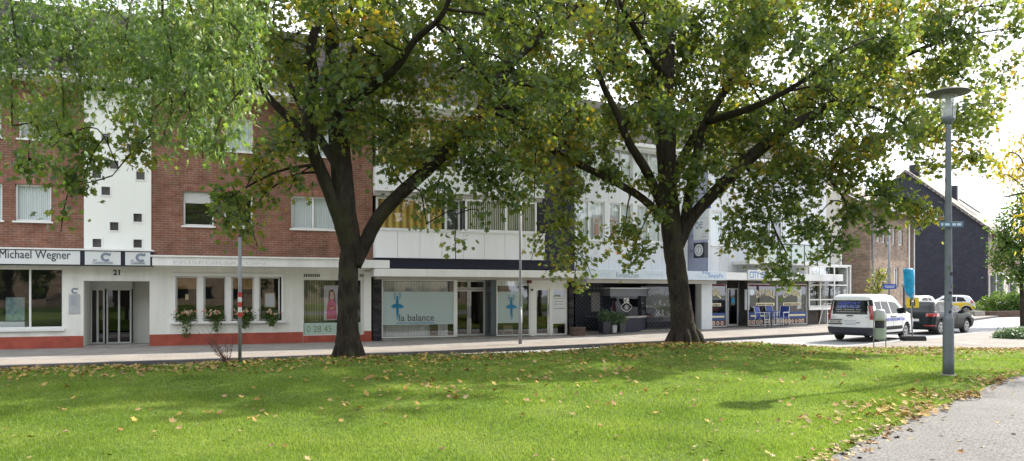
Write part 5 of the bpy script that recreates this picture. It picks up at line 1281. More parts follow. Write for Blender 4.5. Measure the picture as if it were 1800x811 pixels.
tree('small green street tree with thin trunk in front of the hedge', 'tree', bx, limbs5, B5l, 'leafG', SIMPLE, .15, 22, name='street_tree', trunkmat='bark', cl_r=.42, seed=23, droop=.3)
# young yellow-green tree by the brown house
Y6 = 39.5; bx = (P3(1545, 0, Y6)[0], Y6, .2); q = lambda x, y, dy=0: P3(x, y, Y6+dy)
M['leafYG'] = mat_leaf('yellow green leaves', [(0,(.08,.13,.03)),(.6,(.22,.24,.05)),(1,(.35,.28,.06))], [(0,(.20,.32,.03)),(1,(.5,.45,.06))], .4, .5, nscale=1)
tree('young thin tree with yellow green leaves against the brown brick house', 'tree', bx, [([bx, q(1545, 530), q(1543, 495), q(1546, 470)], .04, .015), ([q(1544, 520), q(1555, 490), q(1560, 475)], .02, .01)],
     [b(1540,490,12,14,Y6,.35,9), b(1548,510,14,12,Y6,.35,8), b(1556,487,10,10,Y6,.3,5), b(1534,505,8,9,Y6,.3,4), b(1543,475,8,6,Y6,.2,3)], 'leafYG', SIMPLE, .12, 12, name='young_tree', cl_r=.28, seed=25)
# trees behind the viewer: they show in the shop windows
BL = ['far left', 'second from the left', 'third from the left', 'middle', 'third from the right', 'second from the right', 'far right']
for i, (x, y, rz, sc) in enumerate(((-34, -12, 2.2, 1.0), (-24, -20, 4.0, 1.05), (-13, -14, 1.1, .95), (-2, -22, 5.2, 1.1), (9, -15, .4, .95), (20, -21, 3.1, 1.05), (33, -14, 5.9, 1.0))):
    c = copy_tree(t2); c.location = (x, y, .1); c.rotation_euler = (0, 0, rz); c.scale = (sc,)*3
    tag(c, 'plane tree behind the viewer, mirrored in the shop windows, '+BL[i], 'tree', 'trees behind the viewer')
for i, (x, y, rz) in enumerate(((27, 1, 2.9), (35, 11, .8), (45, 19, 4.4))):  # unseen trees added at the right so the car glass mirrors dark crowns
    c = copy_tree(t1); c.location = (x, y, .1); c.rotation_euler = (0, 0, rz)
    tag(c, 'unseen plane tree added right of the view to darken the car windows, '+['nearest', 'middle one', 'farthest'][i], 'tree', 'added trees right of the view')
for i, (x, w_, h_) in enumerate(((-44, 26, 10), (-14, 24, 8.5), (14, 26, 10.5), (44, 28, 9))):  # unseen houses added so the shop windows mirror something dark
    rt = empty('reflection_house', (x, -40, 0), 0, 'unseen brick house added behind the viewer for dark window reflections, '+['far left', 'left of the middle', 'right of the middle', 'far right'][i], 'house', 'added houses behind the viewer')
    k = MB(); k.box(-w_/2, w_/2, -10, 0, -.2, h_); k.build('wall', M['brown'], rt)
    k = MB(); k.prism([(.5, h_), (-5, h_+4), (-10.5, h_)], 'x', -w_/2-.3, w_/2+.3); k.build('roof', M['tiles'], rt)
    for zz in (1.2, 4.2) + ((7.2,) if h_ > 9.5 else ()):
        x = -w_/2+2
        while x < w_/2-2:
            k = MB(); k.box(x, x+1.3, .002, .03, zz, zz+1.4); k.build('window', M['carglass'], rt); x += 3.1
# hedge, low planting
def bush(name, label, c, rad, n, mat, tpl, size, cat='bush', seed=1, stems=True):
    rg = np.random.default_rng(seed); rt = empty(name, c, 0, label, cat)
    d = rg.normal(size=(n, 3)); d /= np.linalg.norm(d, axis=1)[:,None]; d[:,2] = np.abs(d[:,2]); lump = 1+.16*np.sin(d[:,0]*7+seed)*np.cos(d[:,1]*6+d[:,2]*5)
    P = d*(rg.random(n)**.35*lump)[:,None]*np.array(rad)
    leaves('foliage', P, size, tpl, M[mat], rt, .2, rng=rg)
    if stems:
        mb = MB()
        for i in range(8):
            a = rg.uniform(0, 6.28); r = rg.uniform(.3, .8); mb.tube([(0,0,0), (math.cos(a)*rad[0]*r*.5, math.sin(a)*rad[1]*r*.5, rad[2]*.45), (math.cos(a)*rad[0]*r, math.sin(a)*rad[1]*r, rad[2]*.8)], [.02, .015, .006], 5)
        mb.build('stem', M['bark'], rt)
    return rt
bush('hedge', 'clipped green hedge above the low wall in front of the bay windows', (36.6, 54, .3), (2.6, 1.2, 1.75), 5000, 'leafG', SIMPLE, .15, 'hedge', 4)
def low_wall():
    B = Line(33.2, 51.5, R(18)); k = MB(); k.box(-.2, 7, -.15, .15, 0, .42); rt = k.build('low_wall', M['dbrown']); rt.location = (B.x, B.y, .2); rt.rotation_euler = (0,0,B.a)
    tag(rt, 'low dark brick garden wall under the hedge', 'wall')
low_wall()
bush('ground_planting', 'tuft of pale green low plants on the paved square at the right edge', (*P3(1790, 0, 30)[:2], .05), (.95, .7, .42), 1500, 'leafS', NARROW, .16, 'plants', 6, False)

# ------------------------------------------------------------------ fallen leaves
M['litter'] = [mat_plain(n, c, .75, .25, 9) for n, c in (('tan fallen leaf', (.30,.20,.09)), ('brown fallen leaf', (.13,.075,.035)), ('yellow fallen leaf', (.34,.25,.07)), ('pale fallen leaf', (.42,.34,.20)), ('rust fallen leaf', (.24,.11,.03)))]
LN = ['tan', 'brown', 'yellow', 'pale', 'rust']
def litter_pts(n, rg):
    X, Y = [], []
    while len(X) < n:
        m = n*4; u = rg.random(m); y = 6.3+u*18.5; x = rg.uniform(-1, 1, m)*(.72*y+.8); e = bil(ED, x, y); pe = path_x(y)-x
        d = np.full(m, .014)
        d += .10*np.exp(-((e-1.6)/1.6)**2)*(x < 1) + 1.0*np.exp(-((e-2.0)/2.3)**2)*(x > 2.5) + .25*np.exp(-((e-3.5)/3)**2)*(x > -3)*(x <= 2.5)
        d += .28*np.exp(-((e-1.8)/1.2)**2)*(x < -3)
        d += .6*np.exp(-((pe)/.2)**2)*(y > 6.5) + .25*np.exp(-((pe-.6)/.7)**2)*(y > 9)
        d *= np.where(pe < -.35, .25, 1); d *= (e > .1)*(.4+1.2*(np.sin(x*1.7+3)*np.cos(y*2.1)+np.sin(x*.6-y*.9) > -.1))
        k = rg.random(m) < d; X += list(x[k]); Y += list(y[k])
    return np.array(X[:n]), np.array(Y[:n])
rg = np.random.default_rng(77); NX, NY = litter_pts(7600, rg); order = np.argsort(NY)
base_meshes = []
for vi in range(4):
    V0, T = (PLANE, PLANE2)[vi % 2]; V = V0.copy(); V[:,1] -= .42; rr = np.random.default_rng(vi)
    V[:,2] = .22*np.abs(V[:,0])**1.5*rr.uniform(.5, 2)+.16*V[:,1]**2*rr.uniform(-.3, 1.5)+rr.normal(0, .03, len(V))
    for ci in range(5):
        me = bpy.data.meshes.new('fallen_leaf'); me.from_pydata([tuple(v) for v in V], [], [tuple(t) for t in T.tolist()]); me.materials.append(M['litter'][ci]); base_meshes.append(me)
for j in order[:300]:
    x, y = float(NX[j]), float(NY[j]); r_ = rg.random(); ci = 0 if r_ < .32 else 1 if r_ < .55 else 2 if r_ < .72 else 3 if r_ < .87 else 4
    me = base_meshes[rg.integers(0, 4)*5+ci]; o = bpy.data.objects.new('fallen_leaf', me); COL.objects.link(o); s = rg.uniform(.045, .088)
    onp = x > float(path_x(y))+.03
    o.location = (x, y, lawn_z(x, y)+(.018 if onp else .04)); o.rotation_euler = (rg.uniform(-.45, .45), rg.uniform(-.45, .45), rg.uniform(0, 6.28)); o.scale = (s, s*rg.uniform(.7, 1), s)
    where = 'on the grey path' if onp else 'along the path edge' if x > float(path_x(y))-.35 else 'in the foreground grass' if y < 9 else 'further back in the grass'
    tag(o, f'fallen {LN[ci]} coloured autumn leaf lying {where}', 'leaf', f'{LN[ci]} fallen leaves {where}')
n = len(order)-300; idx = order[300:]
V0, T = PLANE2; VV = V0.copy(); VV[:,1] -= .42; VV[:,2] = .3*np.abs(VV[:,0])+.1*VV[:,1]**2
x = NX[idx]; y = NY[idx]; z = bil(LZ, x, y)+.035; th = rg.uniform(0, 6.28, n); s = rg.uniform(.05, .11, n); ax = rg.normal(0, .35, (n, 2))
c, sn = np.cos(th), np.sin(th); vx = VV[:,0][None]*s[:,None]; vy = VV[:,1][None]*s[:,None]*.85; vz = VV[:,2][None]*s[:,None]
X = vx*c[:,None]-vy*sn[:,None]; Yy = vx*sn[:,None]+vy*c[:,None]; Z = vz+X*ax[:,:1]+Yy*ax[:,1:]
V = np.stack([X+x[:,None], Yy+y[:,None], Z+z[:,None]], 2).reshape(-1, 3)
Fs = (T[None]+(np.arange(n)*len(VV))[:,None,None]).reshape(-1, 3)
M['littermix'] = mat_leaf('mixed fallen leaves', [(0,(.13,.075,.035)),(.25,(.28,.19,.09)),(.5,(.40,.29,.06)),(.7,(.24,.11,.03)),(1,(.42,.34,.20))], [(0,(.2,.1,.04)),(1,(.5,.4,.1))], .12, .75, nscale=3)
tag(npmesh('leaf_litter', V, Fs, M['littermix']), 'brown and yellow autumn leaves scattered thickly over the far lawn', 'leaves', kind='stuff')
# ================================================================== vehicles
M['yellow2'] = mat_plain('yellow plate', (.72,.55,.03), .4, .15, 4)
def lerp_pts(v, P): return interp(v, P)
def car(name, label, loc, rz, L, W, Ht, prof, paint, cat='car', group=None, side_win=(), rear_win=None, windshield=None, belt=.95, wheels=(.75, 3.35), wr=.32, roofw=.80, bumper_z=.42, cladding=None, dark_low=.30, extras=None, corner=.28):
    """body from stacked rounded plan outlines. prof: list of (z, x_rear, x_front, half_width)"""
    rt = empty(name, loc, rz, label, cat, group)
    zs = [p[0] for p in prof]; XR = [(p[0], p[1]) for p in prof]; XF = [(p[0], p[2]) for p in prof]; HW = [(p[0], p[3]) for p in prof]
    def outline(z, n=150):
        xr, xf, w = interp(z, XR), interp(z, XF), interp(z, HW)
        rc = min(corner, (xf-xr)*.45, w*.8); pts = []
        # start at rear centre, go to right side (y<0), front, left side
        nseg = [22, 10, 190, 10, 18]
        half = []
        for i in range(nseg[0]): half.append((xr, -(w-rc)*i/nseg[0]))
        for i in range(nseg[1]): a = math.pi/2*i/nseg[1]; half.append((xr+rc*.55*(1-math.cos(a)), -(w-rc)-rc*math.sin(a)))
        x0 = xr+rc*.55; x1 = xf-rc*.9
        for i in range(nseg[2]): half.append((x0+(x1-x0)*i/nseg[2], -w))
        for i in range(nseg[3]): a = math.pi/2*i/nseg[3]; half.append((x1+rc*.9*math.sin(a), -(w-rc)-rc*math.cos(a)))
        for i in range(nseg[4]+1): half.append((xf, -(w-rc)*(1-i/nseg[4])))
        # slight bow front and rear
        half = [(x+(.05*(1-(y/w)**2) if x > (xr+xf)/2 else -.03*(1-(y/w)**2)) if abs(y) < w*.999 else x, y) for x, y in half]
        full = half + [(x, -y) for x, y in reversed(half[1:-1])]
        return full
    levels = []
    z = zs[0]
    while z < zs[-1]-1e-6: levels.append(z); z += .0105
    for e_ in zs:
        if all(abs(e_-l) > .002 for l in levels): levels.append(e_)
    levels.sort(); rings = []
    for z in levels:
        r = []
        for (x, y) in outline(z):
            zz = z
            for wx in wheels:
                if (x-wx)**2+(z-wr)**2 < (wr*1.17)**2 and abs(y) > interp(z, HW)*.6 and .12 < x < L-.12: y = y*.72
            r.append((x, y, zz))
        rings.append(r)
    n = len(rings[0]); V = [v for r in rings for v in r]; Fq = []
    for i in range(len(rings)-1):
        for j in range(n): Fq.append((i*n+j, i*n+(j+1) % n, (i+1)*n+(j+1) % n, (i+1)*n+j))
    def cen(f): return [sum(V[i][k] for i in f)/4 for k in range(3)]
    low = []; main = []
    for f in Fq:
        c = cen(f); arch = any((c[0]-wx)**2+(c[2]-wr)**2 < (wr*1.2)**2 for wx in wheels) and abs(c[1]) < interp(c[2], HW)*.985
        cl = cladding(c) if cladding else False
        (low if (arch or c[2] < dark_low or cl) else main).append(f)
    mb = MB(); mb.add(V, main+[tuple(range((len(rings)-1)*n, len(rings)*n))], 0); mb.m = [0]*len(mb.f); mb.f += low; mb.m += [1]*len(low); mb.f.append(tuple(range(n-1, -1, -1))); mb.m.append(1)
    body = mb.build('body', [M[paint], M['plastic']], rt, smooth=True)
    def patch(nm, test, mat, off=.006, parent=rt, smooth=True):
        sel = [f for f in Fq if test(*cen(f))]
        if not sel: print('empty patch', nm); return None
        ids = sorted({i for f in sel for i in f}); mp = {v: i for i, v in enumerate(ids)}; acc = {i: Vector() for i in ids}
        for f in sel:
            a, b_, c, d = [Vector(V[i]) for i in f]; nn = (c-a).cross(d-b_); nn.normalize()
            cc = Vector(cen(f))-Vector((L/2, 0, Ht*.4))
            if nn.dot(cc) < 0: nn = -nn
            for i in f: acc[i] += nn
        vs = [Vector(V[i])+acc[i].normalized()*off for i in ids]; k = MB(); k.add(vs, [tuple(mp[i] for i in f) for f in sel]); return k.build(nm, M[mat], parent, smooth=smooth)
    def side(nm, poly, mat, sides=(-1, 1), off=.006):
        def inside(x, z):
            r = False; j = len(poly)-1
            for i in range(len(poly)):
                if (poly[i][1] > z) != (poly[j][1] > z) and x < (poly[j][0]-poly[i][0])*(z-poly[i][1])/(poly[j][1]-poly[i][1])+poly[i][0]: r = not r
                j = i
            return r
        for sg in sides: patch(nm, lambda x, y, z, sg=sg: y*sg > 0 and abs(y) > interp(z, HW)*.9 and inside(x, z), mat, off)
    for p in side_win: side('side_window', p, 'carglass')
    if rear_win: 
        y1, z0, z1 = rear_win; patch('rear_window', lambda x, y, z: abs(y) < y1*(1-.05*(z-z0)) and z0 < z < z1 and x < L*.4, 'carglass')
    if windshield:
        y1, z0, z1 = windshield; patch('windshield', lambda x, y, z: abs(y) < y1 and z0 < z < z1 and x > L*.45 , 'carglass')
    for wx in wheels:
        for sg in (-1, 1):
            yw = interp(wr, HW)*sg; c = MB()
            cc = [(wr*.62, -.11), (wr*.9, -.11), (wr, -.07), (wr, .07), (wr*.9, .11), (wr*.62, .11)]
            seg = 28; vs = []; fs = []
            for r, yy in cc:
                for k in range(seg): a = 2*math.pi*k/seg; vs.append((wx+r*math.cos(a), yw-sg*.12+yy, wr+r*math.sin(a)))
            for i in range(len(cc)-1):
                for k in range(seg): fs.append((i*seg+k, i*seg+(k+1) % seg, (i+1)*seg+(k+1) % seg, (i+1)*seg+k))
            fs += [tuple(range(seg)), tuple(range(5*seg, 6*seg))]
            c.add(vs, fs); w = c.build('wheel', M['black'], rt, smooth=False)
            rm = MB(); yo = yw-sg*.12+sg*.10
            for k in range(5):
                a = 2*math.pi*k/5+.3
                for da in (-.16, .16):
                    p0 = (wx+.04*math.cos(a), wr+.04*math.sin(a)); p1 = (wx+wr*.62*math.cos(a+da), wr+wr*.62*math.sin(a+da)); dx, dz = p1[0]-p0[0], p1[1]-p0[1]; l = math.hypot(dx, dz); nx, nz = -dz/l*.022, dx/l*.022
                    rm.prism([(p0[0]-nx, p0[1]-nz), (p1[0]-nx, p1[1]-nz), (p1[0]+nx, p1[1]+nz), (p0[0]+nx, p0[1]+nz)], 'y', yo, yo+sg*.025)
            rm.disc((wx, yo+(0 if sg > 0 else -.02), wr), wr*.68, th=.02, r2=wr*.58, seg=24); rm.disc((wx, yo+(.0 if sg > 0 else -.03), wr), .06, th=.03, seg=12)
            rm.build('rim', M['rim'], w)
    if extras: extras(rt, patch, side, HW, XR)
    return rt
GX = (.766, .643)
# ---- white van
VL, VW, VH = 4.42, 1.84, 1.84
vprof = [(.24, .10, 4.30, .80), (.34, .02, 4.40, .88), (.50, .0, 4.42, .915), (.80, .03, 4.40, .92), (.98, .04, 4.24, .915), (1.06, .05, 3.98, .905), (1.14, .06, 3.66, .89), (1.24, .075, 3.44, .865), (1.60, .14, 2.90, .79), (1.72, .18, 2.66, .755), (1.78, .24, 2.46, .70), (1.82, .36, 2.26, .60), (1.842, .6, 2.0, .42)]
def van_extras(rt, patch, side, HW, XR):
    # tail lamps: tall strips on both rear corners
    for sg in (-1, 1):
        patch('tail_lamp', lambda x, y, z, sg=sg: y*sg > interp(z, HW)*.86 and x < .20 and .86 < z < 1.38, 'tail', .012)
        patch('rear_pillar', lambda x, y, z, sg=sg: y*sg > interp(z, HW)*.87 and x < .30 and 1.38 <= z < 1.62, 'plastic', .008)
    b = patch('rear_bumper', lambda x, y, z: x < .26 and .26 < z < .56, 'bumperdark', .03)
    k = MB(); k.box(-.055, -.04, .30, .80, .70, .83); pl = k.build('number_plate', M['plate'], rt)
    k = MB(); k.box(-.062, -.0555, .27, .83, .66, .70, 0); k.box(-.062, -.0555, .27, .83, .83, .86, 0); k.build('plate_surround', M['plastic'], rt)
    def rear_text(txt, y0, z0, w, h, x, mat, nm, par, shear=0.0, bold=0):
        m = text_mb(txt, .2, 0, 0, 0, width=w, height=h, depth=.004, font_shear=shear, bold=bold)
        # local: x along -> -y of car (reads left to right from behind), outward -> -x
        m.v = [(x(z0+v[2]) + v[1], y0-v[0], z0+v[2]) for v in m.v]; return m.build(nm, M[mat], par)
    xg = lambda z: interp(z, XR)-.03-.011-.006
    rear_text('WES CC 800', .77, .73, .44, .07, lambda z: -.060, 'ink', 'plate_number', pl)
    rear_text('AIRPORT', .50, 1.42, .92, .12, xg, 'vanblue', 'lettering', rt, .3, .004)
    rear_text('SERVICE', .55, 1.30, .98, .10, xg, 'vanblue2', 'lettering', rt, .3, .004)
    rear_text('02845  TRANSFER  TAXI', .55, 1.215, 1.0, .045, xg, 'plate', 'small_lettering', rt)
    rear_text('KRANKENFAHRTEN', .52, 1.135, .94, .04, xg, 'plate', 'small_lettering', rt)
    rear_text('CONNECT', .78, .94, .26, .035, lambda z: interp(z, XR)-.045, 'gink', 'badge', rt); rear_text('TDCi', -.62, .94, .12, .035, lambda z: interp(z, XR)-.035, 'gink', 'badge', rt)
    k = MB(); k.box(-.05, -.02, -.16, .10, .985, 1.02); k.build('handle', M['plastic'], rt)
    k = MB()
    for zc in (.82, .76, .71, .66): k.box(-.022, -.018, -.28, .20, zc-.006, zc+.006)
    k.build('sticker_lines', M['gink'], rt); k = MB(); k.box(-.03, -.02, -.42, -.30, .72, .75); k.build('badge_dark', M['plastic'], rt)
    # side lettering, door seams, handles, rubbing strip
    yw = -.928
    m = text_mb('AIRPORTSERVICE.de', .2, 0, 0, 0, width=2.0, height=.12, depth=.004, bold=.004); m.v = [(1.28+v[0], yw+v[1], .78+v[2]) for v in m.v]; m.build('side_lettering', M['vanblue'], rt)
    side('rubbing_strip', [(1.42,.44),(1.36,.58),(3.02,.58),(3.05,.48),(2.96,.44)], 'plastic', (-1,), .012)
    k = MB()
    for x in (1.18, 2.08, 3.08): k.box(x-.006, x+.006, -.922, -.918, .42, 1.05)
    k.box(.5, 2.08, -.921, -.917, .985, .997); k.build('door_seam', M['seam'], rt)
    for x in (1.92, 2.24): 
        k = MB(); k.box(x-.09, x+.09, -.955, -.915, .93, .965); k.build('door_handle', M['plastic'], rt, bevel=.008)
    for sg in (-1, 1):
        k = MB(); k.prism([(2.92, 1.08), (3.12, 1.06), (3.12, 1.28), (2.98, 1.30)], 'y', .86*sg, 1.05*sg); k.build('wing_mirror', M['plastic'], rt, bevel=.02)
    patch('headlight', lambda x, y, z: x > 3.95 and y < -.5 and .82 < z < 1.0, 'tailw', .008)
    k = MB(); k.tube([(.35, .58, 1.80), (2.2, .60, 1.83)], .018, 6); k.tube([(.35, -.58, 1.80), (2.2, -.60, 1.83)], .018, 6)
M['bumperdark'] = mat_plain('van rear bumper', (.022,.026,.045), .45, .1, 3)
M['vanblue'] = mat_plain('blue van lettering', (.06,.10,.55), .4, .1, 3); M['vanblue2'] = mat_plain('light blue van lettering', (.25,.34,.75), .4, .1, 3); M['seam'] = mat_plain('door seam', (.25,.26,.28), .6, .1, 3)
aV = R(42); VR = (13.72, 28.05)
van_loc = (VR[0]-.92*math.sin(aV), VR[1]+.92*math.cos(aV), .01)
car('parked_van', 'white compact van with blue lettering on its rear window, parked at the roadside', van_loc, aV, VL, VW, VH, vprof, 'vanw', 'van',
    side_win=[[(.55,1.10),(.42,1.55),(.98,1.56),(1.02,1.08)], [(1.12,1.08),(1.06,1.56),(1.72,1.55),(1.86,1.07)], [(1.98,1.07),(1.82,1.55),(2.52,1.50),(3.05,1.20),(3.06,1.06)]],
    rear_win=(.70, 1.06, 1.60), windshield=(.70, 1.22, 1.62), wheels=(.80, 3.55), wr=.325, dark_low=.33, extras=van_extras, corner=.24).scale = (.955, .955, 1.0)
# ---- dark crossover
cprof = [(.22, .16, 4.05, .76), (.32, .04, 4.16, .85), (.50, .0, 4.20, .89), (.72, .06, 4.17, .90), (.84, .09, 4.02, .895), (.93, .12, 3.60, .885), (1.0, .16, 3.20, .86), (1.06, .24, 2.98, .82), (1.30, .50, 2.52, .69), (1.42, .66, 2.26, .63), (1.47, .74, 2.1, .57), (1.50, .95, 1.9, .46), (1.515, 1.3, 1.75, .3)]
def cross_extras(rt, patch, side, HW, XR):
    for sg in (-1, 1):
        patch('tail_lamp', lambda x, y, z, sg=sg: y*sg > .50 and x < .50 and .82 < z < .95, 'tail', .012)
        k = MB(); k.prism([(2.62, .96), (2.80, .94), (2.80, 1.08), (2.66, 1.10)], 'y', .84*sg, 1.0*sg); k.build('wing_mirror', M['plastic'], rt, bevel=.02)
        patch('reflector', lambda x, y, z, sg=sg: y*sg > .45 and x < .25 and .40 < z < .45, 'tail', .012)
    k = MB(); k.box(-.05, -.025, -.26, .26, .60, .71); k.build('number_plate', M['plate'], rt)
    patch('lit_roof_patch', lambda x, y, z: z > 1.475, 'silver', .004)  # pale patch paints the silvery light onto the dark roof
    k = MB(); k.tube([(.95, -.58, 1.46), (1.5, -.6, 1.52), (2.1, -.6, 1.49)], .018, 6); k.tube([(.95, .58, 1.46), (1.5, .6, 1.52), (2.1, .6, 1.49)], .018, 6); k.build('roof_rail', M['steel'], rt)
    k = MB()
    for x in (1.30, 2.22): k.box(x-.005, x+.005, -.905, -.899, .36, .92)
    k.build('door_seam', M['ink'], rt)
    for x in (1.46, 2.34):
        k = MB(); k.box(x-.09, x+.09, -.925, -.895, .80, .825); k.build('door_handle', M['darkpaint'], rt)
    patch('headlight', lambda x, y, z: x > 3.7 and y < -.45 and .70 < z < .84, 'tailw', .008)
cl = lambda c: c[2] < .42 or any((c[0]-wx)**2+(c[2]-.335)**2 < .47**2 for wx in (.74, 3.32)) and abs(c[1]) > .8
aC = R(36)
# rear corner solved so that the rear wheel stands at the traced point
rw = (19.25, 33.1); loc = (rw[0]-.74*math.cos(aC)-.90*math.sin(aC), rw[1]-.74*math.sin(aC)+.90*math.cos(aC), .02)
car('parked_car', 'dark grey green hatchback with silver roof rails, parked ahead of the white van', loc, aC, 4.2, 1.8, 1.5, cprof, 'darkpaint', 'car', side_win=[[(.62,1.02),(.84,1.32),(1.28,1.38),(1.32,.98)], [(1.38,.98),(1.34,1.38),(1.98,1.38),(2.14,.97)], [(2.2,.97),(2.06,1.37),(2.34,1.32),(2.88,1.02),(2.86,.96)]],
    rear_win=(.60, 1.03, 1.40), windshield=(.62, 1.05, 1.36), wheels=(.74, 3.32), wr=.335, cladding=cl, extras=cross_extras, corner=.30)
# ---- pale compacts beyond
kprof = [(.20, .14, 3.40, .70), (.32, .03, 3.50, .79), (.55, .0, 3.54, .815), (.80, .03, 3.50, .82), (.90, .07, 3.25, .81), (.98, .12, 2.85, .79), (1.30, .30, 2.30, .67), (1.40, .42, 2.05, .62), (1.45, .62, 1.8, .54), (1.475, .9, 1.55, .38)]
def comp_extras(yellow):
    def f(rt, patch, side, HW, XR):
        if yellow:
            side('yellow_patch', [(.30,.62),(.36,.80),(.55,.90),(1.0,.92),(1.5,.84),(1.9,.84),(1.7,.74),(1.15,.66),(1.02,.40),(.9,.62),(.6,.75)], 'yellow', (1, -1), .008); patch('yellow_patch', lambda x, y, z: x < .35 and .40 < z < .62 and abs(y) > .4, 'yellow', .008)
        for sg in (-1, 1):
            patch('tail_lamp', lambda x, y, z, sg=sg: y*sg > .58 and x < .35 and .85 < z < 1.08, 'tail', .01)
            k = MB(); k.prism([(2.35, .95), (2.50, .93), (2.50, 1.06), (2.4, 1.08)], 'y', .78*sg, .94*sg); k.build('wing_mirror', M['silver'], rt)
        patch('headlight', lambda x, y, z: x > 3.1 and abs(y) > .4 and .62 < z < .80, 'tailw', .008)
    return f
sw = [[(.62,.98),(.80,1.28),(1.22,1.33),(1.26,.96)], [(1.32,.96),(1.28,1.34),(1.88,1.32),(2.5,1.02),(2.48,.96)]]
# heading away to the left: we see its left... side and rear at the right
a = R(158); rw = (34.4, 56.0); loc = (rw[0]-.62*math.cos(a)-(-.78)*(-math.sin(a))*-1*-1, rw[1]-.62*math.sin(a)+.78*math.cos(a)*-1*-1, .26)
loc = (rw[0]-.62*math.cos(a)+(.78)*math.sin(a)*1, rw[1]-.62*math.sin(a)-.78*math.cos(a), .26)
car('parked_car', 'small pale car with yellow patches parked in front of the navy gable', loc, a, 3.54, 1.64, 1.48, kprof, 'silver', 'car', side_win=sw, rear_win=(.56, 1.0, 1.32), windshield=(.56, 1.0, 1.34), wheels=(.62, 2.98), wr=.30, extras=comp_extras(True), corner=.24)
a = R(215); loc = (29.6, 52.8, .24)
car('parked_car', 'white small car half hidden behind the dark hatchback', loc, a, 3.54, 1.64, 1.55, kprof, 'vanw', 'car', side_win=sw, rear_win=(.56, 1.0, 1.32), windshield=(.56, 1.0, 1.34), wheels=(.62, 2.98), wr=.30, extras=comp_extras(False), corner=.24)

# ================================================================== street furniture
def lamp():
    Y = 14.2; x = (1667-CX)/F*Y; z0 = lawn_z(x, Y)-.03; zt = lambda py: H+(HY-py)*Y/F-z0
    rt = empty('street_lamp', (x, Y, z0), 0, 'grey street lamp with a flat round hat and clear glass on the lawn', 'street lamp')
    zj = zt(558); k = MB(); k.lathe([(.100, 0), (.098, .3), (.096, zj-.06), (.092, zj), (.070, zj+.03), (.068, zj+.6), (.062, zt(415)), (.055, zt(300)), (.048, zt(225)), (.048, zt(218))], seg=20); k.build('pole', M['lampgrey'], rt, smooth=True)
    zb = zt(216); k = MB(); k.lathe([(.055, zb-.03), (.075, zb), (.115, zb+.05), (.118, zb+.10), (.06, zb+.11)], seg=24); k.build('lamp_base', M['lampgrey'], rt, smooth=True)
    zc = zt(168); k = MB(); seg = 24; vs = []
    for r, z in ((.112, zb+.10), (.155, zc)):
        for i in range(seg): t = 2*math.pi*i/seg; vs.append((r*math.cos(t), r*math.sin(t), z))
    k.add(vs, [(i, (i+1) % seg, seg+(i+1) % seg, seg+i) for i in range(seg)]); k.build('lamp_glass', M['lampglass'], rt, smooth=True)
    k = MB(); k.lathe([(.04, zb+.11), (.085, zb+.13), (.088, zb+.26), (.05, zb+.30), (.05, zc-.02)], seg=14); k.build('light_source', M['lampinner'], rt, smooth=True)
    k = MB(); k.lathe([(.16, zc), (.33, zc+.015), (.375, zc+.03), (.385, zc+.045), (.36, zc+.065), (.25, zc+.09), (.19, zc+.105), (.18, zc+.122), (.12, zc+.135), (.02, zc+.138)], seg=36); k.build('lamp_hat', M['hat'], rt, smooth=True)
    k = MB()
    for i in range(3): t = 2*math.pi*i/3+.6; k.tube([(.118*math.cos(t), .118*math.sin(t), zb+.1), (.15*math.cos(t), .15*math.sin(t), zc+.005)], .006, 6)
    k.build('rod', M['lampgrey'], rt)
    zs = zt(395.5); k = MB(); k.box(-.235, .235, -.092, -.084, zs-.055, zs+.055); k.box(-.03, .03, -.084, -.07, zs-.05, zs+.05); sp = k.build('name_plate', M['signteal'], rt, bevel=.004)
    k = MB()
    for xa, xb in ((-.19,-.15), (-.12,-.03), (.02,.09), (.11,.19)): k.box(xa, xb, -.0945, -.0925, zs-.022, zs+.022)
    k.build('plate_lettering', M['pale'], sp)
    rr = random.Random(3)
    for i in range(8):
        t = rr.uniform(-2.3, -1.0); z = zj+.08+i*.12; r = .079; w = rr.uniform(.03, .06); h = rr.uniform(.03, .08)
        k = MB(); k.add([(r*math.cos(t), r*math.sin(t), z), (r*math.cos(t+w/r), r*math.sin(t+w/r), z+.005), (r*math.cos(t+w/r), r*math.sin(t+w/r), z+h), (r*math.cos(t), r*math.sin(t), z+h+.004)], [(0,1,2,3)]); k.build('sticker', M[('ink', 'stickerg', 'signteal')[i % 3]], rt)
    k = MB(); k.lathe([(.15, -.01), (.15, .035), (.12, .05)], seg=16); k.build('footing', M['concrete'], rt)
M['lampglass'] = mat_film('lamp glass', (.75,.80,.84), .38, .15); M['lampinner'] = mat_plain('lamp insert', (.45,.47,.5), .4, .1, 5); M['signteal'] = mat_plain('street name plate', (.10,.17,.22), .5, .2, 8); M['stickerg'] = mat_plain('green sticker', (.06,.12,.05), .5, .1, 5)
lamp()
def post(name, label, cat, x, Y, z0, h, r, mat, extra=None):
    rt = empty(name, (x, Y, z0), 0, label, cat); k = MB(); k.tube([(0,0,-.05),(0,0,h)], r, 12); k.build('pole', M[mat], rt, smooth=True)
    k = MB(); k.lathe([(r+.002, h-.01), (r+.004, h+.01), (r*.5, h+.02)], seg=12); k.build('cap', M['plastic'], rt)
    if extra: extra(rt)
    return rt
x, Y = -5.96, 16.2
def bands(rt):
    k = MB(); n = 5
    for i in range(n): k.tube([(0,0,.98+i*.11),(0,0,.98+(i+1)*.11-.001)], .043, 12, mi=i % 2)
    k.build('warning_bands', [M['redb'], M['whiteb']], rt)
post('sign_pole', 'thin grey pole with red and white bands beside the bare shrub', 'pole', x, Y, lawn_z(x, Y), 2.75, .038, 'steel', bands)
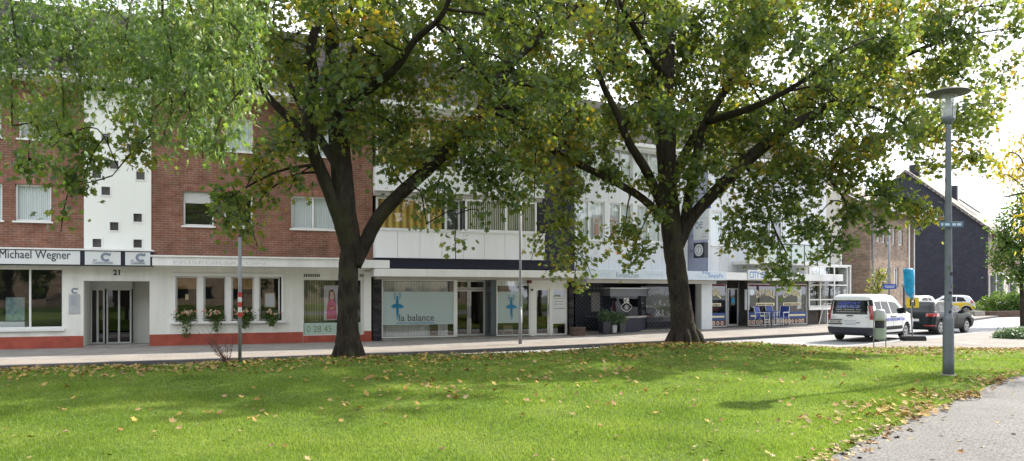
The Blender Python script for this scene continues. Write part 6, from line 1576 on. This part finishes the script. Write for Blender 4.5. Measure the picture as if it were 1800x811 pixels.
def collar(rt):
    k = MB(); k.tube([(0,0,0),(0,0,1.25)], .062, 12); k.tube([(0,0,1.25),(0,0,1.32)], [.062, .046], 12); k.build('lower_sleeve', M['steel'], rt, smooth=True)
post('sign_pole', 'tall thin galvanised pole on the pavement in front of the dance studio', 'pole', (914.5-CX)/F*26.9, 26.9, .05, 5.4, .042, 'steel', collar)
Yp = 36.5; xp = (1563-CX)/F*Yp
def bluesign(rt):
    z = H+(HY-504)*Yp/F-.2; k = MB(); k.box(-.34, .34, -.06, -.045, z-.12, z+.12); s_ = k.build('sign_plate', M['signblue'], rt); k = MB(); k.box(-.27, .27, -.063, -.0605, z+.01, z+.035); k.box(-.22, .22, -.063, -.0605, z-.05, z-.025); k.build('lettering', M['signw'], s_)
M['signblue'] = mat_plain('blue sign', (.02,.07,.38), .4, .1, 4)
post('sign_pole', 'light grey pole with a small blue sign rising behind the white van', 'pole', xp, Yp, .2, H+(HY-395)*Yp/F-.2, .045, 'steel', bluesign)
Yp = 40; xp = (1589-CX)/F*Yp
rt = empty('bollard_light', (xp, Yp, .2), 0, 'slim dark bollard light by the brown house', 'bollard'); k = MB(); k.tube([(0,0,0),(0,0,2.0)], .05, 10); k.build('pole', M['darkalu'], rt); k = MB(); k.lathe([(.06,2.0),(.09,2.05),(.09,2.14),(.05,2.18)], seg=12); k.build('cap', M['steel'], rt)
# wrapped roadworks sign
Ys = 28.75; xs_ = (1605-CX)/F*Ys; zl = lambda py: H+(HY-py)*Ys/F-.03
rt = empty('wrapped_sign', (xs_, Ys, .03), 0, 'road sign wrapped in bright blue plastic with two yellow plates and black foot', 'sign')
k = MB(); k.prism([(-.42,.0),(.42,.0),(.42,.16),(.36,.20),(-.36,.20),(-.42,.16)], 'y', -.2, .2); k.build('base', M['black'], rt, bevel=.015)
k = MB(); k.tube([(-.02,0,.15), (-.10,0,zl(520)), (-.17,0,zl(482))], .03, 8); k.build('pole', M['steel'], rt)
k = MB(); vs = []; fs = []; rr = random.Random(4); nn = 14; prof = [(zl(521), .06), (zl(518), .13), (zl(514), .17), (zl(508), .19), (zl(498), .2), (zl(488), .205), (zl(478), .21), (zl(474), .2), (zl(472.5), .15)]
for i, (z, r) in enumerate(prof):
    cx = -.11-.035*i/8*2.2
    for j in range(nn): t = 2*math.pi*j/nn; q_ = r*(1+rr.uniform(-.07, .07)); vs.append((cx+q_*math.cos(t), q_*.45*math.sin(t), z+rr.uniform(-.01,.01)))
for i in range(len(prof)-1):
    for j in range(nn): fs.append((i*nn+j, i*nn+(j+1) % nn, (i+1)*nn+(j+1) % nn, (i+1)*nn+j))
fs += [tuple(range(nn)), tuple((len(prof)-1)*nn+j for j in range(nn))]
k.add(vs, fs); k.build('plastic_wrap', M['cyan'], rt, smooth=True)
k = MB(); k.prism([(-.13,zl(528)),(-.03,zl(524)),(-.06,zl(520)),(-.14,zl(519))], 'y', -.06, .05); k.build('wrap_tail', M['cyan'], rt)
for sx in (-.30, .0):
    k = MB(); k.box(sx, sx+.20, -.06, -.045, zl(541), zl(524)); yp = k.build('yellow_plate', M['yellow2'], rt)
    k = MB(); k.box(sx+.14 if sx < 0 else sx+.002, sx+.198 if sx < 0 else sx+.05, -.064, -.0605, zl(538), zl(527)); k.build('plate_mark', M['ink'], yp)
M['twig'] = mat_plain('reddish twig', (.12,.05,.04), .8, .2, 5)
# yellow flowers or arrow board glimpsed behind the wrap

# litter bin
Yb = 24.6; xb = (1546.5-CX)/F*Yb; zb0 = lawn_z(xb, Yb)
rt = empty('litter_bin', (xb, Yb, zb0), R(6), 'grey green litter bin with dark opening in a thin metal frame at the lawn edge', 'litter bin')
zq = lambda py: H+(HY-py)*Yb/F-zb0
for sx in (-.215, .215):
    k = MB(); k.tube([(sx,0,-.05),(sx,0,zq(547))], .017, 8); k.build('post', M['steel'], rt)
k = MB(); k.lathe([(.175, zq(597)), (.19, zq(595)), (.19, zq(577))], seg=20); k.v = [(x, y*.75, z) for x, y, z in k.v]; k.build('bin_body', M['green_bin'], rt, smooth=False)
k = MB(); k.lathe([(.17, zq(577)+.002), (.17, zq(564))], seg=20); k.v = [(x, y*.7, z) for x, y, z in k.v]; k.build('bin_opening', M['ink'], rt)
k = MB(); k.lathe([(.19, zq(564)+.002), (.195, zq(560)), (.185, zq(548)), (.15, zq(545)), (.03, zq(544))], seg=20); k.v = [(x, y*.78, z) for x, y, z in k.v]; k.build('bin_hood', M['signgrey'], rt, smooth=True)

# optician: projecting sign, clock
B = B3; zz = B.z_
def local(rt, B, s_, o, z=0): rt.location = B.w(s_, o, z); rt.rotation_euler = (0, 0, B.a)
so = .9; sp = B.s_(1219, so)
zb_, zt_ = zz(1232, 421, so), zz(1232, 383, so)
rt = empty('projecting_sign', (0,0,0), 0, 'white square projecting sign box with letters oe on the grey strip above the optician', 'sign'); local(rt, B3, B3.s_(1229, .5), 0)
# the box face looks along the street toward the viewer's left: thin along s, wide outward
W_ = 1.02
k = MB(); k.box(-.06, .06, -.18-W_, -.18, zb_, zt_); bx_ = k.build('sign_box', M['signw'], rt, bevel=.01)
k = MB(); k.box(-.02, .02, -.2, .03, zb_+.2, zb_+.25); k.box(-.02, .02, -.2, .03, zt_-.25, zt_-.2); k.build('bracket', M['steel'], rt)
def side_text(t, w, h, out0, z0, mat, par, nm='lettering'):
    m = text_mb(t, .3, 0, 0, 0, width=w, height=h, depth=.004); m.v = [(-.063+v[1], out0-v[0]*1.0, z0+v[2]) for v in m.v]; return m.build(nm, M[mat], par)
# seen from the -s side, left to right runs from the wall outward? the wall lies farther away: reads from -y(out) ... handled below
side_text('oe', .46, .34, -.32, zt_-.48, 'gink', bx_); side_text('optik', .26, .07, -.78, zb_+.24, 'gink', bx_); side_text('express', .34, .07, -.74, zb_+.09, 'gink', bx_)
k = MB(); k.box(-.05, .05, -.18-W_*.62, -.18, zt_+.03, zt_+.38); u = k.build('small_sign_box', M['signw'], rt); k = MB(); k.box(-.052, -.0505, -.3-W_*.4, -.28, zt_+.12, zt_+.15); k.box(-.052, -.0505, -.3-W_*.4, -.28, zt_+.2, zt_+.23); k.build('small_lettering', M['gink'], u)
k = MB(); k.box(-.055, .055, -.18-W_, -.185-W_*.62, zt_+.42, zt_+.74); u = k.build('blue_sign_box', M['signblue'], rt); k = MB(); k.box(-.058, -.0555, -.18-W_*.94, -.22-W_*.62, zt_+.58, zt_+.66); k.build('blue_sign_mark', M['pale'], u)
k = MB(); k.box(-.05, .05, -.18-W_, -.185-W_*.62, zt_+.02, zt_+.415); k.build('sign_stem', M['signw'], rt)
rt = empty('wall_clock', (0,0,0), 0, 'black square projecting clock with round white dial under the optician sign', 'clock'); local(rt, B3, B3.s_(1229, .5), 0)
zc = zz(1232, 440, .7); W_ = .70
k = MB(); k.box(-.13, .13, -.26-W_, -.26, zc-.36, zc+.36); c_ = k.build('clock_case', M['ink'], rt, bevel=.01); k = MB(); k.box(-.02, .02, -.27, .03, zc-.03, zc+.03); k.build('bracket', M['steel'], rt)
k = MB(); k.disc((-.14, -.26-W_/2, zc), .28, ax='x', th=.009); d_ = k.build('dial', M['signw'], rt)
k = MB(); k.disc((-.144, -.26-W_/2, zc), .19, ax='x', th=.003, r2=.17)
for i in range(12): t = i*math.pi/6; k.prism([(-.61+.21*math.cos(t-.05), zc+.21*math.sin(t-.05)), (-.61+.25*math.cos(t-.05), zc+.25*math.sin(t-.05)), (-.61+.25*math.cos(t+.05), zc+.25*math.sin(t+.05)), (-.61+.21*math.cos(t+.05), zc+.21*math.sin(t+.05))], 'x', -.1445, -.1405)
k.build('dial_marks', M['ink'], d_)
k = MB(); k.prism([(-.625,zc-.03),(-.595,zc-.03),(-.60,zc+.22),(-.62,zc+.22)], 'x', -.149, -.146); k.prism([(-.63,zc-.01),(-.60,zc+.02),(-.53,zc-.10),(-.55,zc-.12)], 'x', -.149, -.146); k.build('clock_hands', M['ink'], d_)

# flower troughs with trailing geraniums
for i, (pa, pb) in enumerate(((310,345),(361,395),(410,444),(458,494))):
    a_, b_ = B1.s_(pa, .12), B1.s_(pb, .12); zs_ = B1.z_(400, 563); c = (a_+b_)/2; hw = (b_-a_)/2
    rt = empty('flower_trough', B1.w(c, .03, zs_+.03), B1.a, ['window trough of trailing salmon geraniums under the leftmost bamboo blind', 'window trough of cream and salmon geraniums in the second small window', 'window trough of geraniums in the third window, right behind the banded pole', 'window trough of geraniums below the pane with the pale notice'][i], 'flower trough', 'flower troughs on the shop sill')
    k = MB(); k.box(-hw*.8, hw*.8, -.08, .06, 0, .14); k.build('trough', M['darkalu'], rt)
    rg = np.random.default_rng(40+i); n = 330; P = np.stack([rg.normal((-.08, .02, .05, 0)[i], hw*.42, n), rg.normal(-.1, .05, n), rg.normal(.14, .09, n)], 1)
    n2 = 260; tt = rg.random(n2)**1.3; P2 = np.stack([rg.normal((-.02, .06, .12, .03)[i], .13, n2)*(1-.6*tt), rg.normal(-.16, .03, n2), -tt*(.72, .52, .42, .34)[i]+.1], 1)
    leaves('foliage', np.vstack([P, P2]), .055, SIMPLE, M['leafG'], rt, .5, rng=rg)
    for mt, cnt in (('geranium', 5), ('geranium2', 8)):
        V = []; k = MB()
        for j in range(cnt):
            cx, cz = rg.normal(0, hw*.5), rg.uniform(.16, .36)
            for m_ in range(9):
                d = rg.normal(size=3)*.022; k.disc((cx+d[0], -.17+d[1], cz+d[2]), .014, th=.012, seg=6)
        k.build('blossom', M[mt], rt)
# brick box and potted plants
Bp = B3
rt = empty('brick_planter', B2.w(B2.s_(1015, .55), .55, .1), B2.a, 'low square dark brick planter between the house door and the optician', 'planter'); k = MB(); k.box(-.28, .28, -.22, .22, -.05, .36); k.build('planter_wall', M['brownbrickbox'], rt); k = MB(); k.box(-.24, .24, -.18, .18, .361, .37); k.build('soil', M['bark'], rt)
for i, (px, pw_, ph, potm, fh, fr, lab) in enumerate(((1062, .21, .50, 'ink', .50, .30, 'tall dark square tub with leafy green bush left of the eye logo'), (1078, .13, .33, 'signgrey', .58, .32, 'small zinc bucket with pale green bush in the middle of three pots'), (1091, .16, .42, 'darkalu', .46, .30, 'dark square pot with sage green bush in front of the display case'))):
    o_ = .75; rt = empty('potted_plant', B3.w(B3.s_(px, o_), o_, .17), B3.a, lab, 'potted plant', 'potted plants at the optician')
    k = MB(); k.add([(sx*pw_*(.8 if z == 0 else 1), sy*pw_*(.8 if z == 0 else 1), z) for z in (0, ph) for sx, sy in ((-1,-1),(1,-1),(1,1),(-1,1))], [(0,3,2,1),(4,5,6,7),(0,1,5,4),(1,2,6,5),(2,3,7,6),(3,0,4,7)]); k.build('pot', M[potm], rt, bevel=.01)
    rg = np.random.default_rng(60+i); n = 520; d = rg.normal(size=(n, 3)); d /= np.linalg.norm(d, axis=1)[:,None]; P = d*(rg.random(n)**.5)[:,None]*np.array([fr, fr, fh*.6])+np.array([0, 0, ph+fh*.45]); leaves('foliage', P, .10, NARROW, M['leafS' if i else 'leafS'], rt, -.4, rng=rg)
    k = MB()
    for j in range(6): t = j*1.05; k.tube([(0,0,ph-.05), (math.cos(t)*.12, math.sin(t)*.12, ph+.3), (math.cos(t)*.2, math.sin(t)*.2, ph+fh)], .008, 4)
    k.build('stem', M['bark'], rt)

# snack bar chairs and table
def chair(label, s_, o_, rot):
    rt = empty('garden_chair', B3.w(s_, o_, .25), B3.a+rot, label, 'chair', 'blue chairs outside the snack bar')
    for sx in (-.25, .25):
        for (y0, y1, z1) in ((-.24, -.27, .66), (.24, .30, .46)):
            k = MB(); k.tube([(sx, y1, 0), (sx, y0, z1)], .014, 7); k.build('leg', M['signw'], rt)
        k = MB(); k.box(sx-.025, sx+.025, -.27, .24, .655, .69); k.build('armrest', M['signw'], rt)
        k = MB(); k.tube([(sx, .2, .42), (sx, .33, .98)], .014, 7); k.build('back_frame', M['signw'], rt)
    k = MB(); k.box(-.23, .23, -.24, .22, .42, .45); k.build('seat', M['blueplastic'], rt, bevel=.01)
    k = MB(); k.prism([(.22,.47),(.31,.96),(.335,.95),(.245,.46)], 'x', -.23, .23); k.build('backrest', M['blueplastic'], rt)
    k = MB(); k.box(-.25, .25, -.265, -.245, .2, .22); k.box(-.25, .25, -.265, -.245, .33, .35); k.build('stretcher', M['signw'], rt)
    return rt
chair('blue and white garden chair left of the small table, back to the window', B3.s_(1340, .9), .9, 0.25)
chair('blue and white garden chair turned sideways right of the small table', B3.s_(1374, .85), .85, -1.4)
chair('blue and white garden chair behind the small table, close to the glass', B3.s_(1360, .35), .35, 0.0)
rt = empty('bistro_table', B3.w(B3.s_(1356, .95), .95, .25), 0, 'small dark blue round table between the blue chairs', 'table')
k = MB(); k.lathe([(.33, .70), (.34, .72), (.33, .74)], seg=24); k.build('tabletop', M['bandblue'], rt); k = MB(); k.tube([(0,0,.03),(0,0,.70)], .025, 8); k.build('leg', M['darkalu'], rt); k = MB(); k.lathe([(.2, 0), (.19, .02), (.03, .05)], seg=18); k.build('base', M['darkalu'], rt)
# white folded frame near the stair hall
rt = empty('folding_rack', B3.w(B3.s_(1458, 1.0), 1.0, .27), B3.a, 'white tubular folding rack standing by the glass stair hall', 'rack')
for y in (-.25, .25):
    k = MB(); k.tube([(-.50, y, 0), (-.30, y*.4, 1.05), (.42, y*.4, 1.05), (.50, y, 0)], .022, 8); k.build('frame', M['upvc'], rt)
k = MB()
for z in (.3, .55, .8): k.tube([(-.46+z*.16, -.2, z), (.48-z*.05, -.2, z)], .013, 6)
k.build('crossbar', M['upvc'], rt)
# concrete blocks by the small car
for i, (px, w_) in enumerate(((1697, 1.5), (1716, .9))):
    Yc = 51.0; rt = MB(); rt.box(-w_/2, w_/2, -.3, .3, -.05, .45 if i else .32); o = rt.build('stone_block', M['concrete'], None, bevel=.03); o.location = ((px-CX)/F*Yc, Yc, .2); o.rotation_euler = (0,0,.25)
    tag(o, ['long low grey stone block in front of the small yellow patched car', 'short taller grey stone block to the right of the long block'][i], 'stone block', 'stone blocks by the road')
# bare shrub by the banded pole
x, Y = -6.15, 16.0; z0 = lawn_z(x, Y); rt = empty('bare_shrub', (x, Y, z0), 0, 'sparse leafless shrub with thin reddish twigs beside the banded pole', 'shrub'); k = MB(); rr = random.Random(9); tips = []
for i in range(17):
    t = rr.uniform(2.2, 3.9) if i < 12 else rr.uniform(0, 6.28); ln = rr.uniform(.35, .95); p = Vector((0, 0, 0)); pts = [p.copy()]; d = Vector((math.cos(t)*rr.uniform(.3, .9), .25*math.sin(t*3), rr.uniform(.5, 1))).normalized()
    for j in range(5): p = p+d*ln/5; d = (d+Vector((rr.uniform(-.2,.2), rr.uniform(-.2,.2), rr.uniform(-.1,.2)))).normalized(); pts.append(p.copy()); tips.append(p.copy())
    k.tube(pts, [.007, .006, .005, .004, .003, .002], 4)
    for j in (2, 3, 4): q_ = pts[j]+Vector((rr.uniform(-.18,.18), rr.uniform(-.1,.1), rr.uniform(.05,.2))); k.tube([pts[j], q_], [.004, .002], 4)
k.build('twig', M['twig'] if 'twig' in M else M['bark'], rt)
leaves('foliage', np.array([tuple(p) for p in tips[::5]])+RNG.normal(0,.03,(len(tips[::5]),3)), .035, SIMPLE, M['litter'][1], rt, .2)

# ================================================================== light, sky, camera
SUN_AZ, SUN_EL = R(36), R(41)       # azimuth measured from +X toward +Y
sd = Vector((math.cos(SUN_EL)*math.cos(SUN_AZ), math.cos(SUN_EL)*math.sin(SUN_AZ), math.sin(SUN_EL)))
sl = bpy.data.lights.new('sun', 'SUN'); sl.energy = 4.8; sl.angle = R(.6); sl.color = (1, .93, .82); so_ = bpy.data.objects.new('sun', sl); COL.objects.link(so_); so_.rotation_euler = sd.to_track_quat('Z', 'Y').to_euler()
W = bpy.data.worlds.new('World'); S.world = W; W.use_nodes = True; ns = W.node_tree.nodes; ls = W.node_tree.links; ns.clear()
out = ns.new('ShaderNodeOutputWorld'); bg = ns.new('ShaderNodeBackground'); sk = ns.new('ShaderNodeTexSky'); sk.sky_type = 'NISHITA'; sk.sun_disc = False; sk.sun_elevation = SUN_EL; sk.sun_rotation = R(90)-SUN_AZ
sk.air_density = 1.0; sk.dust_density = 2.5; sk.ozone_density = 1.0
tc = ns.new('ShaderNodeTexCoord'); mp = ns.new('ShaderNodeMapping'); mp.inputs['Scale'].default_value = (1, 1, 2.6); nz = ns.new('ShaderNodeTexNoise'); nz.inputs['Scale'].default_value = 1.7; nz.inputs['Detail'].default_value = 8; nz.inputs['Roughness'].default_value = .6
ls.new(tc.outputs['Generated'], mp.inputs[0]); ls.new(mp.outputs[0], nz.inputs[0]); rp = ns.new('ShaderNodeValToRGB'); rp.color_ramp.elements[0].position = .36; rp.color_ramp.elements[0].color = (.35,.35,.35,1); rp.color_ramp.elements[1].position = .56; rp.color_ramp.elements[1].color = (1,1,1,1); ls.new(nz.outputs['Fac'], rp.inputs[0])
mx = ns.new('ShaderNodeMix'); mx.data_type = 'RGBA'; ls.new(rp.outputs[0], mx.inputs[0]); ls.new(sk.outputs[0], mx.inputs[6]); mx.inputs[7].default_value = (8.2, 8.5, 9.0, 1); ls.new(mx.outputs[2], bg.inputs[0]); bg.inputs[1].default_value = .15; ls.new(bg.outputs[0], out.inputs[0])
cam = bpy.data.cameras.new('camera'); co = bpy.data.objects.new('camera', cam); COL.objects.link(co); co.location = (0, 0, H); co.rotation_euler = (R(90), 0, 0)
cam.sensor_width = 36; cam.lens = 36*F/1800; cam.shift_y = (HY-405.5)/1800; cam.clip_end = 3000; cam.clip_start = .05; S.camera = co
S.view_settings.view_transform = 'Standard'; S.view_settings.look = 'None'; S.view_settings.exposure = .95; S.view_settings.gamma = 1; S.view_settings.use_curve_mapping = False
S.cycles.max_bounces = 8; S.cycles.transparent_max_bounces = 16; S.cycles.diffuse_bounces = 3; S.cycles.glossy_bounces = 3; S.cycles.caustics_reflective = False; S.cycles.caustics_refractive = False; S.cycles.sample_clamp_indirect = 6
